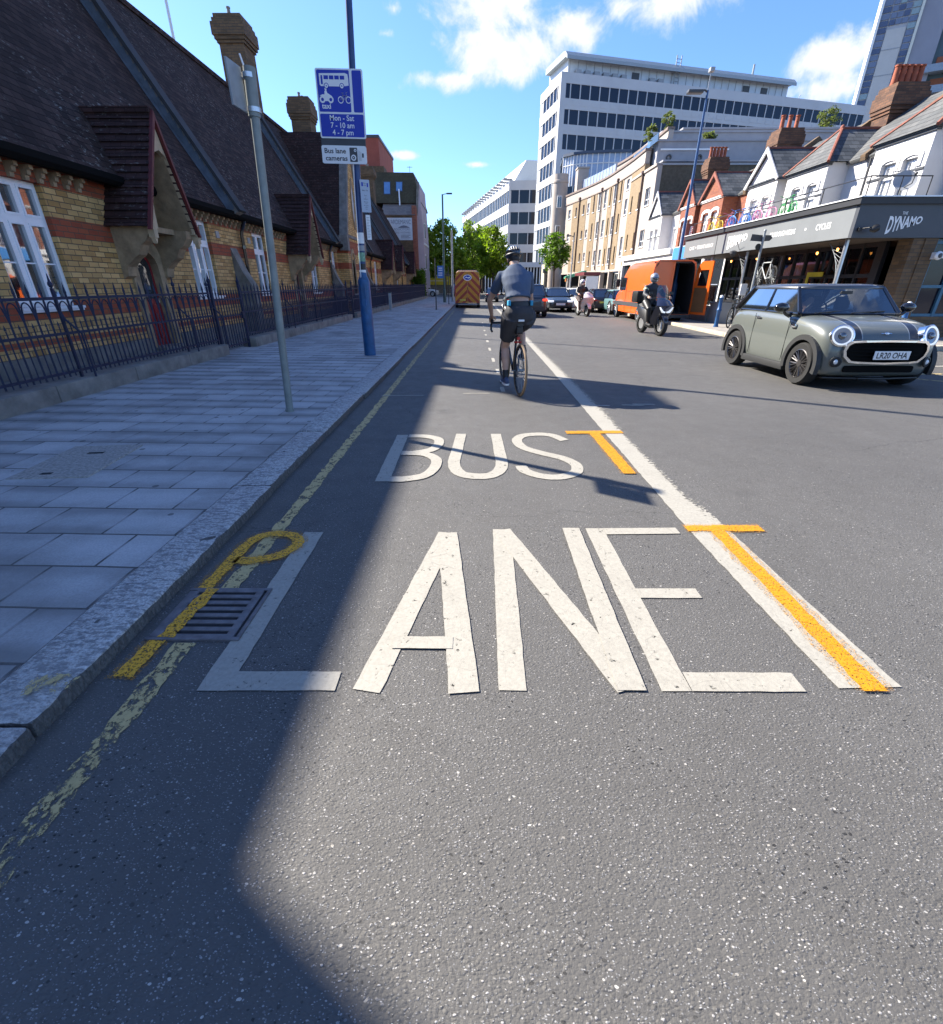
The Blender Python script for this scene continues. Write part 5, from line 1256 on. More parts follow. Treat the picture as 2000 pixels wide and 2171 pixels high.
P, Q = cabin(mini, (.765, .98, 3.06), (.665, 1.36, 2.74), .99, 1.355, 1.415, paint('dark roof paint', (.035, .04, .05)), M['gloss_black'], M['carglass'], mids=(.50,))
for o in mini.children:
    if o.name.startswith('side_window'): o.data.materials.clear(); o.data.materials.append(M['carglass_side'])
for s in (-1, 1):
    for y, nm in ((WB[0], 'f'), (WB[1], 'r')):
        wheel(mini, s * .765, y, WR, .19, s, pm('gunmetal rim', (.10, .095, .095), .3, .8) if s < 0 and nm == 'f' else bpy.data.materials.get('gunmetal rim'), 11)
        b = MB(); n = 22; A0, A1 = R(-14), R(194)
        ra, rb = WR * 1.12, WR * 1.36
        o_ = [(y + rb * math.cos(A0 + (A1 - A0) * k / n), WR + rb * math.sin(A0 + (A1 - A0) * k / n)) for k in range(n + 1)]
        i_ = [(y + ra * math.cos(A0 + (A1 - A0) * k / n), WR + ra * math.sin(A0 + (A1 - A0) * k / n)) for k in range(n + 1)]
        b.ring(o_, i_, 'x', s * .80, s * .868, closed=False); b.build('wheel_arch_trim', M['black'] if False else pm('grey arch plastic', (.02, .021, .022), .6) if 'grey arch plastic' not in bpy.data.materials else bpy.data.materials['grey arch plastic'], mini, local=True)
    b = MB(); b.bbox(s * .80 - .03, s * .80 + .065 if s > 0 else s * .80 + .03, 1.03, 2.30, .155, .265, .02) if s > 0 else b.bbox(-.865, -.77, 1.03, 2.30, .155, .265, .02)
    b.build('sill_trim', bpy.data.materials['grey arch plastic'], mini, local=True, smooth=True)
    # mirrors
    b = MB(); b.ell((s * .99, 1.22, 1.075), (.115, .075, .072)); b.tube([(s * .83, 1.22, .97), (s * .92, 1.2, .99), (s * .96, 1.21, 1.04)], [.05, .03, .03], 8); b.build('wing_mirror', M['gloss_black'], mini, local=True, smooth=True)
    # headlamps: chrome bezel, lit ring, lens
    Mx = Matrix.Translation((s * .62, .235, .745)) @ Matrix.Rotation(R(15) * s, 4, 'Z') @ Matrix.Rotation(R(90 - 16), 4, 'X')
    b = MB(); b.lathe([(.148, -.11), (.152, .012), (.138, .022), (.132, .012)], 30, Mx, cap=False); o = b.build('headlight', M['chrome'], mini, local=True, smooth=True)
    b = MB(); b.lathe([(.130, .012), (.126, .022), (.110, .022), (.107, .012)], 30, Mx, cap=False); b.build('light_ring', M['headlamp'], o, local=True, smooth=True)
    b = MB(); b.lathe([(.132, .006), (.0, .012)], 30, Mx, cap=False); b.build('reflector', pm('lamp inside', (.22, .24, .27), .15, .6), o, local=True, smooth=True)
    b = MB(); b.ell((0, 0, .015), (.052, .052, .035), Mx); b.build('projector', M['carglass_dark'], o, local=True, smooth=True)
    b = MB(); b.lathe([(.075, 0), (.072, .012), (.055, .016), (.05, .006), (0, .006)], 20, Matrix.Translation((s * .645, .165, .40)) @ Matrix.Rotation(R(24) * s, 4, 'Z') @ Matrix.Rotation(R(90), 4, 'X'), cap=False); o = b.build('fog_light', M['black'], mini, local=True, smooth=True)
    b = MB(); b.ell((s * .645, .162, .40), (.035, .015, .035)); b.build('lens', M['lampglass'], o, local=True, smooth=True)
    b = MB(); b.bbox(s * .86 - .012, s * .86 + .012, 1.98, 2.13, .885, .905, .005); b.bbox(s * .855 - .02, s * .855 + .02, .95, 1.06, .80, .85, .006); b.build('door_handle', M['chrome'], mini, local=True, smooth=True)
    b = MB()
    for yy in (1.13, 2.14): b.bbox(s * .8545 - .003, s * .8545 + .003, yy - .004, yy + .004, .30, .95, .001)
    b.build('door_seam', M['black'], mini, local=True)
def ring_outline(w, h0, h1, n=9, sh=.75):
    "rounded hexagonal grille outline"
    pts = [(-w, h0 + (h1 - h0) * .55), (-w * .96, h0 + (h1 - h0) * .28), (-w * .82, h0 + .01), (-w * .6, h0), (0, h0 - .008), (w * .6, h0), (w * .82, h0 + .01), (w * .96, h0 + (h1 - h0) * .28), (w, h0 + (h1 - h0) * .55), (w * .97, h0 + (h1 - h0) * .82), (w * .88, h1 - .01), (w * .6, h1), (0, h1 + .006), (-w * .6, h1), (-w * .88, h1 - .01), (-w * .97, h0 + (h1 - h0) * .82)]
    return pts
def bend(mb):   # wrap flat front parts round the curved nose
    mb.v = [(x, y + .165 + .17 * x * x, z) for x, y, z in mb.v]; return mb
b = MB(); b.ring(ring_outline(.60, .385, .695), ring_outline(.565, .41, .67), 'y', -.085, .06); o = bend(b).build('grille', M['chrome'], mini, local=True)
b = MB(); b.prism(ring_outline(.57, .405, .675), 'y', -.055, .05)
for k in range(5): b.box(-.5, -.17, -.064, -.05, .44 + k * .048, .452 + k * .048); b.box(-.17, .17, -.064, -.05, .44 + k * .048, .452 + k * .048); b.box(.17, .5, -.064, -.05, .44 + k * .048, .452 + k * .048)
bend(b).build('grille_mesh', M['mesh_black'], o, local=True)
b = MB(); b.prism(rrect(-.50, .50, .255, .345, .03), 'y', -.04, .06); bend(b).build('lower_grille', M['mesh_black'], mini, local=True)
b = MB(); b.bbox(-.70, -.24, .015, .12, .15, .175, .01); b.bbox(-.24, .24, .0, .1, .15, .175, .01); b.bbox(.24, .70, .015, .12, .15, .175, .01); bend(b).build('front_lip', M['black'], mini, local=True)
plate(mini, 'LR20 OHA', (0.05, .08, .50), .50, .115)
b = MB(); b.ell((0, .235, .775), (.035, .02, .018)); b.tube([(-.075, .245, .775), (.075, .245, .775)], [(.006, .006)] * 2, 6); b.build('bonnet_badge', M['chrome'], mini, local=True, smooth=True)
b = MB(); b.tube([(-.6, .985, 1.005), (-.1, 1.05, 1.035)], .008, 5); b.tube([(-.05, .965, 1.008), (.5, 1.04, 1.03)], .008, 5); b.build('wipers', M['black'], mini, local=True)
b = MB(); b.bbox(-.72, .72, 1.08, 1.30, .84, 1.0, .04); b.tube([(-.36 + .17 * math.cos(a), 1.36 - .05 * math.sin(a), 1.0 + .16 * math.sin(a)) for a in [R(k * 20) for k in range(19)]], .014, 6); b.build('dashboard', M['black'], mini, local=True, smooth=True)
seats_and_dash(mini, (1.75, 2.45), .7, .99, 1.36)
b = MB(); b.bbox(-.09, .09, 1.27, 1.30, 1.25, 1.31, .01); b.build('rear_view_mirror', M['black'], mini, local=True)
for s in (-1, 1):
    b = MB(); b.bbox(s * .62 - .06, s * .62 + .06, 3.10, 3.165, .62, .85, .02); b.build('tail_light', pm('red lens', (.35, .02, .015), .2) if 'red lens' not in bpy.data.materials else bpy.data.materials['red lens'], mini, local=True, smooth=True)
drv = thing('person', 'driver with dark hair behind the windscreen of the grey-green hatchback', 'person', (hx - .36, hy + 1.62, .5))
b = MB()
b.loft([[(rx * math.cos(2 * math.pi * k / 16), cy + ry * math.sin(2 * math.pi * k / 16), cz) for k in range(16)] for cy, cz, rx, ry in ((0, 0, .17, .12), (0.0, .15, .16, .11), (.0, .30, .18, .11), (0, .40, .19, .09), (.0, .46, .06, .05))])
b.tube([(0, 0, .42), (0, -.01, .52)], .05, 10); head_geo(b, (0, -.02, .64), Matrix.Rotation(R(180), 4, 'Z'))
for s in (-1, 1): b.tube([(s * .17, 0, .38), (s * .23, -.12, .2), (s * .15, -.28, .42)], [.055, .045, .032], 10); finger_hand(b, (s * .15, -.26, .41), (-s * .3, -.5, .6), (0, -.6, -.3), 1, s)
remesh(b.build('body', M['skin'], drv, local=True, fix=False), .012, 4)
b = MB(); b.loft([[(rx * math.cos(2 * math.pi * k / 16), cy + ry * math.sin(2 * math.pi * k / 16), cz) for k in range(16)] for cy, cz, rx, ry in ((0, 0, .185, .135), (0.0, .15, .175, .125), (.0, .30, .195, .125), (0, .41, .20, .10), (.0, .465, .075, .065))])
for s in (-1, 1): b.tube([(s * .17, 0, .38), (s * .23, -.12, .2), (s * .17, -.24, .36)], [.068, .056, .045], 10)
remesh(b.build('jacket', M['darkgrey'], drv, local=True, fix=False), .015, 4)
b = MB(); b.ell((0, .015, .68), (.098, .105, .10)); b.build('hair', M['hair'], drv, local=True, smooth=True)

# ------------------------------------------------------------------ other cars
def simple_car(name, label, loc, rz, mat, L=4.0, W=1.7, H=1.45, kind='hatch', front=True, glass=None, lit=None, text='', group='cars in the road', roofmat=None):
    t = thing(name, label, 'car', loc, rz, group); w = W / 2; k = L / 4.0
    zb_, h = (.2, H / 1.45)
    st = [(.0, w * .70, .32, .52 * h, .60 * h), (.06 * k, w * .86, .22, .62 * h, .70 * h), (.25 * k, w * .96, .18, .70 * h, .80 * h), (.7 * k, w, .17, .78 * h, .88 * h), (1.15 * k, w, .17, .84 * h, .93 * h), (2.0 * k, w, .17, .88 * h, .96 * h), (3.0 * k, w, .17, .91 * h, .98 * h), (3.6 * k, w * .97, .2, .92 * h, 1.0 * h), (3.9 * k, w * .90, .26, .86 * h, .95 * h), (4.0 * k, w * .78, .36, .72 * h, .80 * h)]
    r = .31; wy = (.80 * k, 3.25 * k)
    car_body(t, st, mat, wy, r, W)
    cabin(t, (w * .90, 1.1 * k, (3.85 if kind != 'saloon' else 3.55) * k), (w * .74, 1.75 * k, (3.35 if kind != 'saloon' else 2.9) * k), .94 * h, H - .06, H, roofmat or mat, M['gloss_black'], glass or M['carglass_dark'])
    for s in (-1, 1):
        for y in wy: wheel(t, s * (w - .10), y, r, .19, s, M['alu'], 8)
        b = MB(); b.ell((s * (w + .09), 1.35 * k, .98 * h), (.09, .06, .06)); b.tube([(s * w * .93, 1.35 * k, .92 * h), (s * (w + .05), 1.35 * k, .96 * h)], .03, 6); b.build('wing_mirror', M['black'], t, local=True, smooth=True)
        b = MB(); b.bbox(s * w * .72 - .15, s * w * .72 + .15, .02, .22, .60 * h, .72 * h, .03); b.build('headlight', M['headlamp'] if lit == 'front' else M['lampglass'], t, local=True, smooth=True)
        b = MB(); b.bbox(s * w * .80 - .13, s * w * .80 + .10, 3.86 * k, 3.985 * k, .72 * h, .82 * h, .03); b.build('tail_light', M['redlamp'] if lit == 'rear' else bpy.data.materials['red lens'], t, local=True, smooth=True)
    b = MB(); b.prism(rrect(-w * .55, w * .55, .30, .58 * h, .05), 'y', -.015, .05); b.build('grille', M['black'], t, local=True)
    b = MB(); b.bbox(-w * .8, w * .8, 3.9 * k, 4.02 * k, .25, .42, .03); b.build('rear_bumper', M['black'], t, local=True, smooth=True)
    plate(t, text, (0, -.02, .42), .50, .11)
    b = MB(); b.bbox(-.26, .26, 4.0 * k, 4.015 * k, .60 * h, .70 * h, .004); b.build('rear_plate', pm('yellow plate', (.62, .50, .08), .5) if 'yellow plate' not in bpy.data.materials else bpy.data.materials['yellow plate'], t, local=True)
    return t
PI = math.pi
# SUV driving away beyond the cyclist (rear seen): local nose points to -y, so turn it round
simple_car('suv_car', 'dark navy SUV with lit tail lamps driving away beyond the cyclist', (2.45, 23.8 + 3.9, 0), PI, paint('navy car paint', (.012, .018, .03)), 3.9, 2.0, 1.42, 'hatch', lit='rear')
simple_car('hatchback_car', 'dark blue hatchback far down the bus lane, right of the chevron van', (1.55, 45 + 3.6, 0), PI, paint('blue grey car paint', (.03, .045, .07)), 3.6, 1.15, 1.15, roofmat=paint('silver roof', (.35, .37, .40)))
simple_car('estate_car', 'dark grey car facing the camera with pale number plate behind the SUV', (4.75, 28.3, 0), 0, paint('slate car paint', (.025, .035, .045)), 3.9, 1.45, 1.24, lit='front')
simple_car('hatchback_car', 'silver blue car behind the dark grey oncoming car', (6.1, 35.0, 0), 0, paint('silver blue paint', (.16, .19, .24)), 3.8, 1.4, 1.22)
simple_car('hatchback_car', 'white small car facing the camera beside the pale scooter', (6.0, 28.5, 0), 0, paint('white car paint', (.62, .64, .62)), 3.6, 1.35, 1.22)
simple_car('hatchback_car', 'black parked car between the scooter rider and the teal car', (7.0, 30.9, 0), PI * .995, paint('black car paint', (.012, .012, .015)), 3.4, 1.25, 1.2)
simple_car('hatchback_car', 'pale teal hatchback parked directly in front of the orange van', (7.55, 29.2, 0), PI, paint('teal car paint', (.13, .25, .25)), 3.5, 1.3, 1.17, glass=M['carglass_dark'])
simple_car('hatchback_car', 'white car in the far side street behind the lamp posts at left', (-4.6, 66.8, 0), PI / 2, paint('white car paint 2', (.6, .6, .6)), 3.8, 1.6, 1.4)
simple_car('hatchback_car', 'dark blue car in the far side street next to the white one', (-2.0, 64.0, 0), PI, paint('dark blue car paint', (.012, .03, .07)), 3.8, 1.6, 1.5)

# ------------------------------------------------------------------ vans
def van_section(w, h, r=.16, inset=0.0):
    w -= inset; pts = [(-w, .30 + inset), (-w * 1.0, 1.15), (-w * .94, h - .28 - inset), (-w * .88, h - .09 - inset), (-w * .72, h - inset), (w * .72, h - inset), (w * .88, h - .09 - inset), (w * .94, h - .28 - inset), (w, 1.15), (w, .30 + inset)]
    return pts
orange = paint('orange van paint', (.74, .12, .010), coat=.6)
ov = thing('delivery_van', 'bright orange high-roof van parked with its right rear door swung open', 'van', (7.55, 19.9, 0))
w, h = .845, 2.23
b = MB(); b.ring(van_section(w, h), van_section(w, h, inset=.05), 'y', 0, 3.0)
b.mi = 1; b.ring(van_section(w, h, inset=.055), van_section(w, h, inset=.075), 'y', .02, 2.4); b.prism(van_section(w - .045, h - .045, inset=.01), 'y', 2.2, 2.9); b.box(-w + .05, w - .05, .03, 2.3, .34, .40); b.mi = 0
cab = []
for y, hh, zf in ((2.98, h, 1), (3.3, h - .03, 1), (3.75, h - .25, .98), (4.15, 1.72, .97), (4.45, 1.28, .95), (4.95, 1.10, .92), (5.15, .95, .85), (5.2, .6, .8)):
    s = van_section(w * zf, max(hh, .72)); m_ = max(hh, .72)
    cab.append([(x, y, min(z, .30 + (m_ - .30) * (z - .30) / (m_ - .30))) for x, z in [(q[0], .30 + (q[1] - .30) * 1.0 if m_ > 1.6 else .30 + (m_ - .30) * [0, .45, .8, .93, 1, 1, .93, .8, .45, 0][i]) for i, q in enumerate(s)]])
b.loft(cab); b.build('body', [orange, M['dark']], ov, local=True, smooth=True, angle=30)
b = MB()
b.box(-w - .012, -w + .01, .12, 4.9, .56, .72); b.box(w - .01, w + .012, .12, 4.9, .56, .72); b.bbox(-w, w, -.06, .05, .22, .34, .02); b.bbox(-w - .01, w + .01, 4.95, 5.25, .25, .55, .03)
b.build('rubbing_strip', M['darkgrey'], ov, local=True)
b = MB()
for yy, zz in ((2.05, (.35, 1.95)), (3.1, (.35, 1.3)), (3.05, (1.3, 2.05)), (.25, (.35, 1.95))): b.box(-w - .006, -w + .02, yy - .007, yy + .007, zz[0], min(zz[1], 1.14))
b.box(-w - .005, -w + .02, .3, 2.9, 1.13, 1.145); b.bbox(-w - .02, -w, 1.85, 2.0, 1.0, 1.02, .004)
b.build('panel_seam', M['black'], ov, local=True)
b = MB(); b.box(-w - .004, -w + .008, 3.2, 4.05, 1.18, 1.68); b.build('side_window', M['carglass_dark'], ov, local=True)
for s in (-1, 1):
    for y in (1.05, 4.4): wheel(ov, s * .76, y, .32, .19, s, M['steel'], 8)
    b = MB(); b.bbox(s * (w + .13) - .09, s * (w + .13) + .09, 4.0, 4.1, 1.3, 1.62, .03); b.build('wing_mirror', M['black'], ov, local=True, smooth=True)
b = MB(); b.prism([(-w + .03, .36), (-.03, .36), (-.03, h - .06), (-w * .72, h - .06), (-w * .90, h - .30)], 'y', -.03, .02); o = b.build('rear_door', orange, ov, local=True)
b = MB(); b.box(-.09, -.05, -.045, -.03, .9, 1.15); b.build('door_handle', M['black'], o, local=True)
Md = Matrix.Translation((w - .02, -.01, 0)) @ Matrix.Rotation(R(-72), 4, 'Z')
b = MB(); dp = [(0, .36), (.80, .36), (.80, h - .06), (.22, h - .06), (.04, h - .30)]
win = [(.14, 1.35), (.66, 1.35), (.66, h - .35), (.22, h - .35), (.15, h - .45)]
b.ring(dp, win, 'y', -.03, .02, Md); o = b.build('rear_door', orange, ov, local=True); o['label'] = 'opened right rear door'
b = MB(); b.prism([(.13, 1.34), (.67, 1.34), (.67, h - .34), (.21, h - .34)], 'y', .0, .004, Md); b.build('door_window', M['carglass_dark'], o, local=True)
b = MB(); b.prism([(.08, .45), (.72, .45), (.72, 1.28), (.08, 1.28)], 'y', -.045, -.03, Md); b.prism([(.08, .45), (.72, .45), (.72, 1.28), (.08, 1.28)], 'y', .02, .03, Md); b.build('door_lining', pm('brown board', (.16, .075, .025), .8), o, local=True)
b = MB(); b.bbox(-w + .05, w - .05, .05, .09, h - .11, h - .06, .01); b.build('door_frame', M['darkgrey'], ov, local=True)

# chevron-marked recovery van
cm, t, b_ = base_mat('chevron sheeting'); co = t.new('ShaderNodeTexCoord').outputs['Object']; x, y, z = t.sep(co)
f = t.math('FRACT', t.math('DIVIDE', t.math('ADD', z, t.math('MULTIPLY', t.math('ABSOLUTE', x), .95)), .46))
c = t.mix(t.math('LESS_THAN', f, .46), (.62, .26, .012), (.36, .035, .012)); c = t.mix(t.rng(t.noise(co, 8, 4), .4, .7, 0, .35), c, (.12, .06, .02))
t.put(b_.inputs['Base Color'], c); b_.inputs['Roughness'].default_value = .45
cv = thing('highway_van', 'high-roof van with orange and red chevrons across its back doors', 'van', (-.46, 33.9, 0))
w, h = .82, 2.2
b = MB(); b.loft([[(x * .985, 0, z) for x, z in van_section(w, h - .03)], [(x, .06, z) for x, z in van_section(w, h)], [(x, 3.2, z) for x, z in van_section(w, h)], [(x * .97, 4.3, z * .72 + .08) for x, z in van_section(w, h)], [(x * .93, 5.0, z * .42 + .16) for x, z in van_section(w, h)]]); b.build('body', paint('amber van paint', (.42, .22, .06)), cv, local=True, smooth=True, angle=30)
for s in (-1, 1):
    b = MB(); b.prism([(s * .012, .30), (s * .805, .30), (s * .81, 1.15), (s * .765, h - .28), (s * .70, h - .09), (s * .012, h - .055)][:: s], 'y', -.025, .02); b.build('rear_door', cm, cv, local=True)
    b = MB(); b.bbox(s * .80 - .035, s * .80 + .035, -.04, .03, .85, 1.35, .01); b.build('tail_light', bpy.data.materials['red lens'], cv, local=True)
    for y in (.75, 4.2): wheel(cv, s * .72, y, .32, .2, s, M['steel'], 8)
b = MB(); b.bbox(-.8, .8, -.10, .05, .17, .28, .02); b.build('rear_bumper', M['darkgrey'], cv, local=True)
b = MB(); b.box(-.62, .62, -.104, -.09, .205, .225); b.build('bumper_strip', M['white'], cv, local=True)
b = MB(); b.prism([(.36 * math.cos(2 * PI * k / 32) * .75, 1.80 + .175 * math.sin(2 * PI * k / 32)) for k in range(32)], 'y', -.032, -.026); o = b.build('oval_badge', M['white'], cv, local=True)
b = MB(); b.prism([(.29 * math.cos(2 * PI * k / 32) * .75, 1.80 + .135 * math.sin(2 * PI * k / 32)) for k in range(32)], 'y', -.036, -.033); b.mi = 1
b.prism([(-.17, 1.76), (-.08, 1.86), (.02, 1.80), (.17, 1.86), (.15, 1.76), (.04, 1.75), (-.05, 1.79)], 'y', -.0385, -.037); b.build('badge_centre', [M['signblue'], M['lampglass']], o, local=True)
b = MB(); b.bbox(-.50, -.12, -.04, -.02, .42, .53, .004); b.build('number_plate', bpy.data.materials['yellow plate'], cv, local=True)
b = MB(); b.bbox(-.6, .6, .3, .5, h, h + .06, .02); b.tube([(-.7, .2, h + .03), (.7, .2, h + .03)], .02, 6); b.build('roof_rack', M['black'], cv, local=True)
b = MB(); b.bbox(-.02, .02, -.04, -.02, 1.1, 1.25, .004); b.bbox(.05, .15, -.04, -.02, 1.28, 1.33, .004); b.build('door_handle', M['black'], cv, local=True)

# ------------------------------------------------------------------ motor scooters with riders (local: facing -y, front wheel contact at the origin)
def motor_scooter(name, label, loc, rz, body, dark, seatc, big=True, lit=True):
    t = thing(name, label, 'motor scooter', loc, rz); r = .29 if big else .25; wb = 1.18 if big else 1.05
    for y in (0, wb): 
        w_ = wheel(t, 0, y, r, .13, 1, M['alu'] if big else M['steel'], 6)
    b = MB()
    b.loft([[(x * wd, y, z) for x, z in ((-1, zl), (-1, (zl + zh) / 2), (-.6, zh), (.6, zh), (1, (zl + zh) / 2), (1, zl), (.5, zl - .04), (-.5, zl - .04))] for y, wd, zl, zh in ((.42, .10, .26, .36), (.5, .17, .22, .34), (.68, .18, .24, .58), (.8, .19, .40, .72), (1.15, .17, .50, .78), (1.5, .09, .66, .84), (1.58, .04, .74, .82))])
    b.build('rear_bodywork', body, t, local=True, smooth=True, angle=45)
    b = MB()
    b.loft([[(x * wd, y + dy * abs(x), z) for x, dy in ((-1, .12), (-.55, .03), (0, 0), (.55, .03), (1, .12), (.5, .2), (-.5, .2))] for y, wd, z in ((.18, .19, .30), (.08, .27, .48), (-.10, .31, .68), (-.17, .27, .84), (-.05, .21, .96), (.10, .15, 1.04))])
    b.build('front_fairing', dark, t, local=True, smooth=True, angle=45)
    b = MB(); b.loft([[(x * wd, y, z) for x in (-1, -.5, 0, .5, 1)] for y, wd, z in ((-.30, .07, .36), (-.18, .09, .53), (0, .10, .62), (.18, .08, .57))], closed=False, caps=False); o = b.build('mudguard', dark, t, local=True, smooth=True)
    m_ = o.modifiers.new('th', 'SOLIDIFY'); m_.thickness = .02
    b = MB()
    for s in (-1, 1): b.tube([(s * .085, 0, r), (s * .085, .22, .75)], .025, 8)
    b.tube([(0, .14, .5), (0, .30, 1.0)], .03, 8); b.tube([(-.34, .36, 1.03), (-.1, .28, 1.02), (.1, .28, 1.02), (.34, .36, 1.03)], .016, 8); b.build('fork', M['darkgrey'], t, local=True, smooth=True)
    if big:
        for s in (-1, 1):
            b = MB(); b.prism([(s * .03, .68), (s * .10, .70), (s * .20, .80), (s * .17, .74), (s * .11, .655), (s * .04, .645)][::s], 'y', -.185, -.10); b.build('headlight', M['headlamp'], t, local=True)
        b = MB(); b.loft([[(x * wd, y + .10 * x * x, z) for x in (-1, -.5, 0, .5, 1)] for y, wd, z in ((-.02, .17, .92), (.06, .20, 1.10), (.14, .17, 1.28), (.18, .11, 1.38))], closed=False, caps=False); b.build('screen', M['smoke'], t, local=True, smooth=True)
        b = MB(); b.bbox(-.11, .09, -.16, -.15, .20, .40, .003); o = b.build('learner_plate', M['white'], t, local=True)
        b = MB(); b.box(-.06, -.025, -.164, -.161, .23, .37); b.box(-.025, .045, -.164, -.161, .23, .265); b.build('lettering', M['redpaint'], o, local=True)
        b = MB(); b.bbox(-.22, .22, 1.35, 1.75, .88, 1.22, .06); b.build('top_box', M['black'], t, local=True, smooth=True)
    else:
        b = MB(); b.ell((0, .10, 1.0), (.13, .10, .09)); b.build('handlebar_cowl', body, t, local=True, smooth=True)
        b = MB(); b.ell((0, .0, 1.0), (.06, .03, .05)); b.build('headlight', M['lampglass'], t, local=True, smooth=True)
    for s in (-1, 1):
        b = MB(); b.tube([(s * .26, .34, 1.04), (s * .30, .30, 1.16)], .010, 6); b.bbox(s * .32 - .06, s * .32 + .06, .27, .30, 1.13, 1.20, .01); b.build('mirror', M['black'], t, local=True)
    b = MB(); b.loft([[(x * wd, y, z + dz) for x, dz in ((-1, 0), (-.6, .06), (.6, .06), (1, 0), (0, -.04))] for y, wd, z in ((.62, .10, .72), (.75, .16, .74), (1.1, .17, .78), (1.5, .11, .86))]); b.build('seat', seatc, t, local=True, smooth=True)
    return t
def scooter_rider(label, loc, rz, jacket, helmet, trousers, accents=True):
    t = thing('person', label, 'person', loc, rz); b = MB(); hipz = .80; Y = .92
    H_ = [Vector((s * .10, Y, hipz + .06)) for s in (-1, 1)]; K = [Vector((s * .20, Y - .42, .70)) for s in (-1, 1)]; A = [Vector((s * .17, Y - .40, .33)) for s in (-1, 1)]
    S = [Vector((s * .185, Y - .06, 1.32)) for s in (-1, 1)]; E = [Vector((s * .30, Y - .22, 1.10)) for s in (-1, 1)]; Wr = [Vector((s * .32, Y - .52, 1.05)) for s in (-1, 1)]
    tor = ((Y, hipz, .16, .12), (Y, hipz + .15, .155, .115), (Y - .02, hipz + .32, .17, .12), (Y - .05, hipz + .47, .195, .115), (Y - .06, hipz + .56, .15, .08), (Y - .07, hipz + .62, .06, .055))
    b.loft([[(rx * math.cos(2 * PI * k / 16), cy + ry * math.sin(2 * PI * k / 16), cz) for k in range(16)] for cy, cz, rx, ry in tor]); b.tube([(0, Y - .07, 1.36), (0, Y - .09, 1.46)], .055, 10)
    head_geo(b, (0, Y - .10, 1.54), Matrix.Rotation(PI, 4, 'Z'))
    for i, s in enumerate((-1, 1)):
        limb(b, [S[i], lerp(S[i], E[i], .5), E[i], lerp(E[i], Wr[i], .4), Wr[i]], [.06, .05, .043, .042, .03]); finger_hand(b, Wr[i], (0, -1, -.1), (0, -.1, -1), 1.0, -s)
        limb(b, [H_[i], lerp(H_[i], K[i], .5), K[i], lerp(K[i], A[i], .35), A[i]], [.10, .085, .06, .06, .04]); limb(b, [A[i] + Vector((0, .06, -.05)), A[i] + Vector((0, -.05, -.06)), A[i] + Vector((0, -.16, -.07))], [.035, .04, .028])
    remesh(b.build('body', M['skin'], t, local=True, fix=False), .012, 4)
    b = MB(); b.loft([[((rx + .03) * math.cos(2 * PI * k / 16), cy + (ry + .03) * math.sin(2 * PI * k / 16), cz) for k in range(16)] for cy, cz, rx, ry in tor])
    for i in (0, 1): limb(b, [S[i], lerp(S[i], E[i], .5), E[i], lerp(E[i], Wr[i], .4), lerp(E[i], Wr[i], .95)], [.085, .075, .066, .062, .045])
    j = remesh(b.build('jacket', jacket, t, local=True, fix=False), .015, 5)
    if accents:
        b = MB()
        for i in (0, 1): q = lerp(S[i], E[i], .35); b.tube([q, lerp(S[i], E[i], .48)], [.084, .082], 12)
        b.build('reflective_band', pm('reflective band', (.55, .58, .35), .5) if 'reflective band' not in bpy.data.materials else bpy.data.materials['reflective band'], j, local=True, smooth=True)
    b = MB()
    for i in (0, 1): limb(b, [H_[i] + Vector((0, .02, .02)), lerp(H_[i], K[i], .5), K[i], lerp(K[i], A[i], .4), lerp(K[i], A[i], .95)], [.125, .105, .08, .075, .06])
    remesh(b.build('trousers', trousers, t, local=True, fix=False), .015, 5)
    b = MB()
    for i in (0, 1): limb(b, [A[i] + Vector((0, .09, -.055)), A[i] + Vector((0, .03, -.045)), A[i] + Vector((0, -.08, -.065)), A[i] + Vector((0, -.19, -.075))], [.04, .05, .045, .03], 10)
    b.build('boots', M['black'], t, local=True, smooth=True)
    b = MB(); b.ell((0, Y - .10, 1.555), (.128, .145, .14), None, 22, 14); h = b.build('helmet', helmet, t, local=True, smooth=True)
    b = MB(); b.ell((0, Y - .15, 1.55), (.112, .115, .062), None, 20, 10); b.build('visor', M['carglass_dark'], h, local=True, smooth=True)
    return t
ms = motor_scooter('motor_scooter', 'large dark blue maxi scooter with learner plate and lit headlamps', (5.58, 15.1, 0), R(9), pm('dark grey fairing', (.022, .023, .026), .35, coat=.6), paint('navy fairing', (.012, .016, .04)), M['black'])
scooter_rider('rider in dark jacket and silver helmet on the large dark blue scooter', (5.58, 15.1, .02), R(9), pm('dark jacket', (.02, .022, .03), .6, var=.4, scale=10), paint('silver helmet', (.30, .32, .36), metal=.5), M['black'])
motor_scooter('motor_scooter', 'small white retro scooter between the white car and the orange van', (5.42, 24.6, 0), R(12), paint('white scooter paint', (.7, .62, .6)), paint('white scooter front', (.72, .66, .64)), M['black'], big=False)
scooter_rider('rider in black with white helmet on the small white scooter', (5.42, 24.6, -.06), R(12), M['black'], paint('white helmet', (.6, .6, .6)), pm('dark trousers', (.05, .03, .03), .8), accents=False)

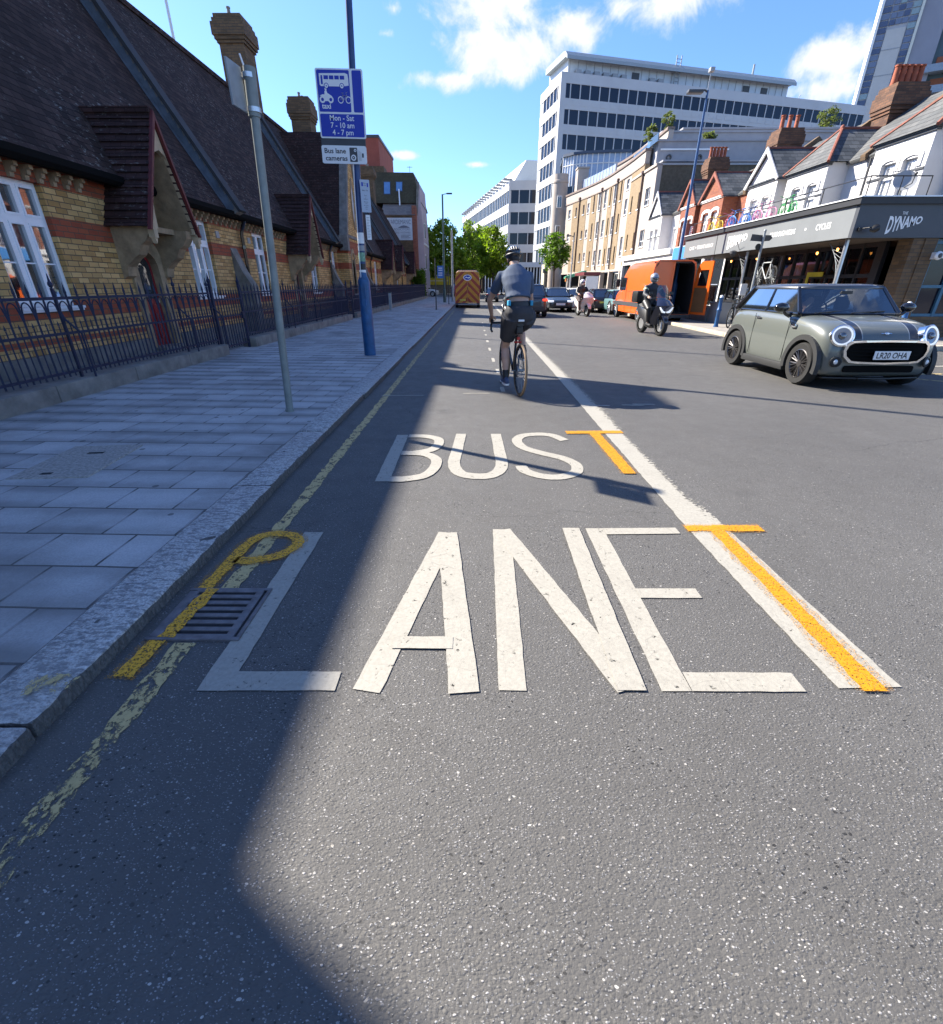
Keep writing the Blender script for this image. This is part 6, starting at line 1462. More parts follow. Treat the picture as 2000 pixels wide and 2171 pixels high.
# ================================================================== RIGHT SIDE: PUB WITH CANOPY
FX, CY, FE = 9.4, 13.6, 24.1
pub = thing('corner_pub', 'corner pub with long grey fascia, dark glazed front and lit bulbs', 'pub', (FX, CY, .1))
fas = pm('grey fascia paint', (.17, .182, .188), .5, var=.06, scale=1.5, dirt=.08); fas2 = pm('charcoal fascia paint', (.018, .019, .022), .55, var=.1)
b = MB(); b.box(FX, FX + .12, CY + .12, FE, 2.46, 3.16); b.build('front_fascia', fas, pub)
b = MB(); b.box(FX + .001, 17, CY, CY + .12, 2.45, 3.16); b.build('side_fascia', pm('side fascia paint', (.055, .06, .07), .5, var=.06), pub)
b = MB(); b.box(FX - .07, FX + .14, CY - .07, FE, 3.16, 3.30); b.box(FX + .14, 17, CY - .07, CY + .14, 3.16, 3.30); b.build('cornice', fas2, pub)
b = MB(); b.box(FX - .10, FX + .16, CY - .10, FE + .02, 3.30, 3.325); b.box(FX + .16, 17, CY - .10, CY + .16, 3.30, 3.325); b.build('flashing', M['lampglass'], pub)
b = MB(); b.box(FX + .14, 13.7, CY + .14, FE, 3.10, 3.24); b.build('roof_deck', M['darkgrey'], pub)
b = MB(); b.box(FX + .12, 13.0, CY + .12, FE, 2.44, 2.47); b.build('soffit', pm('dark soffit', (.05, .035, .025), .8), pub)
b = MB(); b.box(FX - .006, FX + .01, 21.02, 21.05, 2.46, 3.16); b.build('fascia_joint', M['black'], pub)
b = MB()
fx = lambda y0, z0: (lambda u, v: (FX - .004, y0 - u, z0 + v))
for s_, y_, z_, h_, w_, wd_ in (('CAFE', 23.55, 2.74, .12, .50, None), ('BREAKFAST & BRUNCH', 22.75, 2.74, .13, 1.45, None), ('DYNAMO', 20.1, 2.58, .40, 1.35, .42), ('SOURDOUGH PIZZAS', 17.35, 2.74, .13, 1.32, None), ('CYCLES', 15.1, 2.74, .14, .60, None)):
    b = MB(); put_text(b, s_, fx(y_, z_), h_, w_, bold=.03 if wd_ else .01, wedge=wd_); b.build('lettering', M['white'], pub)
for y in (22.9, 18.0, 15.55):
    b = MB(); b.box(FX - .006, FX - .002, y - .03, y + .03, 2.78, 2.84); b.build('lettering', M['white'], pub)
b = MB()
fy = lambda x0, z0: (lambda u, v: (x0 + u, CY - .004, z0 + v))
put_text(b, 'DYNAMO', fy(10.20, 2.54), .36, .82, bold=.03, wedge=.36); b.build('lettering', M['white'], pub); b = MB(); put_text(b, 'THE', fy(10.48, 2.945), .06, .13, bold=.01)
b.build('lettering', M['white'], pub)
# glazed front set back under the canopy, and the side front
wood = pm('black shopfront paint', (.014, .014, .016), .4, var=.2)
b = MB(); bx = 11.0
for y in [14.6 + i * .62 for i in range(15)]: b.box(bx - .05, bx + .05, y - .035, y + .035, .1, 2.44)
for z in (.12, .75, 1.62, 2.38): b.box(bx - .04, bx + .04, 14.6, 23.3, z - .05, z + .05)
b.box(bx - .06, bx + .06, 14.4, 14.66, .1, 2.44)
b.build('shopfront', wood, pub)
b = MB(); b.quad((bx, 14.6, .2), (bx, 23.3, .2), (bx, 23.3, 2.4), (bx, 14.6, 2.4)); b.build('shop_glass', M['shopglass'], pub)
b = MB(); b.box(bx + .02, bx + .06, 14.7, 23.2, .15, .70); b.build('stall_riser', M['darkgrey'], pub)
b = MB(); b.box(13.0, 13.05, CY + .2, FE, .1, 2.44); b.build('back_wall', pm('dim bar wall', (.02, .010, .008), .9, var=.4, scale=2), pub)
random.seed(12)
b = MB()
for y in [14.9 + i * 1.24 for i in range(7)]: b.mi = random.choice((0, 0, 1)); b.box(bx + .3, bx + .33, y, y + .42, 1.72, 2.2); b.mi = 2; b.box(bx + .5, bx + .53, y + .2, y + .8, .9, 1.5)
b.build('posters', [pm('poster paper', (.06, .06, .055), .8, var=.3), pm('poster dark', (.02, .02, .02), .8), pm('red panel', (.06, .008, .006), .8, var=.3)], pub)
b = MB(); b.box(10.80, 10.82, 17.05, 17.16, .9, 1.75); b.box(10.80, 10.82, 16.4, 17.05, 1.62, 1.75); b.build('yellow_frame', pm('yellow panel', (.55, .42, .02), .6), pub)
b = MB(); b.box(11.0, 11.62, CY + .02, CY + .5, .1, 2.44); b.box(11.28, 11.34, CY - .01, CY + .03, .1, 2.44); b.build('brick_pier', M['brown_brick'], pub)
b = MB(); b.box(11.62, 17, CY + .1, CY + .45, .1, .62); b.build('side_wall', M['brown_brick'], pub)
b = MB(); blue = pm('teal blue window paint', (.05, .14, .21), .5, var=.1)
for x in (11.68, 12.3, 12.92, 13.6): b.box(x - .04, x + .04, CY + .12, CY + .22, .62, 2.44)
for z in (.66, 1.35, 2.36): b.box(11.68, 17, CY + .13, CY + .21, z - .035, z + .035)
o = b.build('side_window', blue, pub); b = MB(); b.quad((11.64, CY + .18, .62), (17, CY + .18, .62), (17, CY + .18, 2.44), (11.64, CY + .18, 2.44)); b.build('pane', M['glass_blue'], o)
for i, (x, y) in enumerate(((9.62, 14.0), (9.62, 18.9), (9.62, 21.6))):
    b = MB(); b.tube([(x, y, .1), (x, y, 2.46)], .05, 14); c = b.build('column', M['alu'], pub, smooth=True)
    b = MB()     # fan of curved wheel spokes decorating the column head
    for s in (1,):
        arc = [(x + .02, y + s * (.08 + .62 * (k / 10) ** 1.6), 1.35 + 1.05 * (k / 10) ** .7) for k in range(11)]; b.tube(arc, .009, 6)
        for k in range(1, 8): b.tube([arc[10 - k] if k < 10 else arc[0], (x + .02, y + s * .05, 2.36 - .12 * k)], .004, 4)
    b.build('spoke_bracket', M['steel'], c)
bulb_pts = [(10.2, 16.0, 2.24), (9.9, 14.7, 2.26), (10.3, 21.4, 2.24), (10.4, 19.7, 2.26), (12.3, 15.5, 1.75), (12.2, 16.9, 1.8), (12.0, 14.9, 1.72), (12.3, 20.5, 1.8)]
for i, p in enumerate(bulb_pts):
    t = thing('pendant_lamp', 'lit filament bulb hanging under the grey pub canopy', 'lamp', p, group='filament bulbs under the pub canopy')
    b = MB(); b.tube([(0, 0, .06), (0, 0, 2.45 - p[2])], .006, 5); b.lathe([(.02, .03), (.02, .08)], 10); b.build('cord', M['black'], t, local=True)
    b = MB(); b.ell((0, 0, 0), (.028, .028, .045)); b.build('bulb', M['bulb'], t, local=True, smooth=True)
for x, y, lab in ((9.75, CY - .22, 'black spot lamp on a bracket on the dark side fascia'), ):
    t = thing('spot_lamp', lab, 'lamp', (x, y, 2.62)); b = MB(); b.tube([(-.22, .18, .02), (-.12, .0, .03), (-.0, -.0, .02)], .012, 6); b.bbox(-.26, -.18, .15, .215, -.03, .05, .01); b.build('arm', M['black'], t, local=True)
    b = MB(); b.lathe([(.03, -.09), (.085, .0), (.08, .08), (.03, .1)], 16, Matrix.Rotation(R(70), 4, 'Y')); b.build('lamp_head', M['black'], t, local=True, smooth=True)
t = thing('spot_lamp', 'black spot lamp on a thin arm below the front fascia', 'lamp', (9.2, 19.1, 2.38))
b = MB(); b.tube([(.2, 0, .12), (-.05, -.15, .42)], .008, 5); b.build('arm', M['black'], t, local=True); b = MB(); b.lathe([(.03, -.1), (.11, 0), (.11, .08), (.02, .12)], 16); b.build('lamp_head', M['darkgrey'], t, local=True, smooth=True)
t = thing('security_camera', 'white round camera on a bracket on the brick pier', 'camera', (11.62, CY - .06, 2.05))
b = MB(); b.ell((0, -.09, 0), (.10, .06, .10)); b.bbox(.06, .16, -.14, -.02, -.06, .08, .02); b.build('housing', M['white'], t, local=True, smooth=True); b = MB(); b.ell((0, -.145, 0), (.055, .012, .055)); b.build('lens', M['darkgrey'], t, local=True, smooth=True); b = MB(); b.bbox(-.05, .05, -.04, .08, -.08, .08, .01); b.build('bracket', M['white'], t, local=True)
# planters, low glass screens and flowers
def planter(y0, y1, x0, x1, h, label, flowers=True, screen=True):
    t = thing('planter', label, 'planter', ((x0 + x1) / 2, (y0 + y1) / 2, .1), group='grey pub planters')
    b = MB(); b.bbox(x0, x1, y0, y1, .1, h, .012); b.bbox(x0 - .02, x1 + .02, y0 - .02, y1 + .02, h - .04, h, .008); b.build('box', M['grey'], t)
    b = MB(); b.box(x0 + .04, x1 - .04, y0 + .04, y1 - .04, h, h + .02); b.build('soil', M['earth'], t)
    if flowers:
        f = MB(); random.seed(int(y0 * 10))
        for k in range(150):
            c = Vector((random.uniform(x0 + .05, x1 - .05), random.uniform(y0 + .05, y1 - .05), h + random.uniform(.02, .18))); f.mi = random.choice((0, 0, 1, 2))
            q = random.uniform(.02, .045); a = Vector((random.uniform(-1, 1), random.uniform(-1, 1), random.uniform(-.3, 1))).normalized() * q; e = a.cross(Vector((random.random(), .3, .8))).normalized() * q
            f.quad(c - a, c + e, c + a, c - e)
        f.build('flowers', [M['leaf'], pm('yellow petals', (.62, .48, .10), .7), pm('cream petals', (.65, .55, .35), .7)] if 'yellow petals' not in bpy.data.materials else [M['leaf'], bpy.data.materials['yellow petals'], bpy.data.materials['cream petals']], t, fix=False)
    if screen:
        b = MB(); b.box((x0 + x1) / 2 - .004, (x0 + x1) / 2 + .004, y0, y1, h + .2, h + .75); b.build('glass_screen', M['clear'], t)
        b = MB()
        for y in (y0 + .02, y1 - .02): b.bar(((x0 + x1) / 2, y, h), ((x0 + x1) / 2, y, h + .78), .03)
        b.bar(((x0 + x1) / 2, y0, h + .77), ((x0 + x1) / 2, y1, h + .77), .03); b.build('screen_frame', M['alu'], t)
planter(19.7, 21.5, 8.95, 9.35, .62, 'grey planter with cream flowers and a glass screen beside the orange van')
planter(21.6, 23.4, 8.95, 9.35, .62, 'grey planter with flowers mostly hidden behind the orange van door')
planter(18.75, 19.6, 8.98, 9.4, .80, 'taller grey planter box without flowers next to the blue bollard', flowers=False, screen=False)
# menu case on its stand
t = thing('menu_case', 'small white menu case on a post beside the pub column', 'menu board', (9.5, 18.4, .1)); b = MB(); b.bar((9.5, 18.4, .1), (9.5, 18.4, 1.1), .04); b.build('stand', M['steel'], t); b = MB(); b.bbox(9.36, 9.58, 18.34, 18.4, 1.05, 1.42, .01); b.build('case', M['white'], t)
b = MB(); b.box(9.40, 9.54, 18.33, 18.335, 1.1, 1.36); b.build('menu_sheet', M['lampglass'], t)

# blue cast bollards
def bollard(x, y, h, label):
    t = thing('bollard', label, 'bollard', (x, y, .1), group='blue bollards'); col = pm('bollard blue', (.02, .09, .24), .4, var=.25) if 'bollard blue' not in bpy.data.materials else bpy.data.materials['bollard blue']
    b = MB(); b.lathe([(.085, .08), (.08, .12), (.062, .2), (.060, h * .58), (.078, h * .60), (.078, h * .63), (.058, h * .65), (.052, h - .06), (.062, h - .05), (.062, h - .01)], 18, Matrix.Translation((x, y, 0))); b.build('post', col, t, smooth=True, angle=50)
    b = MB(); b.lathe([(.062, h - .012), (.056, h + .03), (.03, h + .06), (.0, h + .065)], 18, Matrix.Translation((x, y, 0)), cap=False); b.build('cap', M['lampglass'], t, smooth=True)
bollard(8.22, 17.2, 1.02, 'blue bollard with pale top at the kerb left of the parked bicycles')
bollard(10.12, 12.0, .98, 'blue bollard with pale top behind the grey-green hatchback')
# back of a street direction sign
t = thing('direction_sign', 'steel post with two grey sign backs pointing both ways', 'road sign', (8.77, 16.5, .1))
b = MB(); b.tube([(8.77, 16.5, .1), (8.77, 16.5, 2.84)], .035, 12); b.ell((8.77, 16.5, 2.86), (.04, .04, .04)); b.build('pole', M['steel'], t, smooth=True)
b = MB(); b.prism([(8.40, 2.60), (8.76, 2.575), (8.76, 2.745), (8.42, 2.775)], 'y', 16.53, 16.55); b.build('sign_plate', M['darkgrey'], t)
b = MB(); b.prism([(8.79, 2.585), (8.98, 2.595), (9.06, 2.67), (8.99, 2.745), (8.79, 2.75)], 'y', 16.53, 16.55); b.build('sign_plate', M['darkgrey'], t)
b = MB(); b.lathe([(.085, -.01), (.085, .01)], 22, Matrix.Translation((8.68, 16.53, 2.44)) @ Matrix.Rotation(R(90), 4, 'X')); b.build('round_plate', M['black'], t)
# bicycles
def simple_bike(label, loc, rz, frame, group, s=1.0, tyre=None, drop=False):
    o = bicycle('bicycle', label, loc, rz, frame, tyre or M['rubber'], group, drop=drop, lod=1.6); o.scale = (s, s, s); return o
bb_ = pm('black bike paint', (.015, .015, .016), .3, coat=.5)
simple_bike('black bicycle with mustard details parked nearest the blue bollard', (9.0, 17.42, .1), R(139), bb_, 'bicycles parked by the pub', .92)
simple_bike('black bicycle parked behind another bicycle at the sign post', (9.35, 17.3, .1), R(132), bb_, 'bicycles parked by the pub', .92)
simple_bike('white bicycle hanging under the pub canopy behind the direction sign', (9.76, 17.3, 1.30), R(-4), pm('white bike paint', (.5, .52, .52), .3), None, .95)
def mono(nm, c): 
    m = pm(nm, c, .45, var=.12); return m
for lab, y, c, nm, rz in (('all-yellow painted bicycle on the pub roof by the brick house', 21.75, (.62, .44, .015), 'yellow bike paint', 4), ('dusty pink painted bicycle on the pub roof next to the yellow one', 20.8, (.48, .12, .19), 'rose bike paint', -8), ('bright blue painted bicycle on the pub roof, left of the darker blue one', 19.85, (.03, .20, .55), 'blue bike paint', 14),
                          ('dark blue painted bicycle on the pub roof, right of the bright blue one', 19.15, (.02, .08, .30), 'deep blue bike paint', -6), ('mauve pink painted bicycle on the pub roof before the white bay', 18.15, (.55, .20, .33), 'mauve bike paint', 10), ('green painted bicycle on the pub roof nearest the corner', 17.0, (.015, .30, .06), 'green bike paint', -4)):
    m_ = mono(nm, c); o = bicycle('bicycle', lab, (9.72, y, 3.24), R(rz), m_, m_, 'painted bicycles on the pub roof', drop=False, lod=3); o.scale = (.66,) * 3
    for ch in list(o.children) + [g for q in o.children for g in q.children]:
        if ch.name.split('.')[0] in ('spokes', 'handlebar', 'saddle', 'chainring', 'crank', 'chain', 'rim'): ch.data.materials.clear(); ch.data.materials.append(m_)
# roof railing
t = thing('roof_railing', 'thin black railing round the edge of the pub roof terrace', 'railing', (9.62, CY + .2, 3.25))
b = MB(); ys = [CY + .25 + i * 1.7 for i in range(7)]
for y in ys: b.bar((9.62, y, 3.25), (9.62, y, 3.78), .022)
b.bar((9.62, ys[0], 3.77), (9.62, ys[-1], 3.77), .02); b.build('front_rail', M['black'], t)
b = MB()
for x in (10.4, 11.1): b.bar((x, CY + .25, 3.25), (x, CY + .25, 3.78), .022)
b.bar((9.62, CY + .25, 3.77), (11.1, CY + .25, 3.77), .02); b.build('side_rail', M['black'], t)
b = MB(); b.bar((11.6, CY + .3, 3.25), (12.1, CY + .6, 4.1), .02); b.bar((12.1, CY + .6, 3.25), (12.1, CY + .6, 4.1), .02); b.build('stair_rail', M['black'], t)
t = thing('satellite_dish', 'grey satellite dish in front of the nearest white bay window', 'satellite dish', (12.2, 16.15, 3.3))
b = MB(); Mx = Matrix.Translation((12.2, 16.15, 4.05)) @ Matrix.Rotation(R(62), 4, 'X') @ Matrix.Rotation(R(-20), 4, 'Y')
b.lathe([(.0, -.07), (.15, -.055), (.28, .0), (.285, .012), (.15, -.04), (.0, -.055)], 26, Mx, cap=False); b.build('dish', M['grey'], t, smooth=True)
b = MB(); b.tube([(12.2, 16.2, 3.25), (12.2, 16.2, 4.0)], .025, 8); b.build('mast', M['steel'], t)
b = MB(); b.tube([(12.2, 16.13, 3.88), (12.15, 15.8, 3.93), (12.14, 15.75, 4.13)], .014, 6); b.ell((12.14, 15.75, 4.15), (.04, .05, .04)); b.build('feed_arm', M['darkgrey'], t)

# ================================================================== TERRACE ABOVE THE SHOPS
ridge_red = pm('ridge tiles', (.22, .07, .045), .8, var=.25, scale=6)
BXF, WXF = 13.0, 13.75
def bay_house(label, y0, y1, b0, b1, wall, roof, ez, az, apex=None, wins=(), recess=(), zb=.1, trim=M['stucco'], name='terrace_house', gable=None, mwall=None):
    t = thing(name, label, 'house', (WXF, (y0 + y1) / 2, .1), group='terrace houses above the shops'); ex = ez + .0
    bo = [(w[0], w[1], 3.45, w[2]) for w in wins]
    b = MB(); wall_with_openings(b, b0, b1, zb, ez, bo, lambda a, c, lo, hi: b.box(BXF, BXF + .25, a, c, lo, hi))
    b.box(BXF + .25, WXF, b0, b0 + .2, zb, ez); b.box(BXF + .25, WXF, b1 - .2, b1, zb, ez)
    ro = [(w[0], w[1], 3.45, w[2]) for w in recess]
    for ya, yb in ((y0, b0), (b1, y1)):
        if yb - ya > .05: wall_with_openings(b, ya, yb, zb, ez - .05, [q for q in ro if ya <= q[0] and q[1] <= yb], lambda a, c, lo, hi: b.box(WXF, WXF + .25, a, c, lo, hi))
    b.box(WXF + .25, 19, y0, y0 + .15, zb, ez); b.build('wall', wall, t, fix=False)
    for (a, c, zt) in wins:
        o = window_x(t, BXF, a, c, 3.5, zt, 2, .28, side=-1, depth=.12, bar=False, sill=False)
        h = MB(); n = 8; oo = [(a - .14, zt - .25), (a - .14, zt + .05)] + [((a + c) / 2 - (c - a + .28) / 2 * math.cos(PI * k / n), zt + .05 + .17 * math.sin(PI * k / n)) for k in range(1, n)] + [(c + .14, zt + .05), (c + .14, zt - .25)]
        ii = [(a, zt - .25), (a, zt - .02)] + [((a + c) / 2 - (c - a) / 2 * math.cos(PI * k / n), zt - .02 + .09 * math.sin(PI * k / n)) for k in range(1, n)] + [(c, zt - .02), (c, zt - .25)]
        h.ring(oo, ii, 'x', BXF - .035, BXF, closed=False); h.build('window_head', trim, o)
    for (a, c, zt) in recess: window_x(t, WXF, a, c, 3.5, zt, 2, .28, side=-1, depth=.12, bar=False, sill=False)
    b = MB()
    for z, e in ((ez - .10, .05), (ez - .04, .09)): b.box(BXF - e, BXF + .1, b0 - e, b1 + e, z, z + .055)
    b.box(BXF - .03, BXF + .002, b0, b1, 4.42, 4.48) if trim is M['stucco'] and wall is M['stucco'] else None
    b.build('eaves_cornice', M['darkgrey'] if wall is M['stucco'] else trim, t)
    # main roof
    b = MB(); b.prism([(WXF - .15, ez - .02), (16.5, 7.55), (16.5, 7.45), (WXF - .1, ez - .1)], 'y', y0, y1); b.prism([(16.5, 7.55), (19.3, ez), (19.3, ez - .1), (16.5, 7.45)], 'y', y0, y1)
    b.prism([(WXF + .05, ez - .08), (16.5, 7.4), (19.2, ez - .08)], 'y', y0 + .001, y0 + .12); b.build('roof', roof[0], t)
    b = MB(); b.prism([(WXF - .25, ez + .02), (16.5, 7.80), (16.5, 7.5), (WXF - .2, ez - .15)], 'y', y0 - .12, y0 + .12); b.prism([(16.5, 7.8), (19.3, ez + .1), (19.3, ez - .1), (16.5, 7.5)], 'y', y0 - .12, y0 + .12); b.build('party_parapet', M['brown_brick'], t)
    # bay roof
    ym = (b0 + b1) / 2; xr = WXF + (az - ez) * (16.5 - WXF) / (7.55 - ez)
    if gable is None:
        ax_, ay_ = apex; A = (ax_, ay_, az); p = [(BXF - .14, b0 - .14, ez), (BXF - .14, b1 + .14, ez)]; q0, q1 = (WXF + .3, b0 - .14, ez), (WXF + .3, b1 + .14, ez); A2 = (xr + .3, ay_, az)
        b = MB(); b.quad(p[0], p[1], A); b.build('bay_roof', roof[0], t)
        b = MB(); b.quad(p[0], A, A2, (xr, b0 - .14, ez), q0); b.quad(p[1], A, A2, (xr, b1 + .14, ez), q1); b.build('bay_roof', roof[1], t)
        b = MB(); 
        for s in p: b.tube([s, A], .055, 6)
        b.tube([A, A2], .06, 6); b.ell(A, (.08, .08, .12)); b.build('ridge', ridge_red, t, smooth=True)
    else:
        b = MB(); b.prism([(b0, ez), (ym, az - .12), (b1, ez)], 'x', BXF, BXF + .2); b.build('gable', gable, t)
        b = MB()
        for s, ye in ((-1, b0 - .18), (1, b1 + .18)): b.prism([(ye, ez - .03), (ym, az + .02), (ym, az - .06), (ye, ez - .12)], 'x', BXF - .12, xr + .4)
        b.build('bay_roof', roof[1], t)
        b = MB()
        for s, ye in ((-1, b0 - .20), (1, b1 + .20)): b.prism([(ye, ez - .05), (ym, az + .06), (ym, az - .14), (ye - s * .12, ez - .12)], 'x', BXF - .16, BXF - .10)
        b.build('barge_board', ridge_red if wall is M['orange_brick'] else trim, t); b = MB(); b.tube([(BXF - .1, ym, az), (xr + .4, ym, az)], .06, 6); b.build('ridge', ridge_red, t)
    return t
S_ = (M['slate'], M['slate_x'])
hA = bay_house('nearest white house with a hipped slate roof above the pub corner', 14.2, 20.2, 16.65, 18.85, M['stucco'], S_, 5.42, 7.15, (14.6, 17.0), ((16.95, 17.5, 4.78), (17.75, 18.35, 4.80)), ((19.25, 19.85, 4.7),))
hB = bay_house('white house with a hipped slate bay roof between the chimney and the pointed white gable', 20.2, 24.05, 21.15, 23.65, M['stucco'], S_, 5.44, 6.75, (14.0, 22.55), ((21.5, 22.1, 4.84), (22.5, 23.1, 4.86)), ())
hC = bay_house('white house with a pointed white front gable above the blue bicycles', 24.05, 28.3, 24.4, 26.8, M['stucco'], S_, 5.55, 6.78, None, ((24.75, 25.35, 4.9), (25.7, 26.35, 4.92)), ((27.3, 27.9, 4.8),), gable=M['stucco'])
hD = bay_house('orange brick house with a brick gable above the yellow bicycle', 28.3, 32.2, 29.3, 32.0, M['orange_brick'], S_, 5.62, 6.8, None, ((29.65, 30.4, 4.95), (30.7, 31.5, 4.95)), (), gable=M['orange_brick'])
hE = bay_house('orange brick house with a brick gable, partly behind the blue lamp post', 32.2, 36.4, 32.75, 35.0, M['orange_brick'], S_, 5.68, 7.0, None, ((33.0, 33.65, 4.9), (33.95, 34.6, 4.9)), ((35.4, 36.0, 4.8),), gable=M['orange_brick'])
hF = bay_house('end white house with a white gable against the dark brick flank wall', 36.4, 40.9, 38.3, 40.8, M['stucco'], S_, 5.8, 7.25, None, ((38.65, 39.35, 4.95), (39.6, 40.35, 4.95)), ((37.2, 37.8, 4.85),), gable=M['stucco'])
def long_chimney(house, y, z1, n, sx=1.7):
    return chimney(house, 16.0, y, sx, .85, 5.6, z1, n, brick_mat('chimney brick', (.085, .04, .024), (.16, .075, .04), (.06, .05, .04), dirt=.5) if 'chimney brick' not in bpy.data.materials else bpy.data.materials['chimney brick'], M['terracotta'], .10, .60, .12, axis='x')
long_chimney(hB, 22.75, 8.05, 5, 1.1); long_chimney(hD, 30.2, 8.5, 3, 1.1); long_chimney(hF, 38.2, 8.9, 5, 1.15)
for h_, y in ((hA, 20.1), (hC, 24.2), (hE, 32.3)):
    b = MB(); b.tube([(WXF - .12, y - .2, 3.3), (WXF - .12, y - .2, 5.3)], .04, 8); b.build('downpipe', M['darkgrey'], h_, smooth=True)
# low shop fronts under the far houses
t = thing('shop_row', 'row of small shop fronts behind the orange van with a blue sign', 'shop', (11, 30, .1))
b = MB(); b.box(11.4, WXF, FE, 41, .1, .5); b.box(11.4, WXF, FE, 41, 2.7, 3.3); 
for y in [FE + i * 2.4 for i in range(8)]: b.box(11.4, WXF, y, y + .3, .5, 2.7)
b.build('wall', M['stucco'], t)
b = MB(); b.box(11.6, 11.62, FE, 41, .5, 2.7); b.build('shop_glass', M['glass'], t)
b = MB(); b.box(11.3, 11.4, 27.0, 30.6, 2.65, 3.25); b.build('sign_board', pm('sky blue board', (.05, .22, .55), .5), t)
b = MB(); b.box(11.25, 11.4, 31.0, 40.8, 3.0, 3.3); b.build('cornice', M['white'], t)
t = thing('barber_sign', 'dark red hanging sign with a barber pole between the brick bays', 'sign', (12.4, 31.8, 3.4))
b = MB(); b.bbox(12.2, 12.75, 31.55, 31.65, 3.42, 4.55, .02); b.build('board', pm('oxblood board', (.10, .02, .018), .5), t)
b = MB(); b.tube([(12.45, 31.52, 3.8), (12.5, 31.52, 4.4)], .07, 10); o = b.build('striped_pole', M['white'], t, smooth=True)
b = MB()
for k in range(5): b.tube([(12.39 + .01 * k, 31.44, 3.82 + .12 * k), (12.53 + .01 * k, 31.44, 3.90 + .12 * k)], .022, 5)
b.tube([(12.40, 31.5, 3.55), (12.52, 31.5, 3.68)], .03, 6); b.tube([(12.52, 31.5, 3.55), (12.40, 31.5, 3.68)], .03, 6); b.build('stripes', pm('barber red', (.5, .05, .05), .5), o)

# right-hand lamp post
t = thing('lamp_post', 'tall blue lamp post rising behind the orange van on the right', 'lamp post', (8.12, 21.2, .1))
b = MB(); b.lathe([(.11, .08), (.11, 1.4), (.065, 1.5), (.036, 7.5)], 16, Matrix.Translation((8.12, 21.2, 0))); b.build('pole', pm('mid blue pole', (.025, .075, .19), .4, var=.15), t, smooth=True)
b = MB(); b.tube([(8.12, 21.2, 7.45), (8.02, 21.2, 7.5), (7.6, 21.2, 7.46)], .03, 8); b.bbox(7.42, 7.95, 21.08, 21.32, 7.40, 7.50, .03); b.build('lantern', M['darkgrey'], t)
b = MB(); b.tube([(8.12, 21.2, 7.45), (8.13, 21.2, 8.05)], .015, 6); b.bbox(8.06, 8.22, 21.1, 21.3, 7.98, 8.1, .02); b.build('sensor', M['grey'], t)

# ================================================================== APARTMENT BLOCK (concave front)
apt = thing('apartment_block', 'curved apartment block of tan brick and pale render bays with brown downpipes', 'apartment block', (12.2, 40.9, .1))
PTS = [(13.18, 41.4), (13.13, 44.6), (13.18, 47.2), (13.14, 49.4), (12.95, 53.6), (12.72, 55.8), (12.39, 57.8), (12.0, 60.0), (11.5, 62.2), (10.7, 65.8)]
def along(s):
    for (ax, ay), (bx2, by2) in zip(PTS, PTS[1:]):
        L = math.hypot(bx2 - ax, by2 - ay)
        if s <= L: return Vector((ax + (bx2 - ax) * s / L, ay + (by2 - ay) * s / L, 0))
        s -= L
    return Vector((*PTS[-1], 0))
TOT = sum(math.hypot(c[0] - a[0], c[1] - a[1]) for a, c in zip(PTS, PTS[1:]))
RN, RM, RF = ((6.86, 8.0), (4.08, 5.25)), ((8.17, 9.64), (5.7, 7.18), (3.2, 4.6)), ((8.28, 9.17), (5.97, 6.76), (3.71, 4.55))
RB = ((8.75, 9.5), (6.9, 8.07), (3.71, 5.23))
PAN = [('r', 2.85, ((.9, 1.95),), RN), ('p', 0, (), 0), ('t', 3.4, ((.30, .72), (2.3, 2.68)), RN), ('r', 2.1, ((.5, 1.25),), RB), ('t', 1.55, ((.35, .75),), RM), ('p', 0, (), 0), ('r', 1.5, ((.45, 1.15),), RM), ('t', 1.25, ((.4, .75),), RM), ('r', 1.75, ((.5, 1.2),), RM), ('p', 0, (), 0),
       ('r', 1.3, ((.35, .95),), RM), ('t', 1.7, ((.55, .9),), RM), ('r', 1.1, ((.3, .85),), RF), ('t', 1.75, ((.45, .85),), RF), ('p', 0, (), 0), ('t', 2.0, ((.7, 1.1),), RF), ('r', 1.9, ((.5, 1.2),), RF)]
wt, wr = MB(), MB(); s = 0.0; frames = []
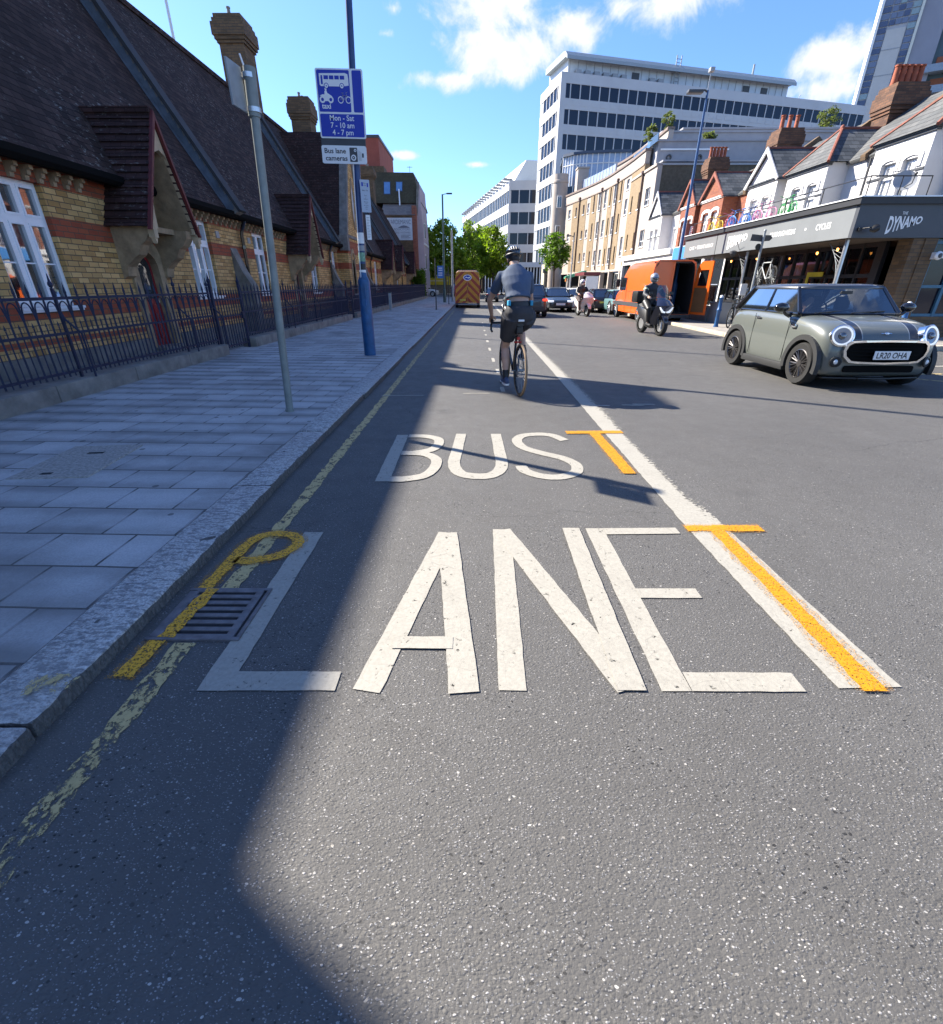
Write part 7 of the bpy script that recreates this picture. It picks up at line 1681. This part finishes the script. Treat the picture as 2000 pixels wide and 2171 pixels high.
for kind, wd, ws, ROWS in PAN:
    a = along(s); c = along(min(s + max(wd, .1), TOT)); d = (c - a).normalized(); ang = math.atan2(d.y, d.x)
    Mx = Matrix.Translation(a) @ Matrix.Rotation(ang, 4, 'Z')    # local +x runs along the front, -? depth on local -y
    if kind == 'p':
        b = MB(); b.tube([(0, .10, 2.75), (0, .10, 9.85 if s > 4 else 9.2)], .06, 8, Mx); b.bbox(-.14, .14, .0, .2, 9.75 if s > 4 else 9.1, 10.0 if s > 4 else 9.3, .02, Mx); b.build('downpipe', pm('brown downpipe', (.07, .035, .03), .5) if 'brown downpipe' not in bpy.data.materials else bpy.data.materials['brown downpipe'], apt, smooth=True); continue
    op = [(u0, u1, z0, z1) for u0, u1 in ws for z0, z1 in ROWS]
    mb = wt if kind == 't' else wr; e = .03 if kind == 't' else 0
    wall_with_openings(mb, 0, wd, 2.66, 9.2 if s < 2 else 9.75, op, lambda p0, p1, lo, hi: mb.box(p0, p1, -.35, e, lo, hi, Mx))
    wr.box(0, wd, -.35, .02, .1, .45, Mx)
    for u0, u1, z0, z1 in op:
        f = MB(); q = .05
        f.box(u0, u1, -.15, -.08, z0, z0 + q, Mx); f.box(u0, u1, -.15, -.08, z1 - q, z1, Mx); f.box(u0, u0 + q, -.15, -.08, z0 + q, z1 - q, Mx); f.box(u1 - q, u1, -.15, -.08, z0 + q, z1 - q, Mx)
        if u1 - u0 > .45: f.box((u0 + u1) / 2 - .025, (u0 + u1) / 2 + .025, -.15, -.08, z0 + q, z1 - q, Mx)
        f.box(u0 - .05, u1 + .05, -.15, .06 + e, z0 - .07, z0, Mx)
        if u1 - u0 > .45: f.box(u0 + q, u1 - q, -.15, -.08, z0 + .38, z0 + .43, Mx)
        o = f.build('window', M['upvc'], apt); g = MB(); g.box(u0 + .02, u1 - .02, -.13, -.12, z0 + .02, z1 - .02, Mx); g.build('pane', M['glass'], o)
    s += wd
wt.build('brick_bays', M['tan_brick'], apt, fix=False); wr.build('render_bays', M['render'], apt, fix=False)
def strip(offset0, offset1, z0, z1, s0=0.0, s1=TOT, n=14):
    b = MB(); up, lo = [], []
    for i in range(n + 1):
        q = s0 + (s1 - s0) * i / n; a = along(max(0, q - .05)); c = along(min(TOT, q + .05)); d = (c - a).normalized(); nr = Vector((-d.y, d.x, 0)); p = along(q)   # nr points to the road
        up.append(p + nr * offset1); lo.append(p + nr * offset0)
    poly = [(p.x, p.y) for p in up] + [(p.x, p.y) for p in lo[::-1]]; m = n + 1
    v = [(x, y, z0) for x, y in poly] + [(x, y, z1) for x, y in poly]; N2 = 2 * m
    f = [(i, i + 1, N2 - 2 - i, N2 - 1 - i) for i in range(n)] + [(N2 + i, N2 + i + 1, 2 * N2 - 2 - i, 2 * N2 - 1 - i) for i in range(n)] + [(i, (i + 1) % N2, N2 + (i + 1) % N2, N2 + i) for i in range(N2)]
    return b.add(v, f)
strip(-.35, .03, 9.75, 10.7, 3.0).build('parapet', M['render'], apt)
strip(-.35, .12, 10.6, 10.76, 2.95).build('coping', pm('brown coping', (.20, .15, .13), .8), apt)
strip(-.35, .08, 9.70, 9.80, 2.95).build('string_course', pm('brown coping 2', (.28, .22, .19), .8), apt)
strip(-.35, .10, 9.12, 9.28, 0, 6.2).build('string_course', M['render'], apt)
strip(-.35, .05, 2.5, 2.68).build('string_course', M['render'], apt)
strip(-1.9, -1.5, 9.7, 12.0, 3.1, 17).build('terrace_wall', M['render'], apt); strip(-1.95, -1.4, 11.92, 12.1, 3.1, 17).build('coping', bpy.data.materials['brown coping'], apt)
strip(-8, -.4, 9.4, 9.5, .2).build('terrace_floor', M['render_grey'], apt)
strip(-.45, -.42, 10.75, 11.3, 4, 8).build('balustrade', M['clear'], apt)
strip(-1.0, -.9, 10.5, 11.9, 14, TOT - .5).build('glazed_balcony', pm('blue white glazing', (.30, .38, .52), .15, var=.1), apt)
b = MB()
for i in range(14):
    q = 14.1 + i * (TOT - 14.8) / 13; a = along(q - .05); c = along(q + .05); d = (c - a).normalized(); p = along(q) + Vector((-d.y, d.x, 0)) * -.88; b.bar((p.x, p.y, 10.5), (p.x, p.y, 11.9), .09)
b.build('balcony_bars', M['white'], apt)
strip(-1.2, -1.1, .45, 2.5).build('shop_front', M['dark'], apt)
b = MB()
for q in (0.3, 3.2, 6.4, 9.7, 12.5, 15.5, 18.5, 22): p = along(q); b.box(p.x - .1, p.x + .3, p.y - .2, p.y + .2, .1, 2.55)
b.build('pier', M['render'], apt)
for q in (.9, 4.0, 7.0):
    p = along(q); b = MB(); b.box(p.x + .1, p.x + .2, p.y - .15, p.y + 1.5, .5, 2.4)
    o = b.build('shop_window', M['white'], apt); g = MB(); g.box(p.x + .08, p.x + .1, p.y - .05, p.y + .62, .6, 2.3); g.box(p.x + .08, p.x + .1, p.y + .72, p.y + 1.4, .6, 2.3); g.build('pane', M['glass'], o)
# curved penthouse glazing, round stair tower
G_ = [(10.6, 69.0), (11.6, 67.7), (13.0, 67.0), (15.5, 66.6), (18.0, 66.4)]
b = MB(); b.add([(x, y, z) for x, y in G_ for z in (12.0, 15.0)], [(2 * i, 2 * i + 2, 2 * i + 3, 2 * i + 1) for i in range(4)]); b.build('penthouse_glazing', bpy.data.materials['blue white glazing'], apt)
b = MB()
for (xa, ya), (xb, yb) in zip(G_, G_[1:]):
    for k in range(4): b.bar((xa + (xb - xa) * k / 4, ya + (yb - ya) * k / 4 - .04, 12.0), (xa + (xb - xa) * k / 4, ya + (yb - ya) * k / 4 - .04, 15.0), .09)
    b.bar((xa, ya - .04, 14.1), (xb, yb - .04, 14.1), .08)
b.build('glazing_bars', M['white'], apt); b = MB(); b.prism([(x - .1, y - .3) for x, y in G_] + [(18, 74), (11, 74)], 'z', 15.0, 15.25); b.build('penthouse_roof', pm('slate blue roof', (.05, .07, .11), .5), apt)
b = MB(); b.box(11.5, 12.7, 63.6, 65, 9.5, 13.0); b.box(11.42, 12.78, 63.5, 65, 13.0, 13.15); b.build('stair_head', M['render'], apt)
TX, TY = 10.15, 66.9
b = MB(); b.lathe([(.85, .1), (.85, 12.1), (.91, 12.15), (.91, 12.35), (.85, 12.4), (.85, 13.0)], 28, Matrix.Translation((TX, TY, 0))); b.build('round_tower', M['render'], apt, smooth=True)
for z in (3.4, 6.6, 9.6):
    b = MB(); b.bbox(TX - .40, TX + .15, TY - .89, TY - .7, z, z + 1.2, .01); o = b.build('window', M['white'], apt); g = MB(); g.box(TX - .34, TX - .15, TY - .91, TY - .88, z + .07, z + 1.13); g.box(TX - .09, TX + .09, TY - .91, TY - .88, z + .07, z + 1.13); g.build('pane', M['glass'], o)
# dark brick flank wall facing us, stepped grey roof blocks
b = MB(); b.box(13.3, 26, 41.5, 41.9, .1, 9.15); b.build('flank_wall', pm('dark flank brick', (.10, .085, .06), .9, var=.25, scale=5, bump=.2), apt)
b = MB(); b.box(13.2, 26, 41.42, 42.0, 9.15, 9.28); b.build('coping', M['grey'], apt)
for x0, x1, y0, z0, z1 in ((13.7, 26, 43.6, 9.2, 11.0), (15.0, 30, 47.0, 11.0, 12.3), (17.5, 32, 49.5, 12.3, 13.1)):
    b = MB(); b.box(x0, x1, y0, y0 + 9, z0, z1); b.box(x0 - .1, x1 + .1, y0 - .1, y0 + 9, z1, z1 + .12); b.build('roof_block', M['render_grey'], apt)
b = MB(); b.box(13.9, 19.0, 43.5, 43.6, 10.45, 10.55); b.box(14.8, 18.4, 43.5, 43.6, 9.45, 9.53); b.build('roof_trim', M['white'], apt)
for x in (14.6, 16.9):
    b = MB(); b.lathe([(.2, -.06), (.2, .06), (.12, .06), (.12, -.06)], 18, Matrix.Translation((x, 43.55, 10.0)) @ Matrix.Rotation(R(90), 4, 'X'), cap=False); b.build('round_vent', M['darkgrey'], apt)
b = MB(); b.box(13.3, 13.35, 42.6, 45.0, 10.8, 11.3); b.build('balustrade', M['clear'], apt)

# ================================================================== WHITE OFFICES
def facade(parent, C0, d, L, rows, z0, ztop, pitch, winmat, count, depth=.12, mull=.18, stuffname='window_mass', skip=None):
    "cladding bands with individual window panes set back between them; rows = (sill, head)"
    ang = math.atan2(d[1], d[0]); Mx = Matrix.Translation((C0[0], C0[1], 0)) @ Matrix.Rotation(ang, 4, 'Z')
    b = MB(); z = z0
    for lo, hi in sorted(rows): b.box(0, L, -.01, .9, z, lo, Mx); z = hi
    b.box(0, L, -.01, .9, z, ztop, Mx)
    n = int(L / pitch)
    for lo, hi in rows:
        for i in range(n + 1): x = min(L - mull, i * L / n - mull / 2 if i else 0); b.box(x, x + mull, depth * .25, .9, lo, hi, Mx)
        for i in range(0, n): x = (i + .5) * L / n; b.box(x - .55, x + .55, -.05, -.01, lo - .9, lo - .25, Mx) 
    b.build('cladding', M['office_white'], parent, fix=False)
    rest = MB(); k = 0
    for lo, hi in sorted(rows, reverse=True):
        for i in range(n):
            x0, x1 = i * L / n + mull / 2, (i + 1) * L / n - mull / 2
            if k < count: w = MB(); w.box(x0, x1, depth, depth + .05, lo, hi, Mx); w.build('window', winmat, parent)
            else: rest.box(x0, x1, depth, depth + .05, lo, hi, Mx)
            k += 1
    if rest.v: o = rest.build('lower_windows', winmat, parent); o['kind'] = 'stuff'
D1 = (math.sin(R(74.7)), math.cos(R(74.7))); D2 = (-math.sin(R(10.6)), math.cos(R(10.6)))
rows1 = [(29.3 - 3.45 * k, 31.2 - 3.35 * k) for k in range(8)]
off = thing('office_block', 'large white office slab with long dark window bands and a roof storey', 'office building', (14.1, 100, 0))
facade(off, (14.1, 100), D1, 64.5, rows1, 0, 32.6, 1.78, M['glass_blue'], 72)
# left return: build outward so its face looks left
Lr = 11.0; C2 = (14.1 + D2[0] * Lr, 100 + D2[1] * Lr)
facade(off, C2, (-D2[0], -D2[1]), Lr, rows1, 0, 32.6, 1.8, M['glass_blue'], 24)
Mx = Matrix.Translation((14.1, 100, 0)) @ Matrix.Rotation(math.atan2(D1[1], D1[0]), 4, 'Z')
b = MB(); b.box(.9, 63.5, .9, 11, 0, 32.4, Mx); b.build('core', M['grey'], off)
b = MB(); b.box(2.0, 47, 2.2, 10, 32.4, 35.2, Mx); b.build('penthouse', pm('pale metal cladding', (.52, .55, .58), .5, .2, var=.08, scale=1), off)
b = MB(); b.prism([(.9, 34.6), (1.0, 35.1), (1.7, 35.75), (2.6, 35.95), (10, 35.95), (10, 35.1), (1.6, 35.0)], 'x', 1.2, 47.6, Mx); b.build('penthouse_roof', pm('grey roof edge', (.30, .34, .36), .5, var=.08), off)
b = MB()
for i in range(30): b.box(2.3 + i * 1.5, 2.36 + i * 1.5, 2.14, 2.2, 32.4, 34.8, Mx)
b.build('cladding_joint', M['grey'], off)
for i, x in enumerate((3.2, 4.9, 6.6, 8.3, 10.0, 11.7, 17.2, 18.9)):
    b = MB(); b.box(x, x + 1.0, 1.5, 2.0, 32.6, 33.6, Mx); b.lathe([(.34, 0), (.34, .04)], 12, Mx @ Matrix.Translation((x + .5, 1.5, 33.1)) @ Matrix.Rotation(R(90), 4, 'X')); b.build('air_conditioner', M['grey'], off)
for x in (14.0, 37.0, 41.0):
    b = MB(); b.box(x, x + 1.4, 2.1, 2.18, 32.7, 34.2, Mx); b.build('penthouse_opening', M['darkgrey'], off)
b = MB(); b.tube([(22, 1.6, 32.6), (22, 1.6, 37.0)], .09, 6, Mx); b.tube([(22.9, 1.6, 32.6), (22.9, 1.6, 37.0)], .09, 6, Mx)
for k in range(8): b.tube([(22, 1.6, 33 + k * .5), (22.9, 1.6, 33 + k * .5)], .05, 4, Mx)
b.tube([(40, 4, 36), (40, 4, 38)], .18, 8, Mx); b.tube([(50, 3, 32.6), (51, 3, 34.2)], .06, 6, Mx); b.build('roof_mast', M['steel'], off)

off2 = thing('office_block', 'lower white office wing with sloping white roof and louvred sun shades', 'office building', (7.3, 120, 0))
rows2 = [(17.1, 19.5), (13.2, 15.5), (9.4, 11.6), (5.6, 7.8)]
facade(off2, (7.3, 120), (.998, -.06), 6.6, rows2, 4.0, 21.2, 1.75, M['glass_blue'], 12)
L2 = 61.0; C3 = (7.3 + D2[0] * L2, 120 + D2[1] * L2)
facade(off2, C3, (-D2[0], -D2[1]), L2, rows2, 4.0, 21.2, 1.75, M['glass_blue'], 64)
Mx2 = Matrix.Translation((7.3, 120, 0)) @ Matrix.Rotation(math.atan2(D2[1], D2[0]), 4, 'Z')
b = MB(); b.add([(0.6, -1.2, 21.2), (L2, -1.2, 21.2), (L2 - 1, -4.0, 25.2), (1.6, -4.0, 25.2), (.6, -9, 21.2), (L2, -9, 21.2), (L2 - 1, -9, 25.2), (1.6, -9, 25.2)], [(0, 1, 2, 3), (0, 3, 7, 4), (3, 2, 6, 7), (1, 5, 6, 2)], Mx2); b.build('sloping_roof', pm('white roof sheet', (.66, .70, .70), .5, var=.04), off2)
b = MB()
for i in range(18): b.box(1 + i * 3.3, 1.15 + i * 3.3, -1.0, 1.0, 21.3, 21.7, Mx2); b.box(1 + i * 3.3, 3.2 + i * 3.3, .2, .9, 21.72, 21.8, Mx2)
b.build('sun_louvre', M['grey'], off2)
b = MB(); b.box(.9, L2, -9, -.9, 4, 21.0, Mx2); b.build('core', M['grey'], off2)
b = MB()
for i in range(34): b.box(i * 1.8, i * 1.8 + .3, -.5, -.1, 0, 4.0, Mx2)
for i in range(5): b.box(7.6 + i * 1.4, 7.9 + i * 1.4, 119.9, 120.4, 0, 4.0)
b.build('column', M['office_white'], off2)
b = MB(); b.box(0, L2, -2, -1.5, 0, 4.0, Mx2); b.box(7.3, 14.5, 121, 121.5, 0, 4.0); b.build('ground_floor', M['dark'], off2)

# tall tower at the right edge
tw = thing('tower_block', 'tall pale tower with blue glazed strips at the right edge', 'tower', (98, 150, 0))
tw.rotation_euler = (0, 0, -R(30)); tw.scale = (.87, 1, 1)
b = MB(); b.box(94.5, 95.1, 149.8, 165, 0, 82); b.build('edge_fin', M['white'], tw)
b = MB(); b.box(95.1, 103.4, 150.3, 165, 0, 82); b.build('wall', pm('tower concrete', (.40, .40, .42), .8, var=.06, scale=.3), tw)
b = MB(); b.box(97.2, 101.4, 150, 150.3, 0, 55.6)
b.build('panel', pm('tower panel', (.50, .49, .47), .8, var=.05, scale=.5), tw)
b = MB()
for z in (38, 47, 51.8): b.box(97.2, 101.4, 149.97, 150.0, z, z + .2)
b.build('panel_joint', M['grey'], tw)
pal = [pm('tower glass blue', (.15, .18, .26), .15, var=.1), pm('tower glass teal', (.26, .34, .36), .15, var=.1), pm('tower glass deep', (.08, .10, .17), .15, var=.1)]
random.seed(6); k = 0; rest = MB()
def tpane(x0, x1, z0, z1):
    global k
    mt = random.choices((0, 1, 2), (5, 2, 4))[0]
    if k < 90: w = MB(); w.box(x0, x1, 150.1, 150.28, z0, z1); w.build('window', pal[mt], tw)
    else: rest.mi = mt; rest.box(x0, x1, 150.1, 150.28, z0, z1)
    k += 1
z = 71.0
while z > 30:
    tpane(95.2, 97.05, z, z + 1.0); tpane(101.6, 103.3, z, z + 1.0)
    if z > 55.8:
        for i in range(3): tpane(97.3 + i * 1.4, 98.55 + i * 1.4, z, z + 1.0)
    z -= 1.22
if rest.v: o = rest.build('lower_windows', pal, tw); o['kind'] = 'stuff'
b = MB(); b.box(103.4, 104.0, 149.8, 150.4, 0, 82); b.build('edge_fin', pm('cream fin', (.62, .62, .55), .7), tw)
b = MB(); b.box(104.0, 109.5, 150.2, 165, 0, 82); b.build('side_wall', pm('grey side wall', (.26, .27, .32), .8, var=.06, scale=.3), tw)
b = MB(); b.box(109.5, 125, 151.5, 165, 0, 82); b.build('rear_wall', pm('teal side wall', (.06, .10, .12), .5, var=.15, scale=.5), tw)
for zz in (38, 42, 46):
    b = MB(); b.box(108.2, 118, 148.6, 151.5, zz, zz + .25); b.box(108.2, 118, 148.6, 148.7, zz + .25, zz + 1.4); o = b.build('balcony', pm('balcony glass', (.25, .30, .36), .2) if 'balcony glass' not in bpy.data.materials else bpy.data.materials['balcony glass'], tw)
    b = MB(); b.box(110.5, 114, 151.3, 151.5, zz + .3, zz + 3.2); b.build('balcony_door', pm('rust panel', (.30, .09, .04), .7) if 'rust panel' not in bpy.data.materials else bpy.data.materials['rust panel'], tw)

# ================================================================== TREES AND PLANTS
def crown_geo(mb, rx, ry, rz, cz, nclump, nleaf, leaf, seed, squash=.8):
    random.seed(seed); C = []
    for i in range(nclump):
        while True:
            p = Vector((random.uniform(-1, 1), random.uniform(-1, 1), random.uniform(-1, 1)))
            if .30 < p.length < 1: break
        taper = 1.0 - .45 * max(0, p.z)
        C.append((Vector((p.x * rx * taper, p.y * ry * taper, cz + p.z * rz)), random.uniform(.5, 1.0)))
    for c, sz in C:
        rr = rx * .34 * sz
        for j in range(nleaf):
            d = Vector((random.gauss(0, 1), random.gauss(0, 1), random.gauss(0, 1))).normalized(); q = c + Vector((d.x * rr, d.y * rr, d.z * rr * squash)) * random.uniform(.35, 1.08)
            a = Vector((random.uniform(-1, 1), random.uniform(-1, 1), random.uniform(-.9, .5))).normalized(); e = a.cross(d + Vector((.01, 0, 0))).normalized(); L = leaf * random.uniform(.6, 1.3)
            mb.add([q, q + (a + e * .8) * L * .5, q + a * L, q + (a - e * .8) * L * .5], [(0, 1, 2, 3)])
    return C
def tree(label, x, y, h, r, base, seed, leafm=None, nclump=120, nleaf=44, leaf=.30, zb=.1, group='street trees', name='tree'):
    t = thing(name, label, 'tree', (x, y, zb), group=group); b = MB(); cz = (h + base) / 2
    C = crown_geo(b, r, r, (h - base) / 2, cz, nclump, nleaf, leaf, seed); b.build('crown', leafm or M['leaf'], t, local=True, fix=False)
    b = MB(); random.seed(seed + 1); tr = max(.06, h * .018)
    b.tube([(0, 0, 0), (.03, .02, base * .5), (-.02, .03, base), (.02, 0, cz), (0, 0, h * .85)], [tr * 1.3, tr, tr * .85, tr * .55, tr * .15], 10)
    for c, sz in random.sample(C, min(16, len(C))):
        z0 = random.uniform(base * .8, cz); b.tube([(0, 0, z0), tuple(Vector((c.x * .45, c.y * .45, (z0 + c.z) / 2 + .1))), tuple(c)], [tr * .45, tr * .28, tr * .1], 6)
    b.build('trunk', M['bark'], t, local=True, smooth=True)
tree('broad green tree behind the green lamp post at the left of the far tree group', -4.0, 72, 9.0, 2.6, 2.2, 11)
tree('green tree squeezed beside the pink house at the far left of the tree group', -6.3, 70, 8.3, 1.8, 1.6, 12)
tree('tall green tree in the middle of the far tree group, behind the chevron van', -.3, 78, 9.4, 2.7, 2.2, 13)
tree('full round green tree beside the helmet of the cyclist', 2.3, 66, 7.7, 2.35, 1.9, 14, nclump=110)
tree('smaller green tree between the lamp post and the chevron van', -2.0, 64, 5.2, 1.4, 1.8, 15, nclump=60)
tree('green tree behind the round one, against the white office wing', 1.2, 84, 8.6, 2.4, 2.4, 16)
tree('slim street tree with a forked trunk in front of the pale round tower', 7.75, 51.5, 5.7, 1.45, 2.5, 17, M['leaf2'], nclump=70, nleaf=36, leaf=.22)
def bush(label, x, y, z, r, h, seed, m, stem=.3, n=26):
    t = thing('shrub', label, 'shrub', (x, y, z), group='roof terrace shrubs'); b = MB(); crown_geo(b, r, r, h / 2, stem + h / 2, n, 26, .14, seed); b.build('foliage', m, t, local=True, fix=False)
    b = MB(); b.tube([(0, 0, -.3), (.02, 0, stem + h * .4)], [.05, .03], 6); b.build('stem', M['bark'], t, local=True)
    b = MB(); b.lathe([(.22, -.5), (.28, -.05)], 12); b.build('pot', M['grey'], t, local=True)
bush('olive shrub on the terrace corner left of the blue lamp post', 13.5, 45.0, 10.9, .55, 1.1, 31, M['leaf3'])
bush('olive shrub on the upper terrace against the office windows', 15.7, 48.2, 12.5, .6, 1.2, 32, M['leaf3'])
bush('round olive bush above the slate roofs next to the tower', 30.3, 51, 13.2, 1.0, 1.5, 33, M['leaf3'], n=40)
bush('low yellow-green shrub on the grey stepped roof', 17.6, 44.3, 11.15, .5, .5, 34, M['leaf3'], .05)
def hedge(label, x0, x1, y0, y1, h, seed, m=None):
    t = thing('hedge', label, 'hedge', ((x0 + x1) / 2, (y0 + y1) / 2, .1)); b = MB(); random.seed(seed)
    for i in range(3800):
        q = Vector((random.uniform(x0, x1), random.uniform(y0, y1), random.uniform(.1, h) * random.uniform(.85, 1.08))); a = Vector((random.uniform(-1, 1), random.uniform(-1, 1), random.uniform(-.6, .6))).normalized(); e = a.cross(Vector((.2, .4, .9))).normalized(); L = .17
        b.add([q, q + (a + e) * L * .5, q + a * L, q + (a - e) * L * .5], [(0, 1, 2, 3)])
    b.build('foliage', m or M['leaf2'], t, fix=False); b = MB()
    for i in range(6): x = x0 + (x1 - x0) * (i + .5) / 6; b.tube([(x, (y0 + y1) / 2, .1), (x + .1, (y0 + y1) / 2, h * .7)], [.04, .015], 6)
    b.build('stems', M['bark'], t)
hedge('dark green bush at the end of the railings below the pink house', -6.8, -5.5, 56.5, 59.5, 2.8, 41)
# far street across the junction
t = thing('shop', 'low shop with a yellow sign and white letters beyond the far cars at left', 'shop', (-8, 84, .1))
b = MB(); b.box(-14, -2.6, 84, 90, 0, 4.2); b.build('wall', M['stone_grey'], t)
b = MB(); b.box(-8.6, -3.9, 83.85, 84, 1.35, 2.55); b.build('sign_board', pm('yellow board', (.62, .50, .04), .5, var=.1), t)
b = MB(); put_text(b, 'LUG', lambda u, v: (-8.0 + u, 83.8, 2.7 + v), .75, 2.4, bold=.03); b.box(-8.3, -4.2, 83.8, 83.84, 1.88, 1.96); b.build('lettering', M['white'], t)
t = thing('shop_building', 'dark low frontage with pale vertical slats behind the round tree', 'building', (3, 96, .1))
b = MB(); b.box(-1.5, 13, 96, 98, 0, 4.4); b.build('wall', M['dark'], t)
b = MB()
for i in range(26): b.box(-1.4 + i * .55, -1.25 + i * .55, 95.85, 96, 0, 4.2)
b.build('slats', M['white'], t); b = MB(); b.box(-1.6, 13.1, 95.6, 98, 4.2, 5.0); b.build('canopy', M['office_white'], t)
t = thing('shop_building', 'cream single-storey frontage behind the slim street tree', 'building', (12, 73, .1))
b = MB(); b.box(9.5, 16, 72, 75, 0, 3.9); b.build('wall', pm('cream front', (.50, .46, .36), .8), t); b = MB(); b.box(9.7, 15.6, 71.95, 72, .3, 2.6); b.build('shop_glass', M['glass'], t); b = MB(); b.box(9.3, 16.1, 71.4, 72.2, 2.8, 3.3); b.build('fascia', M['darkgrey'], t)
t = thing('shop_awning', 'small green awning over a shop below the apartment block', 'awning', (9.6, 51, .1))
b = MB(); b.prism([(8.9, 2.1), (10.6, 2.6), (10.6, 2.4), (8.9, 1.9)], 'y', 50.0, 52.3); b.build('canopy', pm('green awning', (.08, .34, .20), .7), t); b = MB(); b.box(9.1, 9.16, 50.2, 50.26, .1, 2.0); b.box(9.1, 9.16, 52.0, 52.06, .1, 2.0); b.build('pole', M['steel'], t); b = MB(); b.box(8.88, 8.92, 50.5, 51.5, 1.66, 1.98); b.build('hanging_panel', pm('orange panel', (.55, .18, .03), .6), t)
t = thing('bus_shelter', 'bus shelter with a dark red roof and poster panel by the far kerb', 'bus shelter', (8.4, 40, .1))
b = MB(); b.bbox(8.0, 9.2, 38.5, 42.0, 2.0, 2.22, .03); b.build('roof', pm('maroon roof', (.14, .02, .025), .5), t); b = MB()
for y in (38.6, 41.9): b.box(9.05, 9.12, y, y + .07, .1, 2.0); 
b.box(9.06, 9.1, 38.6, 41.9, .5, .54); b.build('frame', M['darkgrey'], t); b = MB(); b.box(8.2, 9.1, 38.55, 38.65, .3, 1.95); b.build('poster_panel', M['lampglass'], t); b = MB(); b.box(9.07, 9.09, 38.7, 41.9, .54, 1.95); b.build('glass_panel', M['clear'], t)
thin_post(8.05, 44.0, 4.9, .06, M['grey'], 'grey lamp post with an arm to the left by the apartment block', M['darkgrey'], -.5)
